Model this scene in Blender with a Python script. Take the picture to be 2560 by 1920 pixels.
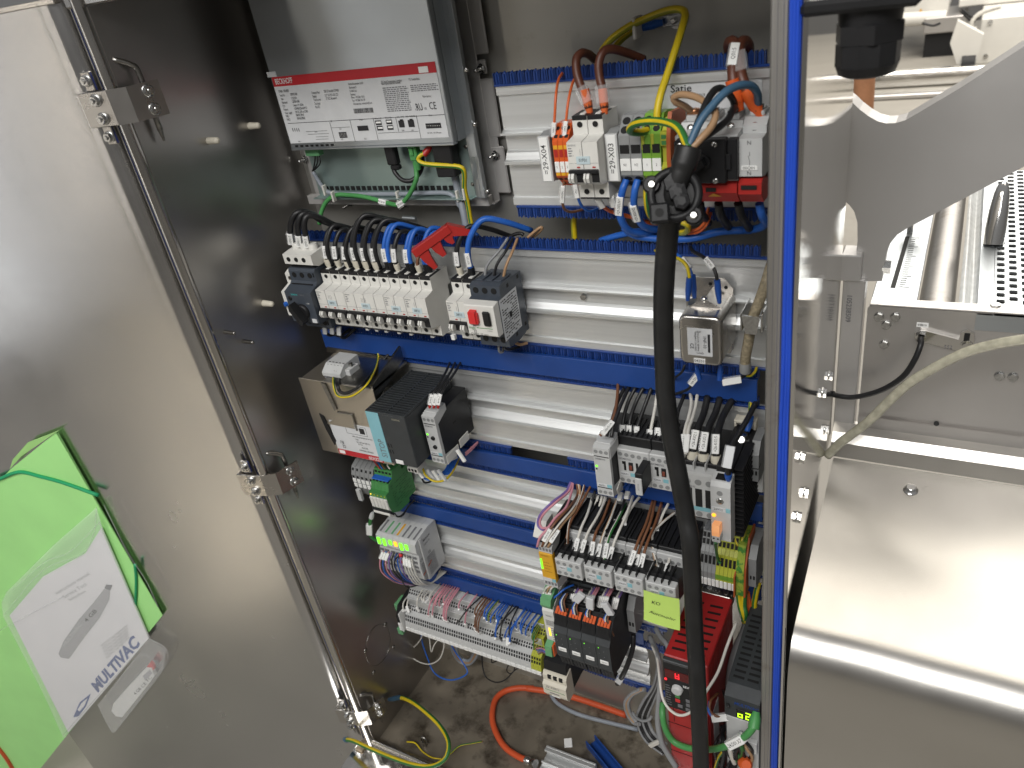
import bpy, math, random
from mathutils import Vector, Matrix
random.seed(7)
PI = math.pi
S = bpy.context.scene
COL = S.collection
for _o in list(bpy.data.objects):
    bpy.data.objects.remove(_o)

# ------------------------------------------------------------------ camera
# world: X to the right along the rails, Y into the cabinet (rail face at Y=0), Z up, metres
CR = ((0.87101676, 0.46672006, -0.15330427), (0.12075511, -0.50590523, -0.8540949), (-0.47618065, 0.72541869, -0.49701077))
CF, CC = 1906.6116, Vector((0.79371198, -0.81245099, 0.41736006))
cam = bpy.data.cameras.new('camera')
cam.lens = 36.0 * CF / 2560.0
cam.sensor_width = 36.0
cam.clip_start = 0.02
cam.clip_end = 100
cam.dof.use_dof = True
cam.dof.focus_distance = 1.08
cam.dof.aperture_fstop = 8.0
camo = bpy.data.objects.new('camera', cam)
COL.objects.link(camo)
camo.matrix_world = Matrix(((CR[0][0], -CR[1][0], -CR[2][0], CC.x), (CR[0][1], -CR[1][1], -CR[2][1], CC.y),
                            (CR[0][2], -CR[1][2], -CR[2][2], CC.z), (0, 0, 0, 1)))
S.camera = camo

# ------------------------------------------------------------------ world, lamps of the hall, added lamps for the door's reflections
W = bpy.data.worlds.new('World')
S.world = W
W.use_nodes = True
_n, _l = W.node_tree.nodes, W.node_tree.links
_n.clear()
_out = _n.new('ShaderNodeOutputWorld'); _bg = _n.new('ShaderNodeBackground')
_tc = _n.new('ShaderNodeTexCoord'); _sx = _n.new('ShaderNodeSeparateXYZ'); _rp = _n.new('ShaderNodeValToRGB'); _mr = _n.new('ShaderNodeMapRange')
_mr.inputs['From Min'].default_value = -1
_l.new(_tc.outputs['Generated'], _sx.inputs[0]); _l.new(_sx.outputs['Z'], _mr.inputs['Value']); _l.new(_mr.outputs[0], _rp.inputs[0])
_e = _rp.color_ramp.elements
_e[0].position = 0.30; _e[0].color = (0.30, 0.27, 0.22, 1)
_e[1].position = 0.80; _e[1].color = (0.80, 0.80, 0.80, 1)
_x = _e.new(0.52); _x.color = (0.42, 0.41, 0.40, 1)
_bg.inputs['Strength'].default_value = 0.35
_l.new(_rp.outputs[0], _bg.inputs['Color']); _l.new(_bg.outputs[0], _out.inputs[0])

def area(name, loc, target, sx, sy, power, col):
    l = bpy.data.lights.new(name, 'AREA')
    l.shape = 'RECTANGLE'; l.size = sx; l.size_y = sy; l.energy = power; l.color = col
    o = bpy.data.objects.new(name, l)
    COL.objects.link(o)
    o.location = loc
    o.rotation_euler = (Vector(target) - Vector(loc)).to_track_quat('-Z', 'Y').to_euler()
    return o
area('hall_light', (0.5, -2.5, 2.2), (0.3, 0.0, -0.3), 2.4, 1.2, 98, (1.0, 0.985, 0.96))
area('door_glare_lamp', (-2.45, -3.75, 0.35), (-0.2, -0.2, 0.2), 0.16, 2.2, 4.5, (1.0, 0.91, 0.78))  # added tall strip lamp, makes the warm streak mirrored near the hinge
area('door_glare_lamp', (-3.35, -3.15, -0.25), (-0.4, -0.2, 0.0), 0.95, 1.9, 7.5, (0.95, 0.97, 1.0))  # added broad lamp out of view, makes the pale band on the door
_b = area('floor_strip_lamp', (-2.57, -4.0, 1.1), (-2.57, -4.0, -1.46), 6.6, 0.20, 26, (1.0, 0.92, 0.78))  # added narrow lamp, brightens a strip of floor for the door to mirror
_b.rotation_euler = (0, 0, math.atan2(0.848, 0.53)); _b.data.spread = math.radians(16)
area('hall_light', (1.05, 0.75, 1.9), (1.0, 0.2, -0.2), 2.0, 1.0, 20, (1.0, 0.93, 0.82))
area('hall_light', (2.2, 7.0, 3.2), (1.8, 7.3, -1.4), 7.0, 5.5, 720, (1.0, 0.95, 0.87))

S.view_settings.view_transform = 'Standard'
S.view_settings.look = 'None'
S.view_settings.exposure = 0.0
S.view_settings.gamma = 1.0
S.render.engine = 'CYCLES'
S.cycles.max_bounces = 7
S.cycles.glossy_bounces = 5
S.cycles.diffuse_bounces = 3
S.cycles.transparent_max_bounces = 10
S.cycles.use_denoising = True

# ------------------------------------------------------------------ pixel -> place (2560 x 1920 photograph)
def ray(x, y):
    a, b = (x - 1280) / CF, (y - 960) / CF
    return Vector(tuple(CR[0][i] * a + CR[1][i] * b + CR[2][i] for i in range(3)))
def at(x, y, Y=None, X=None, Zz=None):
    r = ray(x, y)
    t = (Y - CC.y) / r.y if Y is not None else (X - CC.x) / r.x if X is not None else (Zz - CC.z) / r.z
    return CC + r * t
ZM = {'1': (0, 0, 2.592), '2': (600, 0, 2.592), '3': (1200, 0, 2.592), '4': (1900, 0, 2.592), '5': (680, 480, 3.253), '6': (1280, 540, 3.253),
      '7': (720, 840, 3.607), '8': (1280, 940, 3.253), 'a': (860, 1220, 3.319), 'b': (1300, 1180, 3.191), 'c': (1300, 1560, 3.3515),
      'd': (740, 1500, 3.3515), 'e': (0, 1040, 1.885), 'f': (400, 640, 2.765), 'g': (1900, 600, 2.592), 'h': (1900, 1200, 2.305),
      'A': (780, 640, 5.53), 'B': (1700, 600, 4.147), 'C': (1100, 860, 2.765), 'D': (1820, 1000, 4.147), 'E': (680, 0, 3.19)}
def U(k, x, y, **kw):
    o = ZM[k]
    return at(o[0] + x / o[2], o[1] + y / o[2], **kw)

# ------------------------------------------------------------------ materials
MATS = {}
def mat(name, col, rough=0.5, metal=0.0, noise=0.08, nscale=60.0, bump=0.0, bscale=200.0, stretch=(1, 1, 1), spec=0.5, emit=None, estr=0.0,
        trans=0.0, alpha=1.0, rvar=0.0, ior=1.45, dirt=None):
    m = bpy.data.materials.new(name)
    m.use_nodes = True
    nt = m.node_tree; N = nt.nodes; L = nt.links
    b = N['Principled BSDF']
    b.inputs['Roughness'].default_value = rough
    b.inputs['Metallic'].default_value = metal
    b.inputs['Specular IOR Level'].default_value = spec
    b.inputs['IOR'].default_value = ior
    b.inputs['Transmission Weight'].default_value = trans
    b.inputs['Alpha'].default_value = alpha
    b.inputs['Base Color'].default_value = (*col, 1)
    if emit:
        b.inputs['Emission Color'].default_value = (*emit, 1)
        b.inputs['Emission Strength'].default_value = estr
    tc = N.new('ShaderNodeTexCoord'); mp = N.new('ShaderNodeMapping')
    mp.inputs['Scale'].default_value = stretch
    L.new(tc.outputs['Object'], mp.inputs[0])
    if noise or rvar:
        t = N.new('ShaderNodeTexNoise'); t.inputs['Scale'].default_value = nscale; t.inputs['Detail'].default_value = 5
        L.new(mp.outputs[0], t.inputs['Vector'])
        if noise:
            mr = N.new('ShaderNodeMapRange')
            mr.inputs['From Min'].default_value = 0.25; mr.inputs['From Max'].default_value = 0.75
            mr.inputs['To Min'].default_value = 1 - noise; mr.inputs['To Max'].default_value = 1 + noise
            L.new(t.outputs['Fac'], mr.inputs[0])
            mx = N.new('ShaderNodeVectorMath'); mx.operation = 'SCALE'
            mx.inputs[0].default_value = col
            L.new(mr.outputs[0], mx.inputs['Scale'])
            src = mx.outputs[0]
            if dirt:
                t2 = N.new('ShaderNodeTexNoise'); t2.inputs['Scale'].default_value = dirt[0]; t2.inputs['Detail'].default_value = 8; t2.inputs['Roughness'].default_value = 0.65
                L.new(tc.outputs['Object'], t2.inputs['Vector'])
                r2 = N.new('ShaderNodeValToRGB'); r2.color_ramp.elements[0].position = dirt[1]; r2.color_ramp.elements[1].position = dirt[2]
                L.new(t2.outputs['Fac'], r2.inputs[0])
                mm = N.new('ShaderNodeMix'); mm.data_type = 'RGBA'
                L.new(r2.outputs[0], mm.inputs['Factor']); L.new(src, mm.inputs['A']); mm.inputs['B'].default_value = (*dirt[3], 1)
                src = mm.outputs['Result']
            L.new(src, b.inputs['Base Color'])
        if rvar:
            m2 = N.new('ShaderNodeMapRange')
            m2.inputs['From Min'].default_value = 0.25; m2.inputs['From Max'].default_value = 0.75
            m2.inputs['To Min'].default_value = rough - rvar; m2.inputs['To Max'].default_value = rough + rvar
            L.new(t.outputs['Fac'], m2.inputs[0]); L.new(m2.outputs[0], b.inputs['Roughness'])
    if bump:
        t3 = N.new('ShaderNodeTexNoise'); t3.inputs['Scale'].default_value = bscale; t3.inputs['Detail'].default_value = 3
        L.new(mp.outputs[0], t3.inputs['Vector'])
        bp = N.new('ShaderNodeBump'); bp.inputs['Strength'].default_value = bump; bp.inputs['Distance'].default_value = 0.001
        L.new(t3.outputs['Fac'], bp.inputs['Height']); L.new(bp.outputs[0], b.inputs['Normal'])
    MATS[name] = m
    return m
mat('white_plastic', (0.66, 0.65, 0.61), 0.42, noise=0.04, bump=0.05, bscale=900)
mat('light_grey_plastic', (0.50, 0.505, 0.50), 0.45, noise=0.05, bump=0.06, bscale=900)
mat('ivory_plastic', (0.64, 0.60, 0.50), 0.45, noise=0.05)
mat('grey_plastic', (0.235, 0.24, 0.24), 0.5, noise=0.06, bump=0.06, bscale=900)
mat('dark_slate', (0.050, 0.060, 0.076), 0.42, noise=0.08, bump=0.08, bscale=1200)
mat('anthracite', (0.036, 0.040, 0.043), 0.45, noise=0.12, bump=0.08, bscale=1200, dirt=(18, 0.60, 0.80, (0.07, 0.072, 0.072)))
mat('black_plastic', (0.013, 0.013, 0.014), 0.46, spec=0.35, noise=0.15, bump=0.08, bscale=1200)
mat('hole', (0.006, 0.006, 0.006), 0.7, noise=0)
mat('black_rubber', (0.013, 0.013, 0.013), 0.48, noise=0.3, nscale=30, bump=0.12, bscale=150, rvar=0.08)
mat('blue_duct', (0.012, 0.054, 0.235), 0.42, noise=0.10, nscale=25, bump=0.05, bscale=500)
mat('blue_comb', (0.010, 0.042, 0.20), 0.40, noise=0.10)
mat('teal_band', (0.22, 0.46, 0.52), 0.5, noise=0.04)
mat('teal_print', (0.05, 0.42, 0.42), 0.5, noise=0)
mat('red_plastic', (0.38, 0.022, 0.018), 0.38, noise=0.08)
mat('red_label', (0.48, 0.022, 0.030), 0.5, noise=0.03)
mat('red_paint', (0.36, 0.020, 0.020), 0.42, noise=0.08, bump=0.05, bscale=700)
mat('red_bright', (0.62, 0.03, 0.03), 0.4, noise=0.03)
mat('orange_plastic', (0.62, 0.10, 0.018), 0.42, noise=0.05)
mat('orange_hose', (0.58, 0.085, 0.025), 0.5, noise=0.12, nscale=20)
mat('yellow_plastic', (0.68, 0.36, 0.020), 0.45, noise=0.05)
mat('green_plastic', (0.055, 0.22, 0.062), 0.45, noise=0.06)
mat('green_light', (0.13, 0.34, 0.16), 0.45, noise=0.05)
mat('green_terminal', (0.16, 0.33, 0.035), 0.45, noise=0.05)
mat('yellow_green', (0.40, 0.42, 0.04), 0.45, noise=0.05)
mat('label_white', (0.80, 0.80, 0.78), 0.5, noise=0.03)
mat('label_aged', (0.66, 0.65, 0.61), 0.45, noise=0.05)
mat('label_silver', (0.60, 0.61, 0.62), 0.4, noise=0.04)
mat('label_blue', (0.50, 0.60, 0.63), 0.4, noise=0.03)
mat('ink', (0.020, 0.020, 0.022), 0.6, noise=0)
mat('ink_grey', (0.16, 0.16, 0.17), 0.6, noise=0)
mat('ink_white', (0.75, 0.75, 0.74), 0.6, noise=0)
mat('ink_blue', (0.012, 0.06, 0.28), 0.6, noise=0)
mat('steel_screw', (0.55, 0.55, 0.54), 0.25, metal=1, noise=0.2, nscale=300)
mat('dark_steel', (0.30, 0.29, 0.27), 0.3, metal=1, noise=0.2, nscale=200)
mat('copper', (0.60, 0.30, 0.16), 0.35, metal=1, noise=0.1)
# brushed aluminium profile: long drawing marks along X
mat('aluminium', (0.70, 0.71, 0.705), 0.41, metal=0.72, noise=0.07, nscale=14, bump=0.10, bscale=60, stretch=(0.12, 14, 14), rvar=0.07)
mat('aluminium_frame', (0.40, 0.385, 0.365), 0.42, metal=0.85, noise=0.10, nscale=10, bump=0.05, bscale=60, stretch=(14, 14, 0.2), rvar=0.06, dirt=(30, 0.58, 0.75, (0.30, 0.27, 0.23)))
mat('zinc_sheet', (0.47, 0.50, 0.52), 0.36, metal=0.9, noise=0.06, nscale=9, bump=0.05, bscale=700, rvar=0.06)
mat('zinc_green', (0.36, 0.46, 0.44), 0.38, metal=0.75, noise=0.06, nscale=9, bump=0.04, bscale=700)
mat('cabinet_sheet', (0.44, 0.43, 0.40), 0.42, metal=0.75, noise=0.10, nscale=5, bump=0.07, bscale=30, rvar=0.08, dirt=(26, 0.60, 0.82, (0.27, 0.25, 0.21)))
mat('side_sheet', (0.42, 0.405, 0.39), 0.32, metal=0.95, noise=0.14, nscale=4, bump=0.05, bscale=20, rvar=0.08, dirt=(20, 0.66, 0.9, (0.30, 0.27, 0.24)))
mat('floor_sheet', (0.27, 0.235, 0.185), 0.50, metal=0.65, noise=0.30, nscale=14, bump=0.12, bscale=120, rvar=0.12, dirt=(16, 0.50, 0.66, (0.085, 0.070, 0.052)))
# stainless sheet with brushing and slow waviness, so that it mirrors the hall in soft distorted patches
def stainless(name, col, rough, bstretch, bstr=0.10, wave=0.25, wscale=3.0, smudge=0.07, streak=None):
    m = mat(name, col, rough, metal=1.0, noise=0.06, nscale=3.5, rvar=0.0)
    nt = m.node_tree; N = nt.nodes; L = nt.links; b = N['Principled BSDF']
    tc = N.new('ShaderNodeTexCoord')
    mp = N.new('ShaderNodeMapping'); mp.inputs['Scale'].default_value = bstretch
    L.new(tc.outputs['Object'], mp.inputs[0])
    g = N.new('ShaderNodeTexNoise'); g.inputs['Scale'].default_value = 60; g.inputs['Detail'].default_value = 4
    L.new(mp.outputs[0], g.inputs['Vector'])
    w = N.new('ShaderNodeTexNoise'); w.inputs['Scale'].default_value = wscale; w.inputs['Detail'].default_value = 1
    L.new(tc.outputs['Object'], w.inputs['Vector'])
    b1 = N.new('ShaderNodeBump'); b1.inputs['Strength'].default_value = wave; b1.inputs['Distance'].default_value = 0.02
    L.new(w.outputs['Fac'], b1.inputs['Height'])
    b2 = N.new('ShaderNodeBump'); b2.inputs['Strength'].default_value = bstr; b2.inputs['Distance'].default_value = 0.0006
    L.new(g.outputs['Fac'], b2.inputs['Height']); L.new(b1.outputs[0], b2.inputs['Normal'])
    L.new(b2.outputs[0], b.inputs['Normal'])
    sm = N.new('ShaderNodeTexNoise'); sm.inputs['Scale'].default_value = 7; sm.inputs['Detail'].default_value = 7; sm.inputs['Roughness'].default_value = 0.6
    L.new(tc.outputs['Object'], sm.inputs['Vector'])
    r = N.new('ShaderNodeMapRange'); r.inputs['From Min'].default_value = 0.3; r.inputs['From Max'].default_value = 0.7
    r.inputs['To Min'].default_value = rough - smudge; r.inputs['To Max'].default_value = rough + smudge
    L.new(sm.outputs['Fac'], r.inputs[0]); L.new(r.outputs[0], b.inputs['Roughness'])
    return m
stainless('door_sheet', (0.57, 0.565, 0.56), 0.235, (30, 30, 0.6), bstr=0.075, wave=0.14, wscale=2.4, smudge=0.05)
stainless('tube_steel', (0.55, 0.53, 0.50), 0.20, (30, 30, 0.4), bstr=0.05, wave=0.03)
stainless('mirror_wall', (0.78, 0.77, 0.75), 0.05, (30, 30, 0.5), bstr=0.03, wave=0.0, smudge=0.02)
stainless('cover_sheet', (0.58, 0.56, 0.525), 0.31, (25, 0.8, 25), bstr=0.20, wave=0.50, wscale=5.0, smudge=0.04)
stainless('machine_plate', (0.48, 0.46, 0.44), 0.33, (1, 30, 30), bstr=0.08, wave=0.04)
stainless('bracket_steel', (0.56, 0.545, 0.53), 0.42, (12, 12, 12), bstr=0.10, wave=0.02)
stainless('polished', (0.72, 0.71, 0.69), 0.12, (20, 20, 20), bstr=0.03, wave=0.02)
stainless('hinge_steel', (0.50, 0.48, 0.455), 0.26, (2, 30, 30), bstr=0.06, wave=0.02)

for _k, _v in (('bracket_steel', 0.55), ('machine_plate', 0.7)):
    MATS[_k].node_tree.nodes['Principled BSDF'].inputs['Metallic'].default_value = _v
def wiremat(name, c, r=0.42):
    return mat('wire_' + name, c, r, noise=0.10, nscale=40)
wiremat('black', (0.014, 0.014, 0.015)); wiremat('blue', (0.020, 0.115, 0.47)); wiremat('darkblue', (0.012, 0.05, 0.22)); wiremat('white', (0.62, 0.60, 0.55))
wiremat('brown', (0.17, 0.072, 0.034)); wiremat('pink', (0.58, 0.25, 0.30)); wiremat('violet', (0.20, 0.13, 0.36)); wiremat('grey', (0.24, 0.245, 0.25))
wiremat('orange', (0.60, 0.12, 0.03)); wiremat('yellow', (0.60, 0.45, 0.012)); wiremat('green', (0.028, 0.15, 0.035)); wiremat('red', (0.45, 0.03, 0.03))
wiremat('ethernet', (0.065, 0.26, 0.075)); wiremat('cablegrey', (0.25, 0.275, 0.31)); wiremat('darkbrown', (0.10, 0.032, 0.018)); wiremat('slateblue', (0.05, 0.115, 0.19))
wiremat('tan', (0.36, 0.22, 0.12)); wiremat('lightgreen', (0.30, 0.55, 0.34)); wiremat('olive', (0.30, 0.30, 0.03))
mat('ferrule_cream', (0.62, 0.58, 0.48), 0.45, noise=0.03)
mat('ferrule_blue', (0.012, 0.07, 0.32), 0.4, noise=0.03)
mat('cable_tie', (0.62, 0.60, 0.55), 0.4, noise=0.03)
mat('clear_film', (0.86, 0.87, 0.87), 0.08, noise=0, trans=0.0, alpha=0.20, spec=0.8)
mat('bag_film', (0.86, 0.87, 0.87), 0.12, noise=0, alpha=0.18, spec=0.7, bump=0.5, bscale=25)
mat('clear_hose', (0.42, 0.40, 0.31), 0.18, noise=0.25, nscale=120, bump=0.15, bscale=220)
mat('braid_hose', (0.25, 0.21, 0.14), 0.2, noise=0.4, nscale=260, bump=0.3, bscale=300)
def led(name, c, s):
    return mat('led_' + name, tuple(x * 0.3 for x in c), 0.4, noise=0, emit=c, estr=s)
led('green', (0.20, 1.0, 0.03), 1.6); led('orange', (1.0, 0.38, 0.02), 2.2); led('red', (1.0, 0.02, 0.03), 1.6); led('yellow', (1.0, 0.65, 0.05), 1.6); led('digit', (0.55, 1.0, 0.02), 1.8)
mat('lit_orange', (0.75, 0.40, 0.20), 0.4, noise=0, emit=(1.0, 0.35, 0.10), estr=0.35)
mat('sticky_paper', (0.50, 0.70, 0.15), 0.7, noise=0.02)
mat('folder_green', (0.42, 0.86, 0.30), 0.42, noise=0.06, nscale=8, bump=0.08, bscale=12)
mat('folder_band', (0.012, 0.33, 0.13), 0.5, noise=0.05)
mat('paper', (0.88, 0.87, 0.89), 0.7, noise=0.03, nscale=9)
mat('print_grey', (0.42, 0.42, 0.43), 0.6, noise=0.05)
mat('skin', (0.50, 0.235, 0.12), 0.5, noise=0.12, nscale=50, bump=0.25, bscale=160)
mat('hall_floor', (0.31, 0.29, 0.255), 0.45, noise=0.10, nscale=3, dirt=(5, 0.55, 0.8, (0.24, 0.22, 0.19)))
mat('machine_white', (0.70, 0.68, 0.63), 0.4, noise=0.04, nscale=5)
mat('cream_tape', (0.55, 0.50, 0.40), 0.6, noise=0.05)

# ------------------------------------------------------------------ mesh building
class MB:
    def __init__(s):
        s.v = []; s.f = []; s.m = []; s.sm = []
    def add(s, vs, fs, mi=0, smooth=False):
        o = len(s.v)
        s.v += [tuple(p) for p in vs]
        for f in fs:
            s.f.append(tuple(i + o for i in f)); s.m.append(mi); s.sm.append(smooth)
        return s
    def box(s, x0, x1, y0, y1, z0, z1, c=None, mi=0):
        """box with chamfered edges"""
        if x0 > x1: x0, x1 = x1, x0
        if y0 > y1: y0, y1 = y1, y0
        if z0 > z1: z0, z1 = z1, z0
        mn = min(x1 - x0, y1 - y0, z1 - z0)
        if c is None: c = min(0.0006, mn * 0.2)
        c = min(c, mn * 0.45)
        if c <= 0 or mn < 0.0004:
            vs = [(x, y, z) for x in (x0, x1) for y in (y0, y1) for z in (z0, z1)]
            return s.add(vs, [(0, 1, 3, 2), (4, 6, 7, 5), (0, 4, 5, 1), (2, 3, 7, 6), (0, 2, 6, 4), (1, 5, 7, 3)], mi)
        V = {}; vs = []
        X, Y, Z = (x0, x1), (y0, y1), (z0, z1)
        sg = (1, -1)
        for i in (0, 1):
            for j in (0, 1):
                for k in (0, 1):
                    for a in (0, 1, 2):
                        p = [X[i], Y[j], Z[k]]
                        for b in (0, 1, 2):
                            if b != a: p[b] += c * sg[(i, j, k)[b]]
                        V[(i, j, k, a)] = len(vs); vs.append(tuple(p))
        fs = []
        for a in (0, 1, 2):
            b, d = (a + 1) % 3, (a + 2) % 3
            for e in (0, 1):
                def key(q, r, ax):
                    t = [0, 0, 0]; t[a] = e; t[b] = q; t[d] = r
                    return V[(t[0], t[1], t[2], ax)]
                q = [key(0, 0, a), key(1, 0, a), key(1, 1, a), key(0, 1, a)]
                fs.append(tuple(q if e else q[::-1]))
        for a in (0, 1, 2):      # edges parallel to axis a
            b, d = (a + 1) % 3, (a + 2) % 3
            for q in (0, 1):
                for r in (0, 1):
                    def k2(e, ax):
                        t = [0, 0, 0]; t[a] = e; t[b] = q; t[d] = r
                        return V[(t[0], t[1], t[2], ax)]
                    f = [k2(0, b), k2(1, b), k2(1, d), k2(0, d)]
                    fs.append(tuple(f if (q ^ r) == 0 else f[::-1]))
        for i in (0, 1):
            for j in (0, 1):
                for k in (0, 1):
                    f = [V[(i, j, k, 0)], V[(i, j, k, 1)], V[(i, j, k, 2)]]
                    fs.append(tuple(f if (i + j + k) % 2 else f[::-1]))
        return s.add(vs, fs, mi)
    def prism(s, poly, a0, a1, axis='x', mi=0):
        """extrude a 2-D outline; axis x: outline is (y,z); y: (x,z); z: (x,y)"""
        n = len(poly)
        def P(p, a):
            return (a, p[0], p[1]) if axis == 'x' else (p[0], a, p[1]) if axis == 'y' else (p[0], p[1], a)
        vs = [P(p, a0) for p in poly] + [P(p, a1) for p in poly]
        fs = [tuple(range(n)), tuple(range(2 * n - 1, n - 1, -1))] + [(i, (i + 1) % n, n + (i + 1) % n, n + i)[::-1] for i in range(n)]
        return s.add(vs, fs, mi)
    def cyl(s, p0, p1, r0, r1=None, n=12, cap=True, mi=0, smooth=True):
        r1 = r0 if r1 is None else r1
        p0, p1 = Vector(p0), Vector(p1)
        d = (p1 - p0).normalized()
        u = d.orthogonal().normalized(); w = d.cross(u)
        vs = []
        for p, r in ((p0, r0), (p1, r1)):
            for i in range(n):
                t = 2 * PI * i / n
                vs.append(p + u * (r * math.cos(t)) + w * (r * math.sin(t)))
        s.add(vs, [(i, (i + 1) % n, n + (i + 1) % n, n + i) for i in range(n)], mi, smooth)
        if cap:
            s.add(vs, [tuple(range(n - 1, -1, -1)), tuple(range(n, 2 * n))], mi)
        return s
    def lathe(s, base, d, prof, n=16, mi=0, smooth=True):
        base, d = Vector(base), Vector(d).normalized()
        u = d.orthogonal().normalized(); w = d.cross(u)
        vs = []
        for h, r in prof:
            for i in range(n):
                t = 2 * PI * i / n
                vs.append(base + d * h + u * (r * math.cos(t)) + w * (r * math.sin(t)))
        k = len(prof)
        fs = [(a * n + i, a * n + (i + 1) % n, (a + 1) * n + (i + 1) % n, (a + 1) * n + i) for a in range(k - 1) for i in range(n)]
        s.add(vs, fs, mi, smooth)
        return s.add(vs, [tuple(range(n - 1, -1, -1)), tuple(range((k - 1) * n, k * n))], mi)
    def ball(s, c, r, n=10, k=6, mi=0, sc=(1, 1, 1)):
        prof = [(math.cos(PI * j / k), math.sin(PI * j / k)) for j in range(k + 1)]
        vs = []
        for h, q in prof:
            for i in range(n):
                t = 2 * PI * i / n
                vs.append((c[0] + r * sc[0] * q * math.cos(t), c[1] + r * sc[1] * q * math.sin(t), c[2] + r * sc[2] * h))
        return s.add(vs, [(a * n + i, (a + 1) * n + i, (a + 1) * n + (i + 1) % n, a * n + (i + 1) % n) for a in range(k) for i in range(n)], mi, True)
    def tube(s, pts, r, n=8, mats=None, twist=0.0, cap=True):
        """swept tube; r number or list; mats: material index per sector"""
        pts = [Vector(p) for p in pts]
        m = len(pts)
        rr = r if isinstance(r, (list, tuple)) else [r] * m
        T = [(pts[min(i + 1, m - 1)] - pts[max(i - 1, 0)]).normalized() for i in range(m)]
        u = T[0].orthogonal().normalized()
        vs = []
        for i in range(m):
            u = (u - T[i] * u.dot(T[i])).normalized()
            w = T[i].cross(u)
            for k in range(n):
                t = 2 * PI * k / n + twist * i
                vs.append(pts[i] + u * (rr[i] * math.cos(t)) + w * (rr[i] * math.sin(t)))
        o = len(s.v)
        s.v += [tuple(p) for p in vs]
        for i in range(m - 1):
            for k in range(n):
                s.f.append((o + i * n + k, o + i * n + (k + 1) % n, o + (i + 1) * n + (k + 1) % n, o + (i + 1) * n + k))
                s.m.append(mats[k % len(mats)] if mats else 0); s.sm.append(True)
        if cap:
            s.f.append(tuple(o + k for k in range(n - 1, -1, -1))); s.m.append(0); s.sm.append(False)
            s.f.append(tuple(o + (m - 1) * n + k for k in range(n))); s.m.append(0); s.sm.append(False)
        return s
    def xf(s, M):
        s.v = [tuple(M @ Vector(p)) for p in s.v]
        return s
    def quad(s, a, b, c, d, mi=0):
        return s.add([a, b, c, d], [(0, 1, 2, 3)], mi)
    def mesh(s, name, mats):
        me = bpy.data.meshes.new(name)
        me.from_pydata(s.v, [], s.f)
        for m in mats: me.materials.append(MATS[m])
        me.polygons.foreach_set('material_index', s.m)
        me.polygons.foreach_set('use_smooth', s.sm)
        me.update()
        return me
def spline(pts, k=6):
    pts = [Vector(p) for p in pts]
    if len(pts) < 3: return pts
    P = [pts[0] * 2 - pts[1]] + pts + [pts[-1] * 2 - pts[-2]]
    out = []
    for i in range(1, len(P) - 2):
        a, b, c, d = P[i - 1], P[i], P[i + 1], P[i + 2]
        for j in range(k):
            t = j / k
            out.append(0.5 * ((2 * b) + (c - a) * t + (2 * a - 5 * b + 4 * c - d) * t * t + (3 * b - a - 3 * c + d) * t ** 3))
    out.append(pts[-1])
    return out

# ------------------------------------------------------------------ things and parts
def link(o, parent=None):
    COL.objects.link(o)
    if parent is not None: o.parent = parent
    return o
def thing(name, label, cat, loc=(0, 0, 0), group=None, rot=None):
    o = bpy.data.objects.new(name, None)
    o.empty_display_size = 0.01
    link(o)
    o.location = loc
    if rot: o.rotation_euler = rot
    o['label'] = label; o['category'] = cat
    if group: o['group'] = group
    return o
def part(name, mb, mats, parent=None, label=None, loc=None):
    """one mesh object; mb is an MB or a ready mesh"""
    mats = [mats] if isinstance(mats, str) else mats
    me = mb.mesh(name, mats) if isinstance(mb, MB) else mb
    o = bpy.data.objects.new(name, me)
    link(o, parent)
    if loc: o.location = loc
    if label: o['label'] = label
    return o
def solo(name, mb, mats, label, cat, group=None):
    """a thing that is one mesh: its origin goes to its lowest point"""
    b = min(mb.v, key=lambda p: p[2])
    mb.v = [(p[0] - b[0], p[1] - b[1], p[2] - b[2]) for p in mb.v]
    o = part(name, mb, mats)
    o.location = b
    o['label'] = label; o['category'] = cat
    if group: o['group'] = group
    return o
TXT = {}
def textmesh(s, size, al='LEFT', bold=0.0, shear=0.0, xs=1.0):
    k = (s, size, al, bold, shear, xs)
    if k in TXT: return TXT[k]
    c = bpy.data.curves.new('lettering', 'FONT')
    c.body = s; c.size = size; c.align_x = al; c.align_y = 'CENTER'; c.offset = bold * size * 0.25; c.shear = shear
    c.resolution_u = 2; c.fill_mode = 'FRONT'
    o = bpy.data.objects.new('t', c)
    me = bpy.data.meshes.new_from_object(o)
    bpy.data.objects.remove(o); bpy.data.curves.remove(c)
    if xs != 1.0:
        for v in me.vertices: v.co.x *= xs
    me.name = 'lettering'
    TXT[k] = me
    return me
def text(parent, s, x, y, z, size, ink='ink', al='LEFT', rot=0.0, bold=0.0, shear=0.0, xs=1.0, M=None, name='lettering'):
    """lettering on a face that looks to -Y (or placed by matrix M in the parent's space)"""
    me = textmesh(s, size, al, bold, shear, xs)
    if not me.materials: me.materials.append(MATS[ink])
    elif me.materials[0] != MATS[ink]:
        me = me.copy(); me.materials[0] = MATS[ink]
    o = bpy.data.objects.new(name, me)
    link(o, parent)
    if M is None:
        M = Matrix.Translation((x, y, z)) @ Matrix.Rotation(PI / 2, 4, 'X') @ Matrix.Rotation(rot, 4, 'Z')
    o.matrix_local = M
    return o
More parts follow.
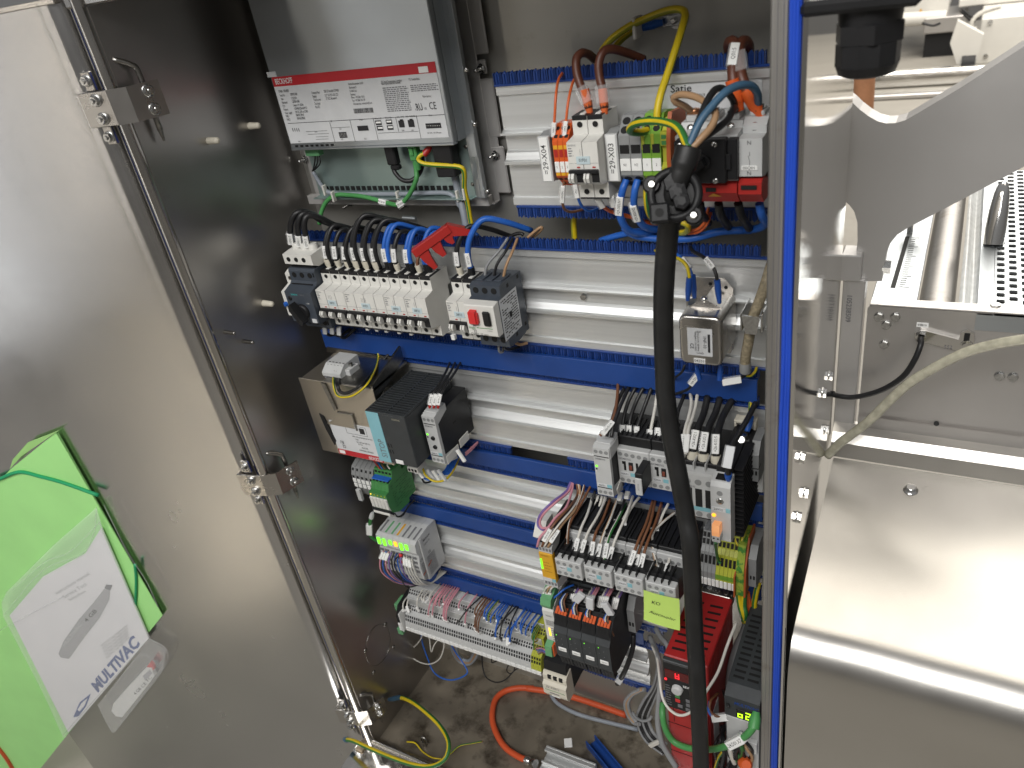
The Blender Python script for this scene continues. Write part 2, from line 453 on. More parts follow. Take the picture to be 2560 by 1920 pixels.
def lines(mb, x0, x1, y, z0, z1, n, fill=0.45, rnd=None, seed=1):
    """rows of short dashes standing for print too small to read"""
    r = random.Random(seed)
    h = (z0 - z1) / n
    for i in range(n):
        x = x0; end = x1 - (x1 - x0) * (r.random() * (rnd or 0.25))
        while x < end:
            w = h * r.uniform(0.8, 2.6)
            w = min(w, end - x)
            zz = z0 - h * i
            mb.quad((x, y, zz - h * fill), (x + w, y, zz - h * fill), (x + w, y, zz), (x, y, zz))
            x += w + h * 0.45
    return mb
ORD = ['first', 'second', 'third', 'fourth', 'fifth', 'sixth', 'seventh', 'eighth', 'ninth', 'tenth', 'eleventh', 'twelfth', 'thirteenth', 'fourteenth',
       'fifteenth', 'sixteenth', 'seventeenth', 'eighteenth', 'nineteenth', 'twentieth']
# ------------------------------------------------------------------ setting: hall floor, cabinet shell
FZ, BY, LX, FY, RX = -0.97, 0.095, -0.12, -0.172, 0.685      # cabinet floor, back, left wall, front plane, outer right wall
HALL = -1.46
g = MB().quad((-6, -6, HALL), (8, -6, HALL), (8, 12, HALL), (-6, 12, HALL))
o = part('ground', g, 'hall_floor'); o['kind'] = 'structure'

cab = thing('control_cabinet', 'open stainless steel control cabinet with brownish grey back wall and blue door gasket', 'cabinet', (0.28, BY, FZ))
cb = Vector((0.28, BY, FZ))
def cpart(name, mb, m, label=None, par=None):
    mb.v = [(p[0] - cb.x, p[1] - cb.y, p[2] - cb.z) for p in mb.v]
    return part(name, mb, m, par or cab, label)
cpart('back_wall', MB().box(LX, RX - 0.002, BY, BY + 0.003, FZ, 0.47, 0), 'cabinet_sheet')
cpart('side_wall', MB().box(LX - 0.002, LX, FY, BY, FZ, 0.47, 0), 'side_sheet', 'dark stainless left inner wall')
cpart('floor_pan', MB().box(LX, RX - 0.002, FY + 0.004, BY, FZ - 0.003, FZ, 0), 'floor_sheet', 'dirty sheet metal floor of the cabinet')
cpart('roof', MB().box(LX - 0.02, RX, FY, BY, 0.471, 0.474, 0), 'cabinet_sheet')
# right jamb: extruded frame, ribs, gasket, polished outer wall
j = MB().box(0.6575, 0.6715, FY, FY + 0.020, FZ, 0.47, 0.0015)
for x in (0.6612, 0.6655): j.box(x, x + 0.0022, FY - 0.0006, FY + 0.001, FZ, 0.47, 0.0003)
cpart('jamb', j, 'aluminium_frame')
gk = MB()
for k, (x, r) in enumerate(((0.6737, 0.0019), (0.6764, 0.0018), (0.6788, 0.0015))):
    pts = []
    for i in range(60):
        z = FZ + (0.47 - FZ) * i / 59
        pts.append((x + 0.0006 * math.sin(z * 9 + k) + 0.0003 * math.sin(z * 31), FY - 0.0022, z))
    gk.tube(pts, r, 10)
gk.box(0.672, 0.6802, FY - 0.0022, FY + 0.012, FZ, 0.47, 0)
mat('gasket_blue', (0.016, 0.070, 0.50), 0.38, noise=0.08, nscale=15)
cpart('gasket', gk, 'gasket_blue')
cpart('rim', MB().box(0.6806, 0.6848, FY - 0.002, FY + 0.004, FZ, 0.47, 0.0008), 'polished')
ow = MB().box(RX - 0.002, RX, FY, 0.112, FZ, 0.47, 0)
cpart('outer_wall', ow, 'mirror_wall', 'mirror polished outer side wall')
for i, (y, z) in enumerate(((0.061, -0.103), (0.012, -0.098), (0.052, -0.178), (-0.124, -0.0965), (-0.088, -0.172), (-0.131, -0.173))):
    b = MB().cyl((RX, y, z), (RX + 0.0045, y, z), 0.0062, n=6, smooth=False)
    b.lathe((RX, y, z), (1, 0, 0), [(0, 0.007), (0.001, 0.007), (0.0012, 0.006)], 12)
    cpart('bolt', b, 'polished')
# left frame: rim strips and round tube
cpart('frame_tube', MB().cyl((-0.1285, FY - 0.004, FZ - 0.01), (-0.1285, FY - 0.004, 0.47), 0.0085, n=20), 'tube_steel')
fr = MB().box(-0.158, -0.139, FY + 0.004, FY + 0.008, FZ - 0.01, 0.47, 0.0005)
fr.box(-0.1405, -0.137, FY - 0.004, FY + 0.010, FZ - 0.01, 0.47, 0.0008)
fr.box(-0.1515, -0.1495, FY - 0.002, FY + 0.005, FZ - 0.01, 0.47, 0.0006)
cpart('frame_strip', fr, 'tube_steel')
cpart('gasket', MB().cyl((-0.1452, FY + 0.001, FZ), (-0.1452, FY + 0.001, 0.47), 0.0022, n=8), 'gasket_blue', 'strip of blue gasket showing in the hinge gap')
# bottom rim of the opening with its white weld plate
cpart('bottom_rim', MB().cyl((-0.1285, FY - 0.002, FZ + 0.012), (0.66, FY - 0.002, FZ + 0.012), 0.0075, n=16), 'tube_steel')
cpart('sill', MB().box(-0.155, 0.684, FY - 0.16, FY - 0.006, FZ - 0.004, FZ + 0.004, 0.001), 'polished')
cpart('weld_patch', MB().box(-0.150, -0.132, FY - 0.03, FY - 0.005, FZ + 0.004, FZ + 0.010, 0.002), mat('weld', (0.45, 0.36, 0.26), 0.5, metal=0.6, noise=0.5, nscale=120, bump=0.8, bscale=160) and 'weld')
# top rim of the opening
cpart('top_rim', MB().box(-0.155, 0.684, FY - 0.004, FY + 0.02, 0.428, 0.47, 0.002), 'tube_steel')

# ------------------------------------------------------------------ the door, swung wide open on the left
DA = math.radians(12.5)
DH = Vector((-0.160, FY - 0.006, FZ))           # hinge edge at the bottom
dd = Vector((-math.cos(DA), -math.sin(DA), 0))  # along the door away from the hinge
dn = Vector((-dd.y, dd.x, 0)) * 1.0             # candidate normal
if dn.dot(CC - DH) < 0: dn = -dn
DM = Matrix(((-dd.x, -dn.x, 0, DH.x), (-dd.y, -dn.y, 0, DH.y), (0, 0, 1, DH.z), (0, 0, 0, 1)))  # local: x towards the hinge, -y towards the viewer, z up
FLIP = Matrix.Scale(-1, 4, (0, 1, 0))
def fl(mb): return mb.xf(FLIP)
def atd(x, y, off=0.0):
    """pixel -> local door coordinates (u to the hinge, v above the sheet, z)"""
    r = ray(x, y); p0 = DH + dn * off
    t = (p0 - CC).dot(dn) / r.dot(dn)
    return DM.inverted() @ (CC + r * t)
door = thing('cabinet_door', 'brushed stainless steel cabinet door swung wide open at the left', 'door')
door.matrix_world = DM
DT, DB = 0.440 - FZ, -0.47
prof = []
for i in range(9):                               # sheet rolls back at the hinge edge
    a = PI / 2 * i / 8
    prof.append((-0.0 - 0.020 + 0.020 * math.sin(a), -0.020 + 0.020 * math.cos(a)))
sh = MB()
us = [-0.90, -0.75, -0.60, -0.45, -0.30, -0.20, -0.12, -0.07, -0.045]
pr = [(u, 0.0) for u in us] + [(-0.045 + 0.025 * k / 4, -0.0007 * k * k / 16) for k in range(1, 4)] + prof
NZ = 24
vs = []
for i in range(NZ + 1):
    z = DB + (DT - DB) * i / NZ
    for (u, v) in pr: vs.append((u, v, z))
n = len(pr)
sh.add(vs, [(i * n + k, i * n + k + 1, (i + 1) * n + k + 1, (i + 1) * n + k) for i in range(NZ) for k in range(n - 1)], 0, True)
part('sheet', fl(sh), 'door_sheet', door)
part('top_edge', fl(MB().box(-0.90, -0.004, -0.022, 0.003, DT - 0.004, DT + 0.003, 0.001)), 'tube_steel', door)
# hinges (pixel of the two bolts that sit on the door plate)
for (bx, by, zt) in ((238, 275, 0), (632, 1212, 1), (886, 1795, 2)):
    c = atd(bx, by, 0.012)
    h = MB()
    zz = c.z
    h.box(-0.016, 0.030, 0.0115, 0.0145, zz - 0.021, zz + 0.021, 0.0008)         # plate over the door edge
    h.box(-0.016, -0.013, 0.0, 0.0114, zz - 0.021, zz + 0.021, 0.0006)           # foot onto the sheet
    h.prism([(0.030, 0.0115), (0.030, 0.0145), (0.054, 0.0065), (0.053, 0.0035)], zz - 0.021, zz + 0.021, 'z')
    h.prism([(0.053, 0.0035), (0.054, 0.0065), (0.0735, -0.030), (0.0710, -0.031)], zz - 0.021, zz + 0.021, 'z')
    h.box(-0.004, 0.010, 0.004, 0.009, zz + 0.0212, zz + 0.044, 0.001)
    h.box(-0.004, 0.010, 0.004, 0.009, zz - 0.044, zz - 0.0212, 0.001)
    ho = part('hinge', fl(h), 'hinge_steel', door)
    def bolt(u, v, z, d=(0, 1, 0), r=0.0062):
        d = Vector(d)
        b = MB().lathe(Vector((u, v, z)), d, [(0, r * 1.25), (0.0012, r * 1.25), (0.0013, r)], 14)
        b.cyl(Vector((u, v, z)) + d * 0.0012, Vector((u, v, z)) + d * 0.0062, r, r * 0.95, n=6, smooth=False)
        b.cyl(Vector((u, v, z)) + d * 0.006, Vector((u, v, z)) + d * 0.0085, r * 0.55, r * 0.4, n=10)
        part('bolt', fl(b), 'steel_screw', ho)
    bolt(0.010, 0.0145, zz + 0.011); bolt(0.010, 0.0145, zz - 0.011)
    bolt(0.003, 0.009, zz + 0.034, r=0.0058); bolt(0.003, 0.009, zz - 0.034, r=0.0058)
    dv = Vector((0.88, 0.47, 0)).normalized()
    bolt(0.0655, -0.0155, zz + 0.011, dv); bolt(0.0655, -0.0155, zz - 0.011, dv)
    pin = MB().tube(spline([(0.056, -0.022, zz - 0.038), (0.056, -0.022, zz + 0.030), (0.053, -0.018, zz + 0.042), (0.040, -0.006, zz + 0.052)], 5), 0.0036, 10)
    pin.cyl((0.056, -0.022, zz - 0.052), (0.056, -0.022, zz - 0.036), 0.0015, 0.0036, n=10)
    part('pin', fl(pin), 'dark_steel', ho)
# studs and white plugs through the dark left wall
def wall_at(x, y): return at(x, y, X=LX)
k = 0
for (x, y, m) in ((522, 352, 'w'), (625, 315, 'w'), (660, 758, 'w'), (562, 830, 's'), (608, 853, 's')):
    p = wall_at(x, y)
    b = MB()
    if m == 'w':
        b.cyl(p, p + Vector((0.016, 0, 0)), 0.0052, 0.0045, n=10); b.ball(p + Vector((0.016, 0, 0)), 0.0047)
        solo('plug', b, 'ivory_plastic', ['white plug on the dark side wall, nearest the upper hinge', 'white plug on the dark side wall, nearest the computer', 'white plug on the dark side wall, beside the slate grey breaker'][k], 'plug', 'white plugs in the left wall')
        k += 1
    else:
        b.cyl(p, p + Vector((0.020, 0, 0)), 0.003, n=8); b.ball(p + Vector((0.020, 0, 0)), 0.003)
        solo('stud', b, 'dark_steel', 'bare steel stud on the side wall, ' + ('nearer the door' if x < 600 else 'nearer the breaker'), 'stud', 'bare studs in the left wall')
for i, (x, y) in enumerate(((964, 1561), (914, 1626), (984, 1618), (935, 1681))):
    p = wall_at(x, y)
    solo('rivet', MB().ball(p, 0.005, sc=(0.5, 1, 1)), 'dark_steel', 'rivet by the round mark low on the left wall, %s from the top' % ORD[i], 'rivet', 'rivets around the round mark')
p = wall_at(945, 1612)
rg = MB().tube([(p.x + 0.0006, p.y + 0.038 * math.cos(2 * PI * i / 32), p.z + 0.046 * math.sin(2 * PI * i / 32)) for i in range(33)], 0.0004, 4)
solo('round_cover', rg, 'dark_steel', 'faint round ring mark low on the dark left wall', 'ring')

# ------------------------------------------------------------------ mounting profiles, combs and cover strips
ROWS = {1: (0.201, 0.273, 0.130, 0.307, 0.622), 2: (0.0, 0.0705, -0.069, -0.077, 0.622), 3: (-0.196, -0.128, -0.261, -0.077, 0.622),
        4: (-0.363, -0.321, -0.413, -0.077, 0.622), 5: (-0.529, -0.471, -0.584, -0.077, 0.470), 6: (-0.692, -0.642, -0.742, -0.077, 0.430)}
rown = {1: 'topmost short', 2: 'second', 3: 'third', 4: 'fourth narrow', 5: 'fifth', 6: 'lowest'}
fm = MB()                                   # one comb tooth
fm.prism([(-0.0030, 0.0), (0.0030, 0.0), (0.0030, 0.0125), (0.0008, 0.0155), (-0.0026, 0.0125)], 0.001, 0.0032, 'y')
fm.box(-0.0046, -0.0038, 0.0005, 0.006, 0.0, 0.0142, 0)
fm.box(0.0040, 0.0047, 0.0005, 0.006, 0.0, 0.0142, 0)
fm.box(-0.0005, 0.0004, -0.0004, 0.001, 0.001, 0.0125, 0)
FM = fm.mesh('tooth', ['blue_comb'])
def comb(row, top, x0, x1, skip=None):
    zc, zt, zb, a, b = ROWS[row]
    z = zt if top else zb
    s = 1 if top else -1
    c = thing('wire_comb', 'blue plastic wire comb along the %s edge of the %s mounting profile' % ('upper' if top else 'lower', rown[row]), 'wire comb', ((x0 + x1) / 2, 0.004, z), 'blue wire combs')
    segs = [(x0, x1)] if not skip else [(x0, skip[0]), (skip[1], x1)]
    for (p, q) in segs:
        part('strip', MB().box(p - c.location.x, q - c.location.x, -0.001, 0.004, s * 0.0002, s * 0.0028, 0.0004), 'blue_comb', c)
        n = int((q - p) / 0.01)
        for i in range(n):
            o = part('tooth', FM, 'blue_comb', c, loc=(p - c.location.x + 0.005 + i * 0.01, random.uniform(-0.0004, 0.0004), s * 0.0012))
            o.rotation_euler = (random.gauss(0, 0.035), PI * 0 if top else PI, random.gauss(0, 0.04))
            if not top: o.rotation_euler[2] += 0
for r, (zc, zt, zb, x0, x1) in ROWS.items():
    p = thing('mounting_profile', 'bare ribbed aluminium mounting profile, %s from the top' % ('lowest row, partly hidden by terminals,' if r == 6 else rown[r]), 'mounting profile', ((x0 + x1) / 2, 0.012, zb), 'aluminium mounting profiles')
    prf = [(0.0065, zt), (0.0065, zt - 0.010), (0.0105, zt - 0.0115), (0.0105, zc + 0.022), (0.006, zc + 0.0195), (0.0, zc + 0.0190), (0.0, zc + 0.0168), (0.0125, zc + 0.0160), (0.0125, zc - 0.003),
           (0.009, zc - 0.006), (0.004, zc - 0.0135), (0.0, zc - 0.0145), (0.0, zc - 0.0185), (0.007, zc - 0.0195), (0.0105, zc - 0.022), (0.0105, zb + 0.010), (0.0075, zb + 0.009), (0.0065, zb), (0.0150, zb), (0.0150, zt)]
    m = MB().prism([(y - 0.012, z - zb) for y, z in prf], x0 - (x0 + x1) / 2, x1 - (x0 + x1) / 2, 'x')
    part('extrusion', m, 'aluminium', p)
    if r == 2:
        e = MB().cyl((0.115, -0.0035, 0.0745), (0.115, 0.001, 0.0745), 0.0045, n=6, smooth=False)
        part('screw', e, 'steel_screw', p)
comb(1, True, 0.307, 0.622); comb(1, False, 0.312, 0.622)
for r in (2, 3, 4, 5):
    comb(r, True, -0.077, ROWS[r][4])
    comb(r, False, -0.077, ROWS[r][4], (0.235, 0.332) if r == 3 else None)
comb(6, True, -0.077, 0.47); comb(6, False, 0.30, 0.47)
for (z0, z1, x0, x1, lb) in ((-0.0835, -0.1165, -0.0925, 0.612, 'plain blue cover strip between the second and third mounting rows'),
                             (-0.277, -0.306, -0.077, 0.42, 'plain blue cover strip between the third and fourth rows, left piece'),
                             (-0.277, -0.306, 0.424, 0.620, 'plain blue cover strip behind the contactors and grey relay at the right'),
                             (-0.429, -0.456, -0.077, 0.620, 'plain blue cover strip between the fourth and fifth rows'),
                             (-0.600, -0.628, -0.077, 0.430, 'plain blue cover strip above the long terminal strip')):
    m = MB().box(x0, x1, -0.002, 0.0, z1, z0, 0.0006)
    m.box(x0, x1, 0.0002, 0.005, z0 - 0.0025, z0 - 0.0005, 0.0003)
    m.box(x0, x1, 0.0002, 0.005, z1 + 0.0005, z1 + 0.0025, 0.0003)
    solo('cover_strip', m, 'blue_duct', lb, 'cover strip', 'blue cover strips')
# ------------------------------------------------------------------ wires
def wp(k, pts): return [U(k, x, y, Y=Y) for x, y, Y in pts]
def path_at(pts, d):
    """point and direction d metres before the end of a polyline (d<0: from its start)"""
    P = pts[::-1] if d >= 0 else pts
    d = abs(d); acc = 0
    for a, b in zip(P, P[1:]):
        l = (b - a).length
        if acc + l >= d:
            t = (d - acc) / max(l, 1e-9)
            return a.lerp(b, t), (b - a).normalized()
        acc += l
    return P[-1], (P[-1] - P[-2]).normalized()
def marker(par, base, p, d, L, w, th, txt, m='label_white', ink='ink', sleeve=True):
    nrm = (CC - p); nrm = Vector((nrm.x * 0.6, nrm.y, nrm.z * 0.6)); nrm = (nrm - d * nrm.dot(d)).normalized()
    if d.z < 0 or (abs(d.z) < 0.2 and d.x < 0): d = -d
    wd = d.cross(nrm).normalized()          # reading direction is along d, 'up' of the letters = nrm x d
    M = Matrix(((d.x, -wd.x, nrm.x, p.x - base.x), (d.y, -wd.y, nrm.y, p.y - base.y), (d.z, -wd.z, nrm.z, p.z - base.z), (0, 0, 0, 1)))
    b = MB().box(-L / 2, L / 2, -w / 2, w / 2, -th / 2, th / 2, min(0.0005, th * 0.3)).xf(M)
    mo = part('marker', b, m, par)
    if txt:
        text(mo, txt, 0, 0, 0, w * 0.62, ink, 'CENTER', M=M @ Matrix.Translation((0, 0, th / 2 + 0.0001)), bold=0.01, xs=0.85)
    if sleeve:
        b = MB().box(-L / 2, L / 2, w / 2 + 0.0001, w / 2 + 0.0018, -th * 0.35, th * 0.35, 0.0003).xf(M)
        part('sleeve', b, 'clear_film', par)
def wire(label, pts, r, cols, group=None, cat='wire', name='wire', mk=None, ferr=None, n=8, k=6, raw=False, ferr0=None):
    P = pts if raw else spline(pts, k)
    P = [Vector(p) for p in P]
    cols = [cols] if isinstance(cols, str) else cols
    mats = ['wire_' + c for c in cols]
    base = min(P, key=lambda p: p.z)
    L = [p - base for p in P]
    sect = None
    if len(cols) == 2: sect = [0, 0, 0, 1, 1, 0, 0, 1][:n] if n == 8 else [0] * (n - 3) + [1] * 3
    mb = MB().tube(L, r, n, sect)
    if not mk and not ferr and not ferr0:
        o = part(name, mb, mats); o.location = base
        o['label'] = label; o['category'] = cat
        if group: o['group'] = group
        return o
    t = thing(name, label, cat, base, group)
    part('conductor', mb, mats, t)
    for q in (mk or []):
        d, ln, tx = q[0], q[1], q[2]
        w = q[3] if len(q) > 3 else max(2 * r + 0.0012, 0.0042)
        m = q[4] if len(q) > 4 else 'label_white'
        p, dr = path_at(P, d)
        marker(t, base, p, dr, ln, w, max(2 * r + 0.0010, 0.0036), tx, m)
    for f, rev in ((ferr, 0), (ferr0, 1)):
        if f:
            e, q = (P[-1], P[-2]) if not rev else (P[0], P[1])
            dr = (e - q).normalized()
            if len(f) > 3: dr = Vector(f[3])
            b = MB().lathe(e - base - dr * f[1] * 0.75, dr, [(0, f[2]), (f[1] * 0.55, f[2]), (f[1], f[2] * 0.62)], 12)
            part('ferrule', b, f[0], t)
    return t

# ------------------------------------------------------------------ panel computer, top left
PCY = 0.020
pc = thing('panel_computer', 'grey sheet metal panel computer with red and white label at the top left', 'computer', (0.08, BY, 0.108))
pb = Vector((0.08, BY, 0.108))
def pp(name, mb, m, par=None, label=None):
    mb.v = [(p[0] - pb.x, p[1] - pb.y, p[2] - pb.z) for p in mb.v]
    return part(name, mb, m, par or pc, label)
hs = MB().box(-0.060, 0.225, PCY, 0.055, 0.206, 0.466, 0.0012)
hs.box(-0.060, 0.2245, PCY - 0.0006, PCY + 0.010, 0.2035, 0.2065, 0.0005)
pp('housing', hs, 'zinc_sheet')
vt = MB()
for i in range(8):
    a = U('E', 195 + i * 40.5, 1163 - i * 1.4, Y=PCY - 0.0008)
    vt.box(a.x - 0.0024, a.x + 0.0024, PCY - 0.0012, PCY, a.z - 0.0018, a.z + 0.0008, 0)
pp('vent', vt, 'hole')
sf = MB().box(0.2250, 0.2400, 0.048, 0.056, 0.124, 0.466, 0.0008)
sf.box(0.2256, 0.2265, 0.030, 0.049, 0.206, 0.466, 0)
sf.box(0.2330, 0.2335, 0.0474, 0.0485, 0.124, 0.466, 0)
sf.box(0.229, 0.2395, 0.0468, 0.048, 0.180, 0.212, 0.0004)
pp('side_flange', sf, 'zinc_sheet')
lp = MB().box(-0.065, 0.222, 0.055, 0.062, 0.124, 0.21, 0.0005)
lp.prism([(0.196, 0.1245), (0.2235, 0.1245), (0.2235, 0.208), (0.2130, 0.204), (0.2045, 0.165)], 0.0505, 0.0545, 'y')
pp('lower_plate', lp, 'zinc_green')
vn = MB()
for i in range(25):
    x = -0.046 + i * 0.0104
    vn.box(x - 0.0032, x + 0.0032, 0.0535, 0.0555, 0.1335, 0.1395, 0)
pp('slot_row', vn, 'hole')
lip = MB().box(-0.065, 0.222, 0.040, 0.056, 0.1235, 0.1255, 0.0004)
pp('bottom_lip', lip, 'zinc_green')
fr = MB().box(-0.1005, 0.240, 0.083, 0.0855, 0.108, 0.466, 0.0006)
fr.box(-0.098, 0.2385, 0.070, 0.0835, 0.1075, 0.1095, 0.0005)
fr.box(-0.098, 0.236, 0.060, 0.072, 0.1085, 0.1225, 0.0008)
for (z0, z1) in ((0.2995, 0.466), (0.1955, 0.2700), (0.119, 0.1835)):
    fr.box(0.238, 0.2585, 0.0835, 0.0870, z0, z1, 0.0025)
for z in (0.2845, 0.1890):
    fr.box(0.239, 0.2515, 0.0842, 0.0866, z - 0.0085, z + 0.0085, 0.0010)
pp('mounting_frame', fr, 'bracket_steel')
def nut(p, d, r=0.0042, l=0.012):
    p = Vector(p); d = Vector(d)
    b = MB().lathe(p, d, [(0, r * 1.5), (0.0010, r * 1.5)], 14)
    b.cyl(p + d * 0.001, p + d * 0.0042, r * 1.15, n=6, smooth=False)
    b.cyl(p + d * 0.004, p + d * l, r * 0.55, n=8); b.cyl(p + d * l, p + d * (l + 0.001), r * 0.55, r * 0.35, n=8)
    return b
for (kx, ky, Y) in ((1660, 552, 0.083), (1775, 1243, 0.083), (255, 1278, 0.083)):
    pp('nut', nut(U('E', kx, ky, Y=Y - 0.004) + Vector((0, 0.004, 0)), (-0.3, -0.95, 0)), 'steel_screw')
for (kx, ky) in ((610, 1632), (1060, 1640)):
    p = U('E', kx, ky, Y=0.066)
    pp('nut', nut(p + Vector((0.004, 0, 0.002)), (-0.75, -0.5, -0.4), 0.0036, 0.014), 'dark_steel')
for (kx, ky) in ((1548, 557), (1614, 993), (1717, 1530)):
    p = U('E', kx, ky, Y=0.046)
    pp('screw', MB().lathe(p, (0, -1, 0), [(-0.002, 0.0034), (0.0005, 0.0034), (0.0016, 0.0022), (0.0018, 0.001)], 12), 'steel_screw')
for (kx, ky) in ((1545, 1170), (1598, 1470)):
    p = U('E', kx, ky, Y=0.0500)
    pp('screw', MB().lathe(p, (0, -1, 0), [(-0.001, 0.0028), (0.0004, 0.0028), (0.001, 0.0015)], 12), 'dark_steel')
# label
LY = PCY - 0.0004
lab = pp('label', MB().box(-0.0573, 0.2194, LY - 0.0002, LY + 0.0004, 0.2140, 0.2925, 0), 'label_silver')
red = pp('label_band', MB().box(-0.0573, 0.2194, LY - 0.0002, LY + 0.0004, 0.2926, 0.3052, 0), 'red_label')
pp('label_tab', MB().box(-0.0640, -0.0470, LY - 0.0002, LY + 0.0004, 0.3056, 0.3125, 0), 'label_silver')
def pt(s, x, y, size, ink='ink', par=lab, **kw):
    p = U('E', x, y, Y=LY - 0.0006) - pb
    text(par, s, p.x, p.y, p.z, size, ink, **kw)
pt('BECKHOFF', 25, 655, 0.0104, 'ink_white', red, xs=0.64, bold=0.04)
pp('tag', MB().box(0.1935, 0.2080, LY - 0.0009, LY - 0.0003, 0.2935, 0.3010, 0.0003), 'label_white', red)
pt('01A01', 1190, 548, 0.0042, 'ink', red, xs=0.75, bold=0.01)
for s, x, y in (('CP6201-1020-0000', 52, 730), ('Serial No.', 62, 762), ('3009927-001', 145, 755), ('Item', 72, 790), ('11.02.2014', 150, 785), ('Mainboard', 78, 820), ('CB3050-0006', 160, 812),
                ('CPU', 84, 848), ('Celeron M 1.0GHz', 168, 840), ('Memory', 92, 875), ('1024MB DDR-RAM SO', 178, 868), ('Power supply', 103, 902), ('24V DC UPS on COM3', 185, 895), ('MAC1', 110, 928), ('0001051780??'.replace('??', '17'), 192, 920),
                ('MAC2', 118, 955), ('000105178018', 200, 946), ('Compact Flash', 315, 742), ('2GB CF Innodisk ICF9000', 412, 730), ('Display', 322, 770), ('12.1" G121S1-L02 LCD', 420, 762), ('Touch screen', 330, 798), ('12" ELO Accutouch', 428, 788),
                ('Touch pad', 338, 828), ('Mini PCI', 345, 856), ('Beckhoff Automation GmbH', 608, 672), ('Eiserstrasse 5', 615, 700), ('D-33415 Verl', 620, 728), ('Germany', 626, 755), ('Phone: + 49 5246 / 963 0', 632, 778), ('Fax: + 49 5246 / 963 149', 640, 803), ('Documentation: www.beckhoff.com', 648, 830),
                ('FCC: Federal Communications Commission', 870, 655), ('Radio Frequency Interference Statement', 872, 670), ('FCC: Canadian Notice', 1090, 635), ('Made in Germany', 1200, 770)):
    pt(s, x, y, 0.0048 if x < 600 else 0.0042, xs=0.52 if x < 850 else 0.44, bold=0.012 if x in (870, 872, 1090) else 0)
fine = MB()
for (x0, x1, y0, y1, n) in ((880, 1075, 700, 890, 13), (1100, 1300, 680, 725, 4), (0, 1, 0, 1, 0)):
    if not n: continue
    a = U('E', x0, y0, Y=LY - 0.0006); b = U('E', x1, y1, Y=LY - 0.0006)
    for i in range(n):
        dx = 0.0
        lines(fine, a.x + dx, a.x + (0.041 if n > 5 else 0.043), LY - 0.0006, a.z - (a.z - b.z) * i / n, a.z - (a.z - b.z) * (i + 1) / n, 1, 0.5, 0.1, i)
pp('small_print', fine, 'ink_grey', lab)
dg = MB()
def rect(x0, x1, z0, z1, y=LY - 0.0006): dg.quad((x0, y, z0), (x1, y, z0), (x1, y, z1), (x0, y, z1))
def eline(x0, y0, x1, y1, w=0.0003):
    a = U('E', x0, y0, Y=LY - 0.0006); b = U('E', x1, y1, Y=LY - 0.0006)
    if abs(a.x - b.x) > abs(a.z - b.z): rect(min(a.x, b.x), max(a.x, b.x), a.z - w, a.z + w)
    else: rect(a.x - w, a.x + w, min(a.z, b.z), max(a.z, b.z))
a = U('E', 660, 905, Y=LY); x = a.x
r_ = random.Random(4)
while x < a.x + 0.033:                      # bar code
    w = r_.choice((0.0003, 0.0005, 0.0008)); rect(x, x + w, a.z, a.z + 0.0062); x += w + r_.choice((0.0003, 0.0005, 0.0007))
eline(125, 985, 1375, 905)
for q in ((460, 975, 500, 1135), (620, 955, 660, 1130), (805, 940, 845, 1118), (1150, 920, 1185, 1105), (985, 935, 1000, 1050)): eline(*q)
for q in ((845, 1062, 1170, 1050), (475, 1020, 620, 1010), (270, 1050, 440, 1040), (285, 1072, 455, 1068), (350, 1092, 450, 1088), (350, 1112, 450, 1106)): eline(*q, 0.0002)
def dr(x0, y0, x1, y1):
    a = U('E', x0, y0, Y=LY - 0.0007); b = U('E', x1, y1, Y=LY - 0.0007); rect(a.x, b.x, b.z, a.z, LY - 0.0007)
for i in range(4): dr(160 + i * 16, 1022, 172 + i * 16, 1048)
dr(530, 1055, 603, 1098); dr(678, 1005, 772, 1040)
for (x, y) in ((820, 962), (833, 1005), (905, 955), (915, 1000)): dr(x, y, x + 56, y + 34)
dr(1005, 962, 1060, 1015); dr(1018, 952, 1045, 965); dr(1080, 958, 1140, 1012); dr(1095, 948, 1122, 960)
dr(1222, 985, 1352, 1020)
pp('diagram', dg, 'ink', lab)
dg = MB()
for (x, y) in ((828, 970), (843, 1014), (912, 963), (924, 1008)): dr(x, y, x + 42, y + 12)
for i in range(8): dr(1234 + i * 14, 1000, 1239 + i * 14, 1005)
for i in range(5): dr(540 + i * 12, 1066, 545 + i * 12, 1071); dr(545 + i * 11, 1082, 550 + i * 11, 1087)
for v in dg.v: pass
dg.v = [(p[0], p[1] - 0.0002, p[2]) for p in dg.v]
pp('diagram_pins', dg, 'label_white', lab)
pt('RU', 1152, 858, 0.0125, xs=0.62, bold=0.05, shear=-0.25); pt('c', 1142, 872, 0.005); pt('US', 1214, 866, 0.0042, xs=0.8); pt('CE', 1252, 848, 0.0130, xs=0.72, bold=0.0)
for s, x, y in (('COM', 535, 1030), ('X107', 550, 1112), ('DVI out', 695, 957), ('X105', 735, 1108), ('USB out / 2.0B', 818, 947), ('USB out / 3.0A', 900, 940), ('LAN1 - 10/100', 995, 934), ('LAN2 - 10/100/1000', 1065, 930),
                ('X104', 1035, 1042), ('X103', 1110, 1040), ('PE 24 V', 1250, 922), ('BAT  UPS    24V  OVA status', 1240, 1062), ('PWR', 210, 1130), ('CFAST', 340, 1052), ('USB', 465, 968)):
    pt(s, x, y, 0.0030, xs=0.6)
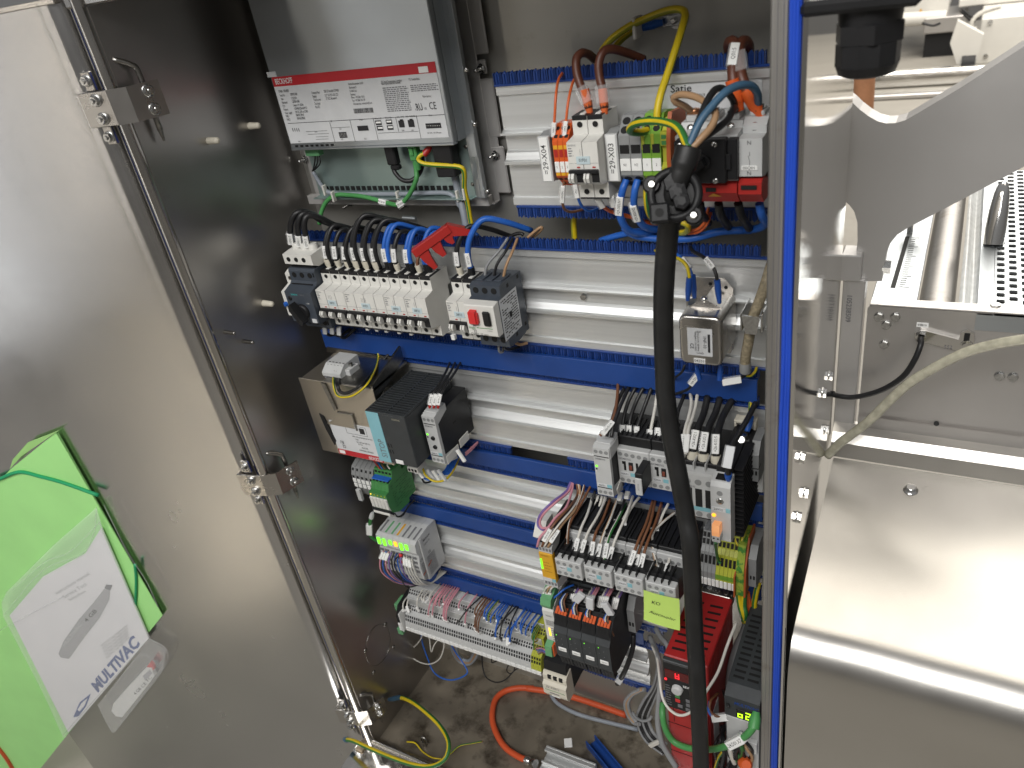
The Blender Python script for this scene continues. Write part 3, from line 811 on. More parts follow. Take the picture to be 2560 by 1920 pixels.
# plugs under the computer
def plug(lb, mb, m, name='connector', cat='connector', extra=None):
    b = min(mb.v, key=lambda p: p[2])
    if extra is None: return solo(name, mb, m, lb, cat)
p = U('E', 275, 1180, Y=0.038)
plug('small green plug under the left corner of the computer', MB().box(p.x, p.x + 0.026, 0.032, 0.044, p.z - 0.011, 0.2033, 0.001), 'green_light')
p = U('E', 905, 1175, Y=0.036)
b = MB().box(p.x, p.x + 0.017, 0.030, 0.042, p.z - 0.024, 0.2033, 0.002); b.box(p.x + 0.003, p.x + 0.018, 0.031, 0.041, p.z - 0.031, p.z - 0.024, 0.002)
plug('black serial plug under the middle of the computer', b, 'black_plastic')
p = U('E', 1098, 1172, Y=0.036)
b = MB().box(p.x, p.x + 0.013, 0.030, 0.042, p.z - 0.018, 0.2033, 0.0015); b.box(p.x + 0.003, p.x + 0.009, 0.028, 0.030, p.z - 0.010, p.z, 0.0005); b.cyl((p.x + 0.007, 0.036, p.z - 0.016), (p.x + 0.007, 0.036, p.z - 0.031), 0.0055, 0.0035)
plug('green network plug under the computer', b, 'wire_ethernet')
p = U('E', 1295, 1165, Y=0.036)
plug('large black power plug under the right of the computer', MB().box(p.x, p.x + 0.030, 0.028, 0.046, p.z - 0.040, 0.2033, 0.0015), 'black_plastic')
wire('green network cable looping under the computer into the duct', wp('E', [(1140, 1290, 0.036), (1152, 1370, 0.034), (1148, 1440, 0.03), (1090, 1560, 0.03), (1010, 1632, 0.03), (900, 1612, 0.034), (740, 1570, 0.036), (600, 1555, 0.038), (520, 1555, 0.036), (450, 1592, 0.034), (410, 1650, 0.03), (385, 1730, 0.025), (378, 1790, 0.022)]), 0.0034, 'ethernet',
     mk=[(0.186, 0.013, '=29-X06', 0.0075, 'label_white'), (0.150, 0.014, '+A18:X6', 0.007, 'label_white')], cat='cable', name='cable')
wire('yellow and green earth wire leaving a red lug below the computer', wp('E', [(1255, 1180, 0.034), (1225, 1215, 0.030), (1180, 1240, 0.024), (1165, 1275, 0.022), (1210, 1305, 0.022), (1330, 1318, 0.026), (1460, 1325, 0.03), (1520, 1345, 0.032), (1535, 1400, 0.034), (1535, 1500, 0.036), (1560, 1620, 0.036), (1580, 1740, 0.034), (1600, 1850, 0.03)]), 0.0034, ['yellow', 'green'], cat='earth wire', name='wire', ferr0=('red_plastic', 0.016, 0.0046))
wire('grey cable running down behind the yellow earth wire', wp('E', [(1450, 1370, 0.05), (1475, 1480, 0.05), (1500, 1580, 0.05), (1530, 1700, 0.045), (1555, 1840, 0.04)]), 0.0052, 'cablegrey', cat='cable', name='cable')
wire('thin grey cable tied along the bottom edge of the computer', wp('E', [(330, 1370, 0.044), (370, 1440, 0.046), (430, 1520, 0.046), (520, 1545, 0.046), (800, 1548, 0.048), (1100, 1545, 0.048), (1380, 1538, 0.05), (1460, 1580, 0.05), (1500, 1650, 0.048)]), 0.0032, 'cablegrey', cat='cable', name='cable')
for i, (x, dx) in enumerate(((345, 0), (360, 6), (375, 14))):
    wire('thin black lead below the small green plug, %s of three' % ORD[i], wp('E', [(x, 1240, 0.036), (x - 5 + dx, 1300, 0.034), (330 + dx, 1350, 0.038), (322, 1362, 0.042)]), 0.0011, 'black', 'thin black leads of the green plug', cat='lead', n=6)
wire('thick black lead curving out of the serial plug', wp('E', [(960, 1320, 0.036), (985, 1380, 0.034), (1040, 1435, 0.032), (1110, 1440, 0.034), (1170, 1390, 0.042), (1200, 1310, 0.048), (1195, 1200, 0.05)]), 0.0032, 'black', cat='cable', name='cable')
for i, (x, y, Y) in enumerate(((495, 1565, 0.032), (425, 1515, 0.044), (1010, 1565, 0.046), (1485, 1560, 0.046), (1540, 1545, 0.036))):
    p = U('E', x, y, Y=Y)
    b = MB().box(p.x - 0.0016, p.x + 0.0016, p.y - 0.005, p.y + 0.003, p.z - 0.008, p.z + 0.008, 0.0008)
    solo('cable_tie', b, 'cable_tie', ['white cable tie around the green cable at the left', 'white cable tie at the lower left corner of the computer', 'white cable tie under the middle of the computer', 'white cable tie on the grey cables below the computer', 'white cable tie beside the yellow earth wire'][i], 'cable tie', 'cable ties below the computer')
# ------------------------------------------------------------------ miniature circuit breakers (18 mm poles)
MCBP = [(-0.002, 0.0447), (-0.0440, 0.0447), (-0.0440, 0.0262), (-0.0480, 0.0250), (-0.0645, 0.0228), (-0.0645, -0.0205), (-0.0600, -0.0240), (-0.0440, -0.0265), (-0.0440, -0.0447), (-0.002, -0.0447), (-0.002, -0.0190), (-0.008, -0.0180), (-0.008, 0.0180), (-0.002, 0.0190)]
def shared(name, fn, mats):
    k = '_' + name
    if k not in TXT:
        mb = MB(); fn(mb); TXT[k] = mb.mesh(name, mats)
    return TXT[k]
def _pole(m): m.prism(MCBP, 0.0002, 0.0174, 'x')
def _hole(m):
    m.cyl((0, -0.0442, 0), (0, -0.0436, 0), 0.0033, n=14, mi=0)
    m.tube([(0.0035 * math.cos(PI * a / 7), -0.0442, 0.0035 * math.sin(PI * a / 7)) for a in range(15)], 0.0003, 4, [1])
def _top(m):
    m.box(0.0003, 0.0173, -0.0447, -0.0405, 0.0408, 0.0455, 0.0005); m.box(0.0003, 0.0173, -0.0405, -0.016, 0.0447, 0.0454, 0)
def _tab(m): m.box(0.0075, 0.0135, -0.0395, -0.020, 0.0450, 0.0464, 0.0004)
def _lever(m):
    m.box(0.0085, 0.0170, -0.0655, -0.0640, -0.0200, -0.0090, 0, 1)
    for (a, b) in ((0.0012, 0.0034), (0.0046, 0.0078)):
        m.prism([(-0.0640, -0.0085), (-0.0700, -0.0095), (-0.0725, -0.0140), (-0.0705, -0.0190), (-0.0640, -0.0222)], a, b, 'x')
    m.prism([(-0.0640, -0.0090), (-0.0690, -0.0130), (-0.0690, -0.0180), (-0.0640, -0.0215)], 0.0034, 0.0046, 'x')
def mcb(x0, n, zc, label, tag, group, splits=None):
    t = thing('circuit_breaker', label, 'circuit breaker', (x0, 0, zc), group)
    for i in range(n):
        p = part('pole', shared('pole', _pole, ['white_plastic']), 'white_plastic', t, loc=(i * 0.018, 0, 0))
        h = part('terminal_hole', shared('terminal_hole', _hole, ['hole', 'white_plastic']), 'hole', p, loc=(0.0088, 0, 0.0362))
        h = part('terminal_hole', shared('terminal_hole', _hole, ['hole', 'white_plastic']), 'hole', p, loc=(0.0088, 0, -0.0372))
        part('clamp_strip', shared('clamp_strip', _top, ['black_plastic']), 'black_plastic', p)
        part('tab', shared('tab', _tab, ['white_plastic']), 'white_plastic', p)
        part('lever', shared('lever', _lever, ['white_plastic', 'black_plastic']), 'white_plastic', p)
        part('indicator', MB().box(0.010, 0.0135, -0.0651, -0.0644, -0.0045, -0.0031, 0), 'red_plastic', p)
    w = n * 0.018
    part('lever_bar', MB().box(0.0008, w - 0.001, -0.0690, -0.0640, -0.0100, -0.0058, 0.0008), 'black_plastic', t)
    part('clamp_strip', MB().box(0.0004, w - 0.0008, -0.0447, -0.0400, -0.0455, -0.0436, 0.0004), 'black_plastic', t)
    f = MB()
    for i in range(1, n): f.quad((i * 0.018 - 0.0002, -0.0647, 0.0205), (i * 0.018 + 0.0001, -0.0647, 0.0205), (i * 0.018 + 0.0001, -0.0647, 0.0005), (i * 0.018 - 0.0002, -0.0647, 0.0005))
    f.quad((0.001, -0.0647, 0.0003), (w - 0.001, -0.0647, 0.0003), (w - 0.001, -0.0647, 0.0006), (0.001, -0.0647, 0.0006))
    for i in range(4): lines(f, 0.0015, 0.0075, -0.0647, 0.0170 - i * 0.0026, 0.0148 - i * 0.0026, 1, 0.5, 0.4, i)
    for k in range(n): f.box(w * 0.42 + k * 0.0025, w * 0.42 + k * 0.0025 + 0.0002, -0.0648, -0.0646, 0.009, 0.016, 0)
    part('print', f, 'ink_grey', t)
    text(t, 'SIEMENS', 0.0012, -0.0648, 0.0196, 0.0026, 'ink_grey')
    s = part('tag', MB().box(w / 2 - 0.008, w / 2 + 0.008, -0.0652, -0.0646, -0.0005, 0.0080, 0.0002), 'label_blue', t)
    text(s, tag, w / 2, -0.0654, 0.0038, 0.0050, 'ink', 'CENTER', bold=0.01, xs=0.8)
    return t
mcb(0.4250, 2, 0.201, 'white two pole circuit breaker between the =29-X04 and =29-X03 tags', '01F01', 'circuit breakers')

# ------------------------------------------------------------------ terminals and end brackets
def terminal(x, w, zc, m, label, group, tag='', depth=0.045, h=0.070, tagm='label_white', holes=2, name='terminal_block', big=False, y0=0.0, zig=True):
    t = thing(name, label, 'terminal block', (x, y0, zc), group)
    hh = h / 2; s = depth
    prf = [(0.004, hh - 0.004), (-0.012, hh), (-s * 0.62, hh), (-s, hh * 0.55), (-s, -hh * 0.55), (-s * 0.62, -hh), (-0.012, -hh), (0.004, -hh + 0.004)]
    part('housing', MB().prism(prf, 0.0002, w - 0.0002, 'x'), m, t)
    for sg in (1, -1):
        for q in range(holes):
            f = (0.28, 0.72)[q] if holes == 2 else 0.5
            y = -s * (0.62 + 0.38 * (1 - f)); z = sg * (hh - hh * 0.45 * (1 - f))
            y = -s * 0.62 - s * 0.38 * f; z = sg * (hh - hh * 0.45 * f)
            nrm = Vector((0, -hh * 0.45, sg * s * 0.38)).normalized()
            e = Vector((0, sg * nrm.z, -sg * nrm.y)) if True else None
            u = Vector((0, -s * 0.38, -sg * hh * 0.45)).normalized()
            c = Vector((w / 2, y, z)) + nrm * 0.0002
            r = w * 0.34
            l = (0.0042 if holes == 2 else 0.007) * (1.3 if big else 1)
            hm = MB()
            if big or q == 0: hm.lathe(c, nrm, [(-0.0005, r * 1.05), (0.0001, r * 1.05)], 12)
            else: hm.quad(c - u * l / 2 - Vector((r, 0, 0)), c - u * l / 2 + Vector((r, 0, 0)), c + u * l / 2 + Vector((r, 0, 0)), c + u * l / 2 - Vector((r, 0, 0)))
            part('opening', hm, 'hole', t)
    if tag is not None:
        g = part('tag', MB().box(0.0005, w - 0.0005, -s - 0.0012, -s + 0.0005, -hh * 0.42, -hh * 0.08, 0.0003), tagm, t)
        if tag: text(g, tag, w / 2, -s - 0.0014, -hh * 0.25, 0.0040, 'ink', 'CENTER', xs=0.8)
    part('bridge', MB().box(0.001, w - 0.001, -s - 0.0006, -s + 0.001, hh * 0.06, hh * 0.30, 0.0003), 'hole' if m != 'orange_plastic' else 'red_plastic', t)
    return t
def end_bracket(x, w, zc, label, txt, m='label_white'):
    t = thing('end_bracket', label, 'end bracket', (x, 0, zc), 'lettered end brackets')
    part('clamp', MB().prism([(0.003, 0.024), (-0.030, 0.028), (-0.042, 0.025), (-0.042, -0.025), (-0.030, -0.028), (0.003, -0.024)], 0.001, w - 0.001, 'x'), 'grey_plastic', t)
    part('tag_holder', MB().box(0, w, -0.0460, -0.0420, -0.0255, 0.0255, 0.0006), 'light_grey_plastic', t)
    s = part('tag', MB().box(0.0018, w - 0.0018, -0.0466, -0.0460, -0.0245, 0.0245, 0.0002), m, t)
    text(s, txt, w / 2, -0.0468, 0, 0.0092, 'ink', 'CENTER', rot=PI / 2, bold=0.012)
    return t
end_bracket(0.3810, 0.0140, 0.201, 'white end bracket lettered =29-X04 left of the orange terminals', '=29-X04')
end_bracket(0.4615, 0.0140, 0.201, 'white end bracket lettered =29-X03 right of the white breaker', '=29-X03')
for i in range(3):
    t = terminal(0.3985 + i * 0.0064, 0.0064, 0.201, 'orange_plastic', 'orange terminal block, %s of three left of the upper breaker' % ORD[i], 'orange terminal blocks', str(i + 1))
    part('flash_mark', MB().box(0.0006, 0.0058, -0.0455, -0.0445, 0.0108, 0.0150, 0.0002), 'yellow_plastic', t)
    part('flash_mark', MB().box(0.0006, 0.0058, -0.0455, -0.0445, -0.0185, -0.0150, 0.0002), 'yellow_plastic', t)
for i in range(2):
    terminal(0.4765 + i * 0.0125, 0.0125, 0.203, 'grey_plastic', 'wide grey terminal block marked N%d beside the =29-X03 tag' % (i + 1), 'wide grey terminals', 'N%d' % (i + 1), big=True, h=0.076)
for i in range(2):
    t = terminal(0.5018 + i * 0.0105, 0.0105, 0.203, 'green_terminal', 'green and yellow earth terminal marked %d, %s' % (i + 1, ('next to N2', 'next to the end clamp')[i]), 'earth terminals on the top rail', str(i + 1), big=True, h=0.078)
    part('stripe', MB().box(0.0001, 0.0035, -0.0455, -0.030, 0.006, 0.022, 0.0003), 'yellow_green', t)
t = thing('end_clamp', 'yellow green end clamp with rust orange plate beside the main switch', 'end clamp', (0.5235, 0, 0.201))
part('clamp', MB().prism([(0.003, 0.036), (-0.030, 0.036), (-0.040, 0.026), (-0.047, 0.026), (-0.047, 0.012), (-0.042, 0.010), (-0.042, -0.006), (-0.047, -0.010), (-0.047, -0.024), (-0.030, -0.034), (0.003, -0.034)], 0, 0.0068, 'x'), 'yellow_green', t)
part('end_plate', MB().prism([(0.003, 0.040), (-0.040, 0.044), (-0.046, 0.034), (-0.050, 0.020), (-0.052, -0.002), (-0.050, -0.020), (-0.044, -0.026), (0.003, -0.034)], 0.0072, 0.0115, 'x'), mat('rust_orange', (0.36, 0.085, 0.02), 0.5) and 'rust_orange', t)
for (z0, z1) in ((0.013, 0.017), (0.019, 0.023), (-0.018, -0.013)): part('slot', MB().box(0.001, 0.006, -0.0476, -0.0465, z0, z1, 0), 'green_plastic', t)

# ------------------------------------------------------------------ main switch
ms = thing('main_switch', 'grey main switch with black square front plate and red bottom covers', 'main switch', (0.546, 0, 0.201))
bd = MB().prism([(0, 0.034), (-0.046, 0.034), (-0.050, 0.028), (-0.068, 0.026), (-0.068, -0.018), (-0.060, -0.022), (0, -0.040)], 0, 0.0610, 'x')
for x in (0.004, 0.024, 0.044): bd.box(x, x + 0.013, -0.044, -0.020, 0.034, 0.040, 0.001)
part('body', bd, 'light_grey_plastic', ms)
bp = part('front_plate', MB().box(0.002, 0.053, -0.0800, -0.0682, -0.0175, 0.0250, 0.0015), 'black_plastic', ms)
part('side_block', MB().box(0.0533, 0.0630, -0.0780, -0.0682, -0.0145, 0.0245, 0.001), 'black_plastic', ms)
part('latch', MB().box(0.053, 0.0575, -0.0808, -0.0780, -0.004, 0.011, 0.0006), 'black_plastic', ms)
hb = MB().cyl((0.030, -0.080, 0.004), (0.030, -0.083, 0.004), 0.0085, n=18)
hb.prism([(0.018, -0.008), (0.028, -0.002), (0.036, 0.004), (0.033, 0.010), (0.026, 0.006), (0.0165, -0.0035)], -0.094, -0.083, 'y')
part('rotary_shaft', hb, 'black_plastic', ms)
for (x, z) in ((0.042, 0.0205), (0.0425, -0.0145), (0.008, 0.0205)):
    part('screw', MB().lathe((x, -0.080, z), (0, -1, 0), [(0, 0.0030), (0.0006, 0.0030), (0.0008, 0.001)], 12), 'steel_screw', bp)
for (x, z) in ((0.010, 0.0295), (0.030, 0.0295), (0.050, 0.0295)):
    part('screw', MB().lathe((x, -0.0495, z), (0, -1, 0.4), [(0, 0.0036), (0.0006, 0.0036), (0.0008, 0.001)], 12), 'steel_screw', ms)
for x in (0.010, 0.030, 0.050):
    part('lug', MB().box(x - 0.006, x + 0.006, -0.040, -0.026, 0.040, 0.0422, 0.0005).lathe((x, -0.034, 0.0422), (0, 0, 1), [(0, 0.005), (0.002, 0.005), (0.0026, 0.003)], 12), 'copper' if x < 0.02 else 'steel_screw', ms)
rc = MB().prism([(-0.010, -0.018), (-0.066, -0.018), (-0.070, -0.022), (-0.070, -0.030), (-0.060, -0.0420), (-0.010, -0.0420)], 0.0005, 0.0605, 'x')
rp = part('red_cover', rc, 'red_plastic', ms)
part('slot', MB().box(0.030, 0.040, -0.0712, -0.0695, -0.0285, -0.0245, 0), 'hole', rp); part('slot', MB().box(0.008, 0.018, -0.0712, -0.0695, -0.0285, -0.0245, 0), 'hole', rp)
part('warning_mark', MB().add([(0.031, -0.0672, -0.0345), (0.045, -0.0672, -0.0345), (0.038, -0.0716, -0.0300)], [(0, 1, 2)]), 'yellow_plastic', rp)
ns = thing('neutral_pole', 'grey neutral pole marked N attached right of the main switch', 'neutral pole', (0.6078, 0, 0.201))
nb = MB().prism([(0, 0.036), (-0.042, 0.036), (-0.052, 0.030), (-0.052, 0.023), (-0.070, 0.0225), (-0.070, -0.0135), (-0.060, -0.0160), (0, -0.040)], 0, 0.0225, 'x')
nb.box(0.004, 0.018, -0.042, -0.020, 0.036, 0.041, 0.001)
part('body', nb, 'light_grey_plastic', ns)
part('screw', MB().lathe((0.011, -0.050, 0.0285), (0, -1, 0.5), [(0, 0.0042), (0.0006, 0.0042), (0.0008, 0.001)], 12), 'steel_screw', ns)
part('lug', MB().box(0.005, 0.017, -0.040, -0.026, 0.041, 0.0430, 0.0005).lathe((0.011, -0.034, 0.043), (0, 0, 1), [(0, 0.005), (0.0025, 0.005), (0.003, 0.003)], 12), 'steel_screw', ns)
text(ns, 'N', 0.0105, -0.0703, 0.0185, 0.0055, 'ink', 'CENTER'); text(ns, 'N', 0.0105, -0.0703, -0.0105, 0.0055, 'ink', 'CENTER')
sy = MB().box(0.0108, 0.0112, -0.0703, -0.0701, 0.006, 0.010, 0).box(0.0108, 0.0112, -0.0703, -0.0701, -0.003, 0.0005, 0).add([(0.0095, -0.0703, 0.0065), (0.0099, -0.0703, 0.0065), (0.0113, -0.0703, 0.0005), (0.0109, -0.0703, 0.0005)], [(0, 1, 2, 3)])
part('symbol', sy, 'ink', ns)
g = part('tag', MB().box(0.003, 0.0185, -0.0708, -0.0700, -0.0075, -0.0030, 0.0003), 'label_white', ns); text(g, '00Q01', 0.0107, -0.0710, -0.0052, 0.0042, 'ink', 'CENTER', bold=0.01)
rp = part('red_cover', MB().prism([(-0.010, -0.0165), (-0.066, -0.0165), (-0.071, -0.020), (-0.071, -0.031), (-0.060, -0.0420), (-0.010, -0.0420)], 0.0003, 0.0225, 'x'), 'red_plastic', ns)
part('slot', MB().box(0.003, 0.018, -0.0722, -0.0705, -0.0260, -0.0220, 0), 'hole', rp)
# stickers on the short profile
p = U('3', 1408, 480, Y=0.0102)
st = thing('sticker', 'white supplier sticker reading Satie on the top profile behind orange wires', 'sticker', (0.5135, 0.0100, 0.2345))
part('paper', MB().box(0, 0.070, -0.0004, 0, 0, 0.0272, 0), 'label_silver', st)
part('paper', MB().box(0.074, 0.0985, -0.0004, 0, 0, 0.0272, 0), 'label_silver', st)
text(st, 'Satie', 0.004, -0.0007, 0.0222, 0.0105, 'ink', bold=0.045, xs=1.15)
text(st, 'Ihre Ref.: 106254069', 0.003, -0.0007, 0.0145, 0.0045, 'ink', bold=0.01)
text(st, '00QL', 0.006, -0.0007, 0.0070, 0.0045, 'ink', bold=0.01)
text(st, 'RU', 0.078, -0.0007, 0.0235, 0.0066, 'ink', bold=0.05, shear=-0.2)
for i, s_ in enumerate(('1101107', '103302', '1.308')): text(st, s_, 0.0765, -0.0007, 0.0165 - i * 0.005, 0.0042, 'ink')
w = thing('warning_sticker', 'yellow warning triangle sticker behind the lower end of the upper breaker', 'warning sticker', (0.4130, 0.0100, 0.1425))
part('triangle', MB().add([(0, -0.0004, 0), (0.030, -0.0004, 0), (0.015, -0.0004, 0.0255)], [(0, 1, 2)]), 'ink', w)
part('field', MB().add([(0.0025, -0.0007, 0.0015), (0.0275, -0.0007, 0.0015), (0.015, -0.0007, 0.0225)], [(0, 1, 2)]), 'yellow_plastic', w)
part('flash', MB().add([(0.015, -0.0010, 0.0165), (0.0118, -0.0010, 0.0095), (0.0150, -0.0010, 0.0095), (0.0135, -0.0010, 0.0035), (0.0180, -0.0010, 0.0110), (0.0152, -0.0010, 0.0110)], [(0, 1, 2, 3, 4, 5)]), 'ink', w)

# ------------------------------------------------------------------ wiring of the top rail
wire('thin orange wire into the left orange terminal', wp('3', [(535, 472, 0.006), (508, 520, -0.012), (492, 620, -0.03), (484, 760, -0.036), (474, 912, -0.038)]), 0.0016, 'orange', mk=[(0.012, 0.016, 'X04:2', 0.0045)])
wire('thin orange wire into the right orange terminal', wp('3', [(622, 500, 0.006), (598, 545, -0.012), (572, 660, -0.03), (556, 800, -0.036), (545, 905, -0.038)]), 0.0016, 'orange', mk=[(0.012, 0.016, 'X04:4', 0.0045)])
wire('thick dark brown wire arching into the left pole of the upper breaker', wp('3', [(745, 385, 0.03), (700, 350, 0.008), (655, 345, -0.008), (625, 385, -0.016), (628, 470, -0.022), (655, 560, -0.027), (690, 640, -0.030), (705, 700, -0.031)]), 0.0047, 'darkbrown', 'thick wires of the upper breaker', mk=[(0.014, 0.018, '', 0.012, 'clear_film')], ferr=('wire_orange', 0.026, 0.0050))
wire('thick dark brown wire arching into the right pole of the upper breaker', wp('3', [(1060, 385, 0.034), (960, 345, 0.016), (860, 318, -0.004), (800, 335, -0.014), (770, 410, -0.020), (775, 500, -0.024), (795, 590, -0.028), (806, 700, -0.031)]), 0.0047, 'darkbrown', 'thick wires of the upper breaker', mk=[(0.014, 0.018, '', 0.012, 'clear_film')], ferr=('wire_orange', 0.026, 0.0050))
wire('yellow and green earth wire looping from the roof down to the earth terminal', wp('3', [(790, 330, 0.06), (850, 255, 0.055), (960, 175, 0.055), (1080, 118, 0.055), (1200, 72, 0.05), (1290, 60, 0.045), (1330, 90, 0.038), (1310, 180, 0.024), (1270, 310, 0.006), (1215, 480, -0.010), (1172, 610, -0.024), (1150, 720, -0.032), (1146, 850, -0.036)]), 0.0040, ['yellow', 'olive'], cat='earth wire')
wire('short yellow and green wire ending in a blue lug on the back wall', wp('3', [(860, 320, 0.07), (930, 245, 0.072), (1010, 192, 0.075), (1090, 165, 0.078), (1150, 152, 0.08)]), 0.0036, ['yellow', 'olive'], cat='earth wire', ferr=('wire_blue', 0.024, 0.0052))
p = U('3', 1266, 132, Y=0.086)
b = nut(p + Vector((0, 0.006, 0)), (-0.1, -0.99, 0), 0.0066, 0.012); b.box(p.x - 0.016, p.x + 0.004, p.y + 0.001, p.y + 0.003, p.z - 0.006, p.z + 0.006, 0.0008)
solo('earth_stud', b, 'steel_screw', 'earth stud with nut and washer high on the back wall', 'earth stud')
p = U('3', 1012, 172, Y=0.060)
solo('cable_tie', MB().box(p.x - 0.002, p.x + 0.002, p.y - 0.008, p.y + 0.016, p.z - 0.012, p.z + 0.010, 0.001), 'cable_tie', 'white cable tie on the two earth wires near the roof', 'cable tie')
for i, q in enumerate(([(1620, 345, 0.02), (1612, 285, 0.006), (1635, 268, -0.006), (1655, 300, -0.014), (1640, 400, -0.024), (1640, 500, -0.032), (1655, 600, -0.037), (1672, 668, -0.038)],
                       [(1740, 340, 0.02), (1735, 285, 0.006), (1705, 268, -0.004), (1678, 310, -0.014), (1685, 420, -0.024), (1700, 510, -0.032), (1745, 620, -0.037), (1800, 715, -0.038)])):
    wire('thick wire in orange sleeve into the main switch, %s one' % ('left' if i == 0 else 'right'), wp('3', q), [0.0048] * 12 + [0.0066] * 40 if False else 0.0056, 'darkbrown', 'orange sleeved feed wires', mk=[(0.045, 0.022, 'Q01:5', 0.0085)] if i == 0 else [(0.05, 0.020, '', 0.014, 'clear_film')], ferr=('orange_plastic', 0.030, 0.0066))
CABTOP = U('3', 1352, 965, Y=-0.125)
def cabwire(label, q, col, r=0.0034):
    wire(label, wp('3', q) + [CABTOP + Vector((random.uniform(-.003, .003), 0, -0.004))], r, col, 'inner wires of the black supply cable')
cabwire('brown inner wire of the black cable looping to the first switch pole', [(1378, 728, -0.034), (1330, 690, -0.046), (1268, 660, -0.055), (1258, 630, -0.058), (1310, 612, -0.062), (1400, 630, -0.07), (1480, 680, -0.085), (1525, 740, -0.098), (1500, 820, -0.108), (1430, 900, -0.118)], 'tan')
cabwire('black inner wire of the black cable in a tall loop', [(1650, 715, -0.034), (1640, 650, -0.05), (1590, 585, -0.062), (1535, 575, -0.07), (1480, 640, -0.085), (1430, 750, -0.1), (1385, 870, -0.115)], 'black')
cabwire('grey black inner wire of the black cable, lower loop', [(1660, 722, -0.034), (1645, 700, -0.055), (1610, 770, -0.075), (1560, 815, -0.09), (1490, 865, -0.105), (1420, 910, -0.118)], 'black')
cabwire('slate blue inner wire of the black cable arching to the neutral pole', [(1800, 700, -0.034), (1798, 610, -0.05), (1760, 558, -0.062), (1690, 552, -0.075), (1600, 590, -0.088), (1510, 680, -0.1), (1420, 800, -0.112)], 'slateblue', 0.0038)
cabwire('green and yellow inner wire of the black cable bending to the earth terminal', [(1050, 845, -0.040), (1000, 852, -0.055), (968, 842, -0.066), (1000, 805, -0.075), (1090, 785, -0.084), (1200, 792, -0.095), (1290, 835, -0.108)], ['green', 'yellow'] if False else 'lightgreen', 0.0040) if False else wire('green and yellow inner wire of the black cable bending to the earth terminal', wp('3', [(1085, 845, -0.040), (1030, 858, -0.055), (972, 848, -0.066), (1000, 805, -0.075), (1090, 785, -0.084), (1200, 792, -0.095), (1290, 835, -0.108)]) + [CABTOP], 0.0040, ['green', 'yellow'], 'inner wires of the black supply cable')
for i, q in enumerate(([(948, 1165, -0.036), (925, 1230, -0.042), (905, 1330, -0.04), (918, 1430, -0.034), (980, 1500, -0.02), (1090, 1508, 0.0), (1180, 1490, 0.02)], [(1022, 1165, -0.036), (1003, 1240, -0.042), (998, 1330, -0.038), (1020, 1410, -0.03), (1070, 1470, -0.016), (1150, 1485, 0.005), (1230, 1470, 0.03)])):
    wire('blue wire dropping from terminal N%d and curving back' % (i + 1), wp('3', q), 0.0042, 'blue', 'blue wires under the N terminals', mk=[(-0.030 if i == 0 else -0.040, 0.024, '+29-X03:N%d' % (i + 1), 0.0075)])
wire('earth wire below the green terminal, partly behind the black flange', wp('3', [(1095, 1160, -0.036), (1082, 1220, -0.04), (1085, 1320, -0.036), (1110, 1400, -0.02), (1180, 1440, 0.0)]), 0.0042, ['green', 'yellow'])
wire('thin brown wire under the orange terminals', wp('3', [(548, 1160, -0.034), (537, 1240, -0.036), (540, 1340, -0.03), (580, 1372, -0.018), (640, 1365, -0.004), (700, 1345, 0.01)]), 0.0017, 'brown', mk=[(-0.018, 0.022, '+29-X04:2', 0.005)])
wire('thin blue wire under the orange terminals', wp('3', [(618, 1205, -0.034), (632, 1270, -0.034), (660, 1335, -0.026), (710, 1368, -0.014), (775, 1345, 0.004)]), 0.0017, 'blue', mk=[(-0.006, 0.016, '+F01', 0.005)])
wire('thin orange wire bending out under the upper breaker', wp('3', [(770, 1300, -0.034), (800, 1340, -0.026), (860, 1375, -0.01), (960, 1400, 0.0), (1080, 1450, 0.01), (1200, 1500, 0.03)]), 0.0022, 'orange', mk=[(-0.004, 0.016, '', 0.006)])
wire('second orange wire under the upper breaker, close to the blue wires', wp('3', [(855, 1290, -0.034), (875, 1340, -0.026), (930, 1395, -0.006), (1040, 1420, 0.01), (1180, 1470, 0.03)]), 0.0022, 'orange', mk=[(-0.004, 0.016, '', 0.006)])
for i, q in enumerate(([(1425, 1312, -0.04), (1440, 1390, -0.03), (1480, 1445, 0.0)], [(1545, 1315, -0.04), (1558, 1390, -0.03), (1610, 1470, 0.0)], [(1672, 1315, -0.04), (1695, 1400, -0.03), (1745, 1480, 0.0)])):
    wire('thick black wire under the main switch, %s of three' % ORD[i], wp('3', q), 0.0045, 'black', 'black wires under the main switch')
wire('thick blue wire under the neutral pole', wp('3', [(1810, 1318, -0.04), (1825, 1390, -0.036), (1848, 1445, -0.02), (1800, 1480, 0.0), (1700, 1490, 0.02)]), 0.0045, 'blue')
wire('thick blue cable lying in the gap under the top rail, right part', wp('3', [(1240, 1555, 0.0), (1400, 1540, 0.0), (1560, 1500, 0.01), (1760, 1490, 0.02)]), 0.0046, 'blue')
wire('thick blue cable lying in the gap under the top rail, left part', wp('3', [(780, 1560, 0.02), (900, 1525, 0.014), (1020, 1500, 0.006), (1110, 1500, 0.004)]), 0.0042, 'blue')
wire('blue cable sweeping under the black flange', wp('3', [(930, 1470, -0.012), (1000, 1525, -0.006), (1120, 1545, 0.0), (1260, 1560, 0.006)]), 0.0042, 'blue')
for i, q in enumerate(([(1300, 1500, 0.0), (1400, 1490, -0.01), (1455, 1440, -0.02), (1480, 1350, 0.0)], [(1290, 1515, 0.0), (1410, 1505, -0.008), (1470, 1450, -0.018), (1495, 1380, 0.0)])):
    wire('orange wire curving up right of the black flange, %s of two' % ORD[i], wp('3', q), 0.0018, 'orange', 'orange wires right of the flange')
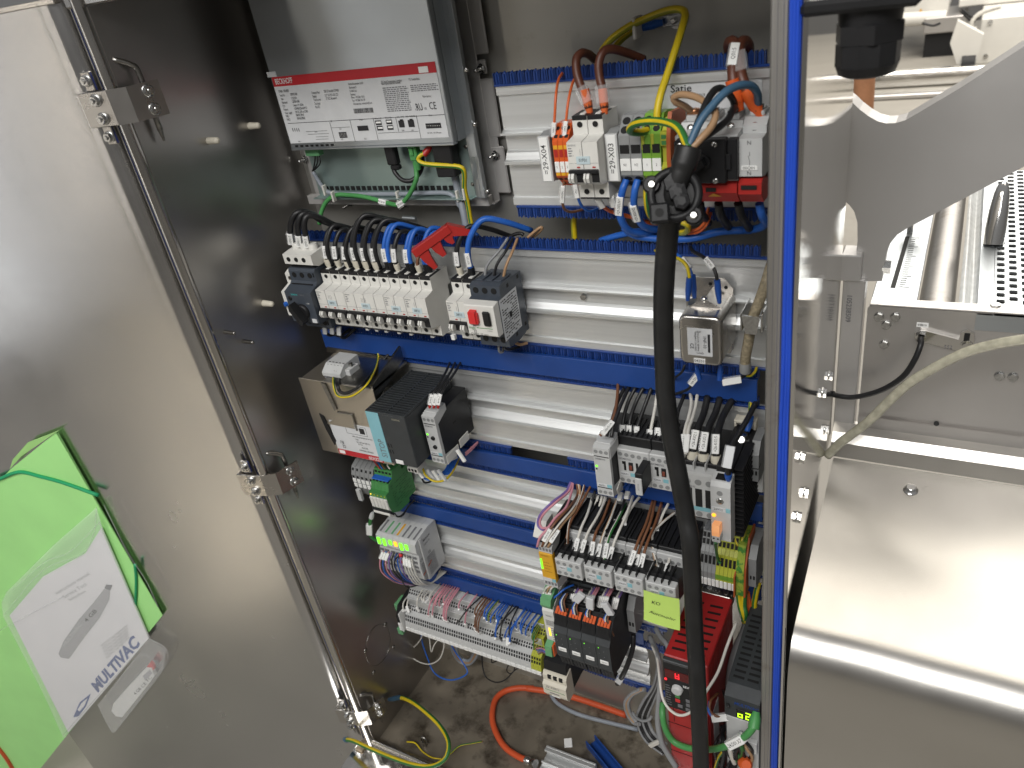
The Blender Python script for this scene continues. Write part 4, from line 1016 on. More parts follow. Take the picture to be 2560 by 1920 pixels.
wire('yellow and green wire dropping behind the second comb', wp('3', [(606, 1395, 0.03), (608, 1470, 0.03), (614, 1550, 0.03)]), 0.0040, ['yellow', 'olive'])
wire('short yellow earth wire right of the black flange', wp('3', [(1310, 1440, -0.02), (1345, 1460, -0.02), (1340, 1500, -0.01), (1290, 1510, 0.0)]), 0.0036, ['yellow', 'olive'])

# ------------------------------------------------------------------ heavy black cable with its round flange
q3 = wp('3', [(1352, 958, -0.125), (1330, 1040, -0.13), (1290, 1150, -0.135), (1255, 1260, -0.135), (1235, 1380, -0.132), (1222, 1480, -0.128)])
q6 = wp('6', [(1252, 300, -0.125), (1236, 560, -0.125), (1230, 800, -0.127), (1234, 1040, -0.13), (1243, 1300, -0.136)])
q8 = wp('8', [(1252, 180, -0.142), (1300, 520, -0.150), (1360, 840, -0.158), (1415, 1140, -0.168), (1455, 1420, -0.180)])
qc = wp('c', [(1462, 60, -0.19), (1482, 400, -0.205), (1498, 740, -0.215), (1510, 1000, -0.22), (1518, 1260, -0.225)])
cp = spline(q3 + q6 + q8 + qc, 6)
base = min(cp, key=lambda p: p.z)
t = thing('supply_cable', 'heavy black supply cable with round flange hanging down in front of the rails', 'cable', base)
rr = []
for i, p in enumerate(cp): rr.append(0.0105 if i > 8 else 0.0120)
part('sheath', MB().tube([p - base for p in cp], rr, 16), 'black_rubber', t)
lg = MB()
fc = U('3', 1262, 1262, Y=-0.140) - base
fn = Vector((0.28, -0.85, 0.42)).normalized()
fu = Vector((0, 0, 1)); fu = (fu - fn * fu.dot(fn)).normalized(); fv = fu.cross(fn)
fo = MB().lathe(fc - fn * 0.008, fn, [(-0.004, 0.018), (0, 0.024), (0.004, 0.0255), (0.011, 0.0255), (0.013, 0.023), (0.013, 0.0185), (0.007, 0.0175)], 28)
ears = ((-0.0205, 0.011), (0.016, -0.0205))
for (a, b_) in ears:
    c = fc + fv * a + fu * b_
    fo.lathe(c - fn * 0.006, fn, [(0, 0.0085), (0.008, 0.0085), (0.0105, 0.007)], 16)
fl = part('flange', fo, 'black_plastic', t)
for (a, b_) in ears:
    c = fc + fv * a + fu * b_ + fn * 0.0046
    part('screw', MB().lathe(c, fn, [(0, 0.0042), (0.0012, 0.0040), (0.0020, 0.0026)], 14), 'steel_screw', fl)
bx = MB()
for k in range(3):
    c = fc + fn * (0.012) + fu * (0.010 - 0.009 * k) + fv * (0.003 * k)
    bx.lathe(c, fn, [(-0.010, 0.0105 - 0.001 * k), (-0.002 + 0.002 * k, 0.0095 - 0.001 * k), (-0.001 + 0.002 * k, 0.004)], 6, smooth=False)
part('clamp_body', bx, 'black_plastic', t)
sq = U('3', 1165, 1385, Y=-0.158) - base
Mx = Matrix(((fv.x, fn.x, fu.x, sq.x), (fv.y, fn.y, fu.y, sq.y), (fv.z, fn.z, fu.z, sq.z), (0, 0, 0, 1)))
part('square_socket', MB().box(-0.009, 0.009, -0.010, 0.010, -0.009, 0.009, 0.002).xf(Mx), 'black_plastic', t)
part('socket_hole', MB().cyl((0, 0.0098, 0), (0, 0.0104, 0), 0.004, n=14).xf(Mx), 'hole', t)
# ------------------------------------------------------------------ second rail
# slate grey motor protection switch with white infeed block
mp = thing('motor_switch', 'slate grey motor protection switch with black rotary knob at the left end', 'motor switch', (-0.0630, 0, 0))
b = MB().prism([(0, 0.048), (-0.052, 0.050), (-0.054, 0.046), (-0.054, 0.031), (-0.058, 0.027), (-0.074, 0.021), (-0.074, -0.028), (-0.070, -0.030), (-0.052, -0.031), (-0.052, -0.047), (0, -0.047)], 0.0, 0.0520, 'x')
part('body', b, 'dark_slate', mp)
part('seam', MB().box(0.004, 0.046, -0.0595, -0.0560, 0.0268, 0.0280, 0.0003), 'black_plastic', mp)
for i in range(3):
    part('terminal_hole', MB().cyl((0.010 + i * 0.0155, -0.0540, 0.040), (0.010 + i * 0.0155, -0.0546, 0.040), 0.0042, n=14), 'hole', mp)
    part('terminal_hole', MB().cyl((0.009 + i * 0.0155, -0.0520, -0.039), (0.009 + i * 0.0155, -0.0526, -0.039), 0.0042, n=14), 'hole', mp)
part('slot', MB().box(0.0475, 0.0495, -0.0546, -0.0538, 0.038, 0.044, 0), 'hole', mp); part('slot', MB().box(0.0455, 0.0475, -0.0526, -0.0518, -0.042, -0.036, 0), 'hole', mp)
kn = MB().lathe((0.027, -0.074, -0.010), (0, -1, 0), [(0, 0.0125), (0.004, 0.0120), (0.005, 0.010)], 24)
kn.prism([(0.018, 0.006), (0.021, 0.0085), (0.038, -0.019), (0.036, -0.0235), (0.032, -0.0245), (0.017, -0.002)], -0.092, -0.079, 'y')
part('knob', kn, 'black_plastic', mp)
part('dial', MB().lathe((0.008, -0.074, 0.0105), (0, -1, 0), [(0, 0.0038), (0.0008, 0.0036), (0.0010, 0.002)], 14), 'black_plastic', mp)
text(mp, 'SIEMENS', 0.0120, -0.0743, 0.0170, 0.0036, 'teal_print', bold=0.03); text(mp, 'SIRIUS', 0.0300, -0.0743, 0.0170, 0.0032, 'ink_grey'); text(mp, 'I ON', 0.038, -0.0743, 0.004, 0.003, 'ink_white'); text(mp, '0 OFF', 0.004, -0.0743, -0.008, 0.003, 'ink_white')
g = part('tag', MB().box(0.040, 0.049, -0.0746, -0.0738, -0.0275, -0.021, 0), 'label_silver', mp)
wb = thing('infeed_block', 'white three hole infeed block standing on the slate grey motor switch', 'infeed block', (-0.0645, -0.008, 0.052))
b = MB().prism([(0, 0), (-0.036, 0.0), (-0.046, 0.005), (-0.046, 0.020), (-0.030, 0.022), (0, 0.022)], 0, 0.0560, 'x')
for i in range(3): b.lathe((0.012 + i * 0.016, -0.024, 0.020), (0, 0, 1), [(0, 0.0072), (0.008, 0.0072), (0.010, 0.0062)], 14)
part('block', b, 'white_plastic', wb)
for i in range(3): part('terminal_hole', MB().cyl((0.010 + i * 0.0150, -0.0461, 0.0125), (0.010 + i * 0.0150, -0.0467, 0.0125), 0.0036, n=14), 'hole', wb)
part('rib', MB().box(0.004, 0.050, -0.040, -0.010, -0.004, 0.0, 0.0005), 'black_plastic', wb)
ax = thing('auxiliary_switch', 'narrow off white auxiliary switch left of the slate grey motor switch', 'auxiliary switch', (-0.0790, 0, 0))
part('body', MB().prism([(0, 0.042), (-0.040, 0.042), (-0.048, 0.038), (-0.048, 0.022), (-0.066, 0.016), (-0.066, -0.024), (-0.048, -0.030), (0, -0.040)], 0, 0.0155, 'x'), 'white_plastic', ax)
part('screw', MB().cyl((0.008, -0.048, 0.031), (0.008, -0.0486, 0.031), 0.0032, n=12), 'dark_steel', ax)
part('blue_dial', MB().lathe((0.004, -0.066, -0.004), (-0.3, -1, 0), [(0, 0.004), (0.004, 0.0035)], 12), 'wire_blue', ax)
GB = 'circuit breakers'
mcb(-0.0088, 3, 0.0, 'white three pole breaker tagged 30F01, beside the slate grey switch', '30F01', GB)
mcb(0.0452, 4, 0.0, 'white four pole breaker tagged 01F51 in the second row', '01F51', GB)
mcb(0.1172, 2, 0.0, 'white two pole breaker tagged 04F01, left of tag 30F31', '04F01', GB)
mcb(0.1532, 2, 0.0, 'white two pole breaker tagged 30F31 under the red plastic cover', '30F31', GB)
mcb(0.2222, 2, 0.0, 'white two pole breaker tagged 30F12 beside the red button motor breaker', '30F12', GB)
# motor breaker with red and black buttons
gv = thing('motor_breaker', 'dark grey motor breaker with white front, red stop and black start button', 'motor breaker', (0.2600, 0, 0))
b = MB().prism([(0, 0.043), (-0.050, 0.047), (-0.058, 0.045), (-0.058, 0.030), (-0.066, 0.028), (-0.066, -0.016), (-0.056, -0.022), (-0.056, -0.043), (-0.030, -0.046), (0, -0.043)], 0.0002, 0.0448, 'x')
for i in range(3): b.box(0.004 + i * 0.014, 0.014 + i * 0.014, -0.046, -0.020, 0.0455, 0.048, 0.0005)
part('body', b, 'dark_slate', gv)
part('front', MB().prism([(-0.066, 0.0290), (-0.078, 0.0275), (-0.079, 0.0260), (-0.079, -0.0150), (-0.077, -0.0170), (-0.066, -0.0165)], 0.0004, 0.0446, 'x'), 'white_plastic', gv)
part('stop_button', MB().prism([(-0.079, 0.021), (-0.086, 0.0195), (-0.086, 0.004), (-0.083, 0.001), (-0.079, 0.001)], 0.0085, 0.0185, 'x').box(0.0185, 0.0205, -0.084, -0.079, 0.003, 0.017, 0.0004), 'red_bright', gv)
part('start_button', MB().box(0.0275, 0.0385, -0.0830, -0.079, -0.0005, 0.0205, 0.002), 'black_plastic', gv)
part('green_line', MB().box(0.0140, 0.0380, -0.0794, -0.0788, -0.0052, -0.0045, 0), 'green_plastic', gv)
text(gv, 'Schneider', 0.002, -0.0795, -0.0052, 0.0042, 'green_plastic', bold=0.02, xs=0.62); text(gv, 'Electric', 0.007, -0.0795, -0.0075, 0.0026, 'green_plastic', xs=0.7); text(gv, 'GV2ME10', 0.030, -0.0795, -0.0080, 0.0026, 'ink_grey', xs=0.7)
text(gv, '22', 0.008, -0.0795, -0.0105, 0.0048, 'ink', shear=0.3); text(gv, 'Q 09/1  22 rpm', 0.003, -0.0795, -0.0142, 0.0042, 'ink', shear=0.35); text(gv, 'STOP', 0.013, -0.0795, -0.0012, 0.0026, 'ink_grey')
part('window', MB().box(0.009, 0.013, -0.0794, -0.0788, -0.0030, 0.0000, 0), 'ink_grey', gv)
for i in range(3):
    part('terminal_hole', MB().cyl((0.009 + i * 0.0135, -0.058, 0.0385), (0.009 + i * 0.0135, -0.0586, 0.0385), 0.0042, n=14), 'hole', gv)
    part('terminal_hole', MB().cyl((0.009 + i * 0.0135, -0.056, -0.033), (0.009 + i * 0.0135, -0.0566, -0.033), 0.0042, n=14), 'hole', gv)
sl = part('side_label', MB().box(0.0448, 0.0451, -0.064, -0.018, -0.030, 0.028, 0), 'label_silver', gv)
f = MB()
r_ = random.Random(3)
for i in range(15):
    y = -0.061
    while y < -0.022:
        w_ = r_.uniform(0.0015, 0.006); zz = 0.025 - i * 0.0036
        if r_.random() < 0.8: f.quad((0.0453, y, zz), (0.0453, min(y + w_, -0.021), zz), (0.0453, min(y + w_, -0.021), zz - 0.0016), (0.0453, y, zz - 0.0016))
        y += w_ + 0.0012
part('small_print', f, 'ink', sl)
part('side_slot', MB().box(0.0446, 0.0454, -0.044, -0.038, -0.004, 0.003, 0), 'hole', gv)
for (y, z) in ((-0.040, 0.036), (-0.012, 0.036), (-0.036, -0.037), (-0.010, -0.034)): part('side_slot', MB().box(0.0446, 0.0450, y, y + 0.005, z, z + 0.005, 0), 'hole', gv)
# line filter
fi = thing('line_filter', 'stainless line filter can with white rating label near the right end', 'line filter', (0.537, 0.004, -0.052))
pl = MB().prism([(-0.010, 0.010), (-0.002, 0.0), (0.042, 0.0), (0.046, 0.006), (0.046, 0.086), (0.036, 0.098), (0.000, 0.098), (-0.010, 0.090)], -0.0015, 0.0005, 'y')
part('mounting_plate', pl, 'hinge_steel', fi)
for (x, z) in ((0.020, 0.0905), (0.038, 0.0870)): part('plate_hole', MB().cyl((x, -0.0016, z), (x, -0.0021, z), 0.0022, n=10), 'hole', fi)
def rbox(x0, x1, z0, z1, y0, y1, r, rf, n=5):
    """can with rounded vertical corners and a rounded front edge"""
    m = MB(); rings = []
    for (ins, y) in [(0, y1)] + [(rf * (1 - math.cos(PI / 2 * k / 4)), y0 + rf - rf * math.sin(PI / 2 * k / 4)) for k in range(5)]:
        ring = []
        for (cx, cz, a0) in ((x1 - r, z1 - r, 0), (x0 + r, z1 - r, PI / 2), (x0 + r, z0 + r, PI), (x1 - r, z0 + r, 3 * PI / 2)):
            for k in range(n + 1):
                a = a0 + PI / 2 * k / n
                ring.append((cx + (r - ins) * math.cos(a), y, cz + (r - ins) * math.sin(a)))
        rings.append(ring)
    q = len(rings[0]); vs = [v for rg in rings for v in rg]
    m.add(vs, [(i * q + k, i * q + (k + 1) % q, (i + 1) * q + (k + 1) % q, (i + 1) * q + k) for i in range(len(rings) - 1) for k in range(q)], 0, True)
    return m.add(rings[-1], [tuple(range(q))], 0, True)
part('can', rbox(0.0, 0.0490, 0.0165, 0.0785, -0.064, 0.0, 0.008, 0.0035), 'hinge_steel', fi)
part('can_top', MB().prism([(0.004, 0.072), (0.045, 0.072), (0.043, 0.079), (0.024, 0.089), (0.006, 0.079)], -0.040, -0.001, 'y'), 'hinge_steel', fi)
part('screw', MB().ball((0.0225, -0.036, 0.0865), 0.0048), 'polished', fi)
for x in (0.008, 0.034): part('insulator', MB().lathe((x, -0.030, 0.077), (0, 0, 1), [(0, 0.0068), (0.005, 0.0060)], 14), 'dark_slate', fi)
lb = part('label', MB().box(0.0100, 0.0385, -0.0645, -0.0638, 0.029, 0.0640, 0), 'label_silver', fi)
part('logo_bar', MB().box(0.0335, 0.0362, -0.0649, -0.0646, 0.0345, 0.0575, 0), 'ink', lb)
for s_, x, z, sz in (('1NF-10', 0.0300, 0.0475, 0.0052), ('110/250VAC 50/60Hz', 0.0225, 0.0475, 0.0028), ('10A@40°C 25/105/21', 0.0195, 0.0475, 0.0028), ('CE', 0.0150, 0.0410, 0.0060)):
    text(lb, s_, x, -0.0650, z, sz, 'ink', 'CENTER', rot=-PI / 2, bold=0.01)
text(lb, 'LINE', 0.020, -0.0650, 0.0600, 0.0030); text(lb, 'LOAD', 0.0205, -0.0650, 0.0325, 0.0030)
tg = part('tag', MB().box(0.0165, 0.0300, -0.0648, -0.0640, 0.0185, 0.0255, 0.0005), 'label_white', fi); text(tg, '04Z01', 0.0232, -0.0650, 0.0220, 0.0046, 'ink', 'CENTER', bold=0.01)
wire('yellow wire with blue push-on sleeve on the line filter', wp('6', [(1165, 280, 0.0), (1260, 330, -0.02), (1350, 345, -0.034), (1415, 400, -0.042), (1440, 480, -0.045), (1438, 560, -0.046), (1432, 640, -0.046)]), 0.0021, ['yellow', 'olive'], ferr=('ferrule_blue', 0.028, 0.0036))
wire('blue wire with white tag and blue sleeve on the line filter', wp('6', [(1270, 290, -0.01), (1350, 320, -0.02), (1420, 390, -0.028), (1455, 460, -0.032), (1472, 540, -0.033), (1480, 620, -0.033)]), 0.0021, 'blue', mk=[(0.036, 0.016, '+04-Z01', 0.006)], ferr=('ferrule_blue', 0.028, 0.0036))
wire('black wire with white tag and blue sleeve on the line filter', wp('6', [(1450, 240, 0.008), (1470, 285, -0.002), (1550, 330, -0.016), (1620, 395, -0.026), (1658, 470, -0.031), (1672, 560, -0.033), (1682, 660, -0.033)]), 0.0021, 'black', mk=[(0.042, 0.016, '+04-Z01:P', 0.006)], ferr=('ferrule_blue', 0.028, 0.0036))
wire('black wire hanging under the line filter, left one', wp('6', [(1505, 1240, -0.03), (1512, 1290, -0.03), (1470, 1350, -0.03), (1430, 1410, -0.025), (1320, 1450, -0.015)]), 0.0018, 'black', mk=[(-0.018, 0.018, '+04-Z01', 0.007)], ferr0=('ferrule_blue', 0.020, 0.0034))
wire('black wire hanging under the line filter, right one', wp('6', [(1695, 1240, -0.03), (1695, 1310, -0.032), (1760, 1345, -0.03), (1840, 1325, -0.024), (1890, 1300, -0.018), (1900, 1280, -0.014)]), 0.0018, 'black', mk=[(-0.026, 0.022, '', 0.008)], ferr0=('ferrule_blue', 0.020, 0.0034))
wire('thin black wire curling out left under the line filter', wp('6', [(1405, 1215, -0.02), (1380, 1270, -0.02), (1330, 1310, -0.012), (1300, 1330, 0.0)]), 0.0016, 'black')
wire('short yellow wire beside the braided hose end', wp('6', [(1895, 1300, -0.016), (1940, 1300, -0.014), (1975, 1270, -0.010), (1990, 1230, -0.004)]), 0.0018, ['yellow', 'green'])
hp = spline(wp('B', [(990, 150, -0.01), (940, 280, -0.016), (880, 470, -0.024), (820, 640, -0.030), (760, 790, -0.034), (730, 940, -0.032), (705, 1080, -0.030), (682, 1200, -0.028), (675, 1300, -0.026)]), 6)
bs = hp[-1]
t = thing('braided_hose', 'clear braided cable sleeve clamped beside the line filter', 'hose', bs)
part('hose', MB().tube([p - bs for p in hp], 0.0060, 14), 'braid_hose', t)
part('end_cap', MB().lathe((0, 0, 0.004), (0.02, 0.0, -1), [(0, 0.0068), (0.012, 0.0068), (0.014, 0.0055)], 14), 'grey_plastic', t)
p = U('B', 738, 870, Y=-0.045)
t = thing('cable_clamp', 'small metal cable clamp gripping the braided sleeve on the rail', 'cable clamp', (p.x, 0, p.z))
part('jaw', MB().prism([(-0.010, 0.010), (0.010, 0.010), (0.006, -0.012), (-0.006, -0.012)], p.y - 0.002, p.y, 'y').box(0.010, 0.0125, p.y, -0.004, -0.010, 0.012, 0.0005).box(-0.012, -0.010, p.y, -0.004, -0.010, 0.012, 0.0005), 'steel_screw', t)
part('foot', MB().box(0.010, 0.034, -0.010, -0.0005, -0.022, 0.022, 0.0008), 'aluminium', t)
part('screw', MB().cyl((0.022, -0.010, 0.010), (0.022, -0.030, 0.010), 0.0022, n=8), 'steel_screw', t)
# red plastic cover lying on the breakers
A_ = U('5', 1137, 485, Y=-0.060); B_ = U('5', 1434, 272, Y=-0.030); L_ = U('5', 1282, 655, Y=-0.052)
u = (B_ - A_); ul = u.length; u.normalize(); v = (L_ - A_); v = v - u * v.dot(u); vl = v.length; v.normalize(); nn = u.cross(v)
if nn.dot(CC - A_) < 0: nn = -nn
M_ = Matrix(((u.x, v.x, nn.x, 0), (u.y, v.y, nn.y, 0), (u.z, v.z, nn.z, 0), (0, 0, 0, 1)))
t = thing('red_cover', 'loose red plastic comb cover lying slanted on the white breakers', 'plastic cover', A_)
m = MB().box(0, ul, -0.002, 0.010, -0.010, 0.004, 0.0012)
for (a, b_, l) in ((0.004, 0.016, vl), (ul * 0.40, ul * 0.40 + 0.012, vl * 0.80), (ul * 0.74, ul * 0.74 + 0.010, vl * 0.62)):
    m.prism([(a, 0.010), (b_ + 0.003, 0.010), (b_, 0.010 + l * 0.35), (b_ - 0.001, l), (a + 0.005, l), (a + 0.001, 0.010 + l * 0.3)], -0.008, 0.002, 'z')
m.prism([(ul - 0.004, -0.002), (ul, -0.002), (ul + 0.022, vl * 0.62), (ul + 0.012, vl * 0.66), (ul - 0.004, 0.014)], -0.010, 0.003, 'z')
part('comb', m.xf(M_), 'red_plastic', t)

# ------------------------------------------------------------------ wires over the second rail
def down_wire(label, x, col, r, lean, apex, group, txt, cup=None, big=False, z0=0.047, y0=-0.030, depth=0.03, mkd=0.022):
    e = Vector((x, y0, z0))
    pts = [e + Vector((lean * 1.15, y0 * -1 + depth, apex - 0.030)), e + Vector((lean * 0.75, 0.032, apex - 0.008)), e + Vector((lean * 0.36, 0.016, apex)), e + Vector((lean * 0.08, 0.004, apex * 0.72)), e + Vector((-0.001, -0.001, apex * 0.38)), e]
    return wire(label, pts, r, col, group, mk=[(mkd, 0.019, txt, 0.0062)] if txt is not None else None, ferr=cup)
bk = 'black wires into the breaker bank'
CUP = ('ferrule_cream', 0.015, 0.0062); CUPS = ('ferrule_cream', 0.013, 0.0046)
seq = [(0.000, 0.018, 0.052, CUP), (0.0045, 0.026, 0.056, None), (0.018, 0.024, 0.050, CUPS), (0.036, 0.022, 0.048, CUPS), (0.0395, 0.030, 0.054, None), (0.054, 0.040, 0.068, CUP), (0.0585, 0.046, 0.072, None), (0.072, 0.036, 0.062, CUP), (0.0765, 0.044, 0.066, None), (0.090, 0.036, 0.060, CUP), (0.0945, 0.046, 0.066, None)]
for i, (x, ln, ap, cup) in enumerate(seq):
    down_wire('black wire arching out of the white breaker bank, %s from the left' % ORD[i], x, 'black', 0.0034, ln, ap, bk, '30-F01:%d' % (i + 1) if cup else None, cup)
for i, (x, ln, ap, dr_) in enumerate(((0.110, 0.022, 0.058, 0), (0.1165, 0.030, 0.060, 0), (0.147, 0.014, 0.050, 0), (0.153, 0.022, 0.054, 0), (0.176, 0.026, 0.056, 1), (0.181, 0.018, 0.050, 1))):
    down_wire('blue wire rising from the white breaker bank, %s from the left' % ORD[i], x, 'blue', 0.0032, ln, ap, 'blue wires into the breaker bank', '4-F01:%d' % i if i in (0, 2) else None, ('black_plastic', 0.016, 0.0040))
down_wire('black wire with white cup between the blue wires', 0.1265, 'black', 0.0034, 0.020, 0.050, None, '4-F01:4', CUPS)
down_wire('white cupped wire just under the red plastic cover', 0.164, 'brown', 0.0024, 0.012, 0.030, None, None, CUPS)
down_wire('black wire into the left pole of the 30F12 breaker', 0.231, 'black', 0.0034, 0.046, 0.060, None, '30-F12:1', CUPS)
down_wire('thick blue wire arching from the right pole of the 30F12 breaker', 0.2495, 'blue', 0.0040, 0.056, 0.070, None, '30-F12:3', ('black_plastic', 0.014, 0.0048))
for i, (c, x) in enumerate((('grey', 0.2685), ('black', 0.2825), ('tan', 0.2965))):
    wire('%s wire into the top of the red button motor breaker' % ('grey', 'black', 'light brown')[i], [Vector((0.292 + 0.007 * i, 0.004, 0.086)), Vector((x + 0.019 - 0.004 * i, -0.016, 0.076)), Vector((x + 0.006, -0.028, 0.062)), Vector((x, -0.032, 0.044))], 0.0019, c, 'wires of the red button motor breaker')
wire('blue cable running behind the second comb beside the red cover', wp('5', [(1440, 292, 0.02), (1500, 285, 0.016), (1580, 300, 0.014), (1660, 350, 0.012), (1700, 400, 0.012)]), 0.0036, 'blue')
for i, q in enumerate(([(160, 420), (148, 330), (158, 240), (205, 170), (290, 165), (400, 230), (560, 290)], [(228, 440), (214, 340), (214, 250), (250, 180), (330, 180), (450, 250), (600, 300)], [(290, 445), (272, 350), (262, 260), (290, 195), (380, 205), (500, 265), (650, 310)])):
    Ys = (-0.032, -0.034, -0.034, -0.028, -0.016, 0.0, 0.02)
    wire('black wire bending over from the white infeed block, %s of three' % ORD[i], [U('5', x, y, Y=Y) for (x, y), Y in zip(q, Ys)][::-1], 0.0044, 'black', 'black wires of the infeed block', mk=[(0.010, 0.019, '02F01:%d' % i, 0.0078)])
for i, q in enumerate(([(850, 245, 0.02), (960, 240, 0.024), (1060, 262, 0.024), (1180, 310, 0.022)], [(1890, 395, 0.02), (1960, 350, 0.022), (2020, 335, 0.024), (2045, 350, 0.024)])):
    wire('brownish grey wire lying behind the second comb, %s one' % ('left' if i == 0 else 'right'), wp('5', q), 0.0024, 'tan' if i == 0 else 'black')
wire('brown wire loop standing up behind the second comb', wp('5', [(2080, 370, 0.012), (2120, 335, 0.014), (2180, 290, 0.016), (2195, 300, 0.018), (2150, 345, 0.02), (2100, 370, 0.02)]), 0.0020, 'tan')
p = U('5', 1135, 235, Y=0.03)
t = thing('clip', 'bent light grey metal clip standing behind the second comb', 'clip', p)
part('blade', MB().box(-0.008, 0.010, -0.001, 0.001, -0.022, 0.004, 0.0005), 'zinc_sheet', t); part('roll', MB().cyl((-0.012, -0.002, 0.005), (0.010, -0.002, 0.004), 0.0034, n=10), 'zinc_sheet', t)
for i, q in enumerate(([(430, 1100, -0.035), (440, 1145, -0.032), (480, 1165, -0.02), (560, 1130, -0.002)], [(490, 1100, -0.035), (500, 1150, -0.032), (560, 1165, -0.02), (640, 1115, -0.002)], [(545, 1105, -0.035), (555, 1170, -0.033), (600, 1180, -0.02), (680, 1110, -0.002)])):
    wire('black wire hooking out under the motor switch, %s of three' % ORD[i], wp('5', q), 0.0026, 'black', 'black wires under the motor switch', mk=[(-0.006, 0.014, '', 0.006, 'label_silver')])
wire('grey wire hooking out under the red button motor breaker', wp('5', [(1845, 1215, -0.035), (1848, 1290, -0.033), (1875, 1300, -0.026), (1890, 1260, -0.012), (1960, 1240, 0.0)]), 0.0020, 'grey')
wire('black wire hooking out under the red button motor breaker', wp('5', [(1885, 1215, -0.035), (1885, 1265, -0.032), (1930, 1280, -0.02), (2010, 1260, 0.0)]), 0.0020, 'black')
wire('short brown wire end under the red button motor breaker', wp('5', [(1975, 1225, -0.02), (2020, 1240, -0.016), (2075, 1228, -0.006)]), 0.0022, 'tan')
for i, x in enumerate((0.040, 0.058, 0.076, 0.100, 0.122, 0.160, 0.196)):
    solo('wire_tag', MB().box(x, x + 0.006, -0.036, -0.030, -0.054, -0.0462, 0.0004), 'label_white', 'white wire tag peeping out under the breaker bank, %s from the left' % ORD[i], 'wire tag', 'wire tags under the breaker bank')
# ------------------------------------------------------------------ third rail, left: battery tray, power supply, relay
ZC = -0.196
up = thing('battery_box', 'beige steel battery box with upside down red and white label at the left', 'battery box', (-0.075, 0.002, -0.264))
b = MB()
b.box(0.0, 0.150, -0.0935, -0.0915, 0.002, 0.143, 0.0006)                 # front plate
b.box(0.0, 0.050, -0.0915, -0.004, 0.138, 0.140, 0.0005)
b.box(0.0, 0.002, -0.0915, -0.050, 0.002, 0.138, 0.0005)
b.box(0.0, 0.150, -0.0915, -0.004, 0.002, 0.004, 0.0005)
part('tray', b, mat('beige_steel', (0.50, 0.455, 0.385), 0.34, metal=0.9, noise=0.06, nscale=12, bump=0.05, bscale=400, rvar=0.05) and 'beige_steel', up)
b = MB().box(0.0505, 0.150, -0.0915, -0.004, 0.1385, 0.1435, 0.0006)
b.box(-0.010, 0.050, -0.055, -0.004, 0.128, 0.1305, 0.0005)
b.prism([(-0.016, 0.140), (-0.012, 0.150), (0.130, 0.146), (0.130, 0.142)], -0.006, -0.003, 'y')
part('lid', b, 'dark_steel', up)
part('fold', MB().prism([(0.062, -0.002), (0.100, -0.002), (0.104, 0.012), (0.066, 0.012)], 0.090, 0.144, 'z').xf(Matrix.Translation((0, -0.1065, 0))) if False else MB().prism([(0.049, 0.142), (0.058, 0.142), (0.066, 0.096), (0.060, 0.092)], -0.0965, -0.0937, 'y'), 'dark_steel', up)
part('pocket', MB().prism([(0.030, 0.062), (0.052, 0.074), (0.064, 0.090), (0.094, 0.090), (0.090, 0.070), (0.090, 0.062)], -0.0948, -0.0937, 'y'), 'beige_steel', up)
part('pocket_edge', MB().box(0.0935, 0.0955, -0.097, -0.0937, 0.060, 0.092, 0.0004).box(0.064, 0.0945, -0.097, -0.0937, 0.0895, 0.0912, 0.0004), 'dark_steel', up)
part('black_foam', MB().prism([(0.022, 0.080), (0.030, 0.076), (0.040, 0.030), (0.034, 0.020), (0.026, 0.050)], -0.0955, -0.0937, 'y'), 'black_plastic', up)
part('side_cover', MB().prism([(-0.0925, 0.120), (-0.0925, 0.148), (-0.010, 0.172), (-0.010, 0.150)], 0.1465, 0.1500, 'x'), 'dark_steel', up)
lb = part('label', MB().box(0.0375, 0.130, -0.0942, -0.0936, 0.0140, 0.0700, 0), 'label_silver', up)
rd = part('label_band', MB().box(0.0375, 0.130, -0.0942, -0.0936, 0.0035, 0.0138, 0), 'red_label', up)
text(rd, 'BECKHOFF', 0.128, -0.0945, 0.0085, 0.0090, 'ink_white', rot=PI, xs=0.62, bold=0.05)
part('tag', MB().box(0.040, 0.052, -0.0948, -0.0942, 0.0055, 0.0120, 0.0003), 'label_white', rd)
for s_, x, z, sz in (('C9900-U330 Batteriepack', 0.115, 0.020, 0.0040), ('24V 3.4 Ah', 0.105, 0.026, 0.0040), ('170 x 85', 0.096, 0.032, 0.0036), ('F10: 4630 / 40V 30V / 15G', 0.112, 0.036, 0.0036), ('BECK', 0.09, 0.041, 0.0034), ('Only use with Beckhoff 24V Power Supply', 0.120, 0.046, 0.0034), ('CE', 0.058, 0.0215, 0.0085), ('RU', 0.056, 0.0295, 0.0085)):
    text(lb, s_, x, -0.0946, z, sz, 'ink', rot=PI, xs=0.7, bold=0.02)
dg = MB()
for (x0, x1, z0, z1) in ((0.070, 0.112, 0.0505, 0.0508), (0.070, 0.112, 0.067, 0.0673), (0.070, 0.0703, 0.0505, 0.067), (0.1117, 0.112, 0.0505, 0.067), (0.098, 0.108, 0.054, 0.0645)): dg.box(x0, x1, -0.0945, -0.0942, z0, z1, 0)
part('diagram', dg, 'ink', lb)
tb = thing('pluggable_terminal', 'grey five way terminal on top of the battery box', 'terminal block', (-0.034, -0.030, -0.123))
part('housing', MB().prism([(0, 0), (-0.044, 0), (-0.048, 0.004), (-0.048, 0.010), (-0.034, 0.020), (0, 0.020)], 0, 0.0370, 'x').box(0.037, 0.046, -0.036, -0.012, 0, 0.012, 0.0008), 'light_grey_plastic', tb)
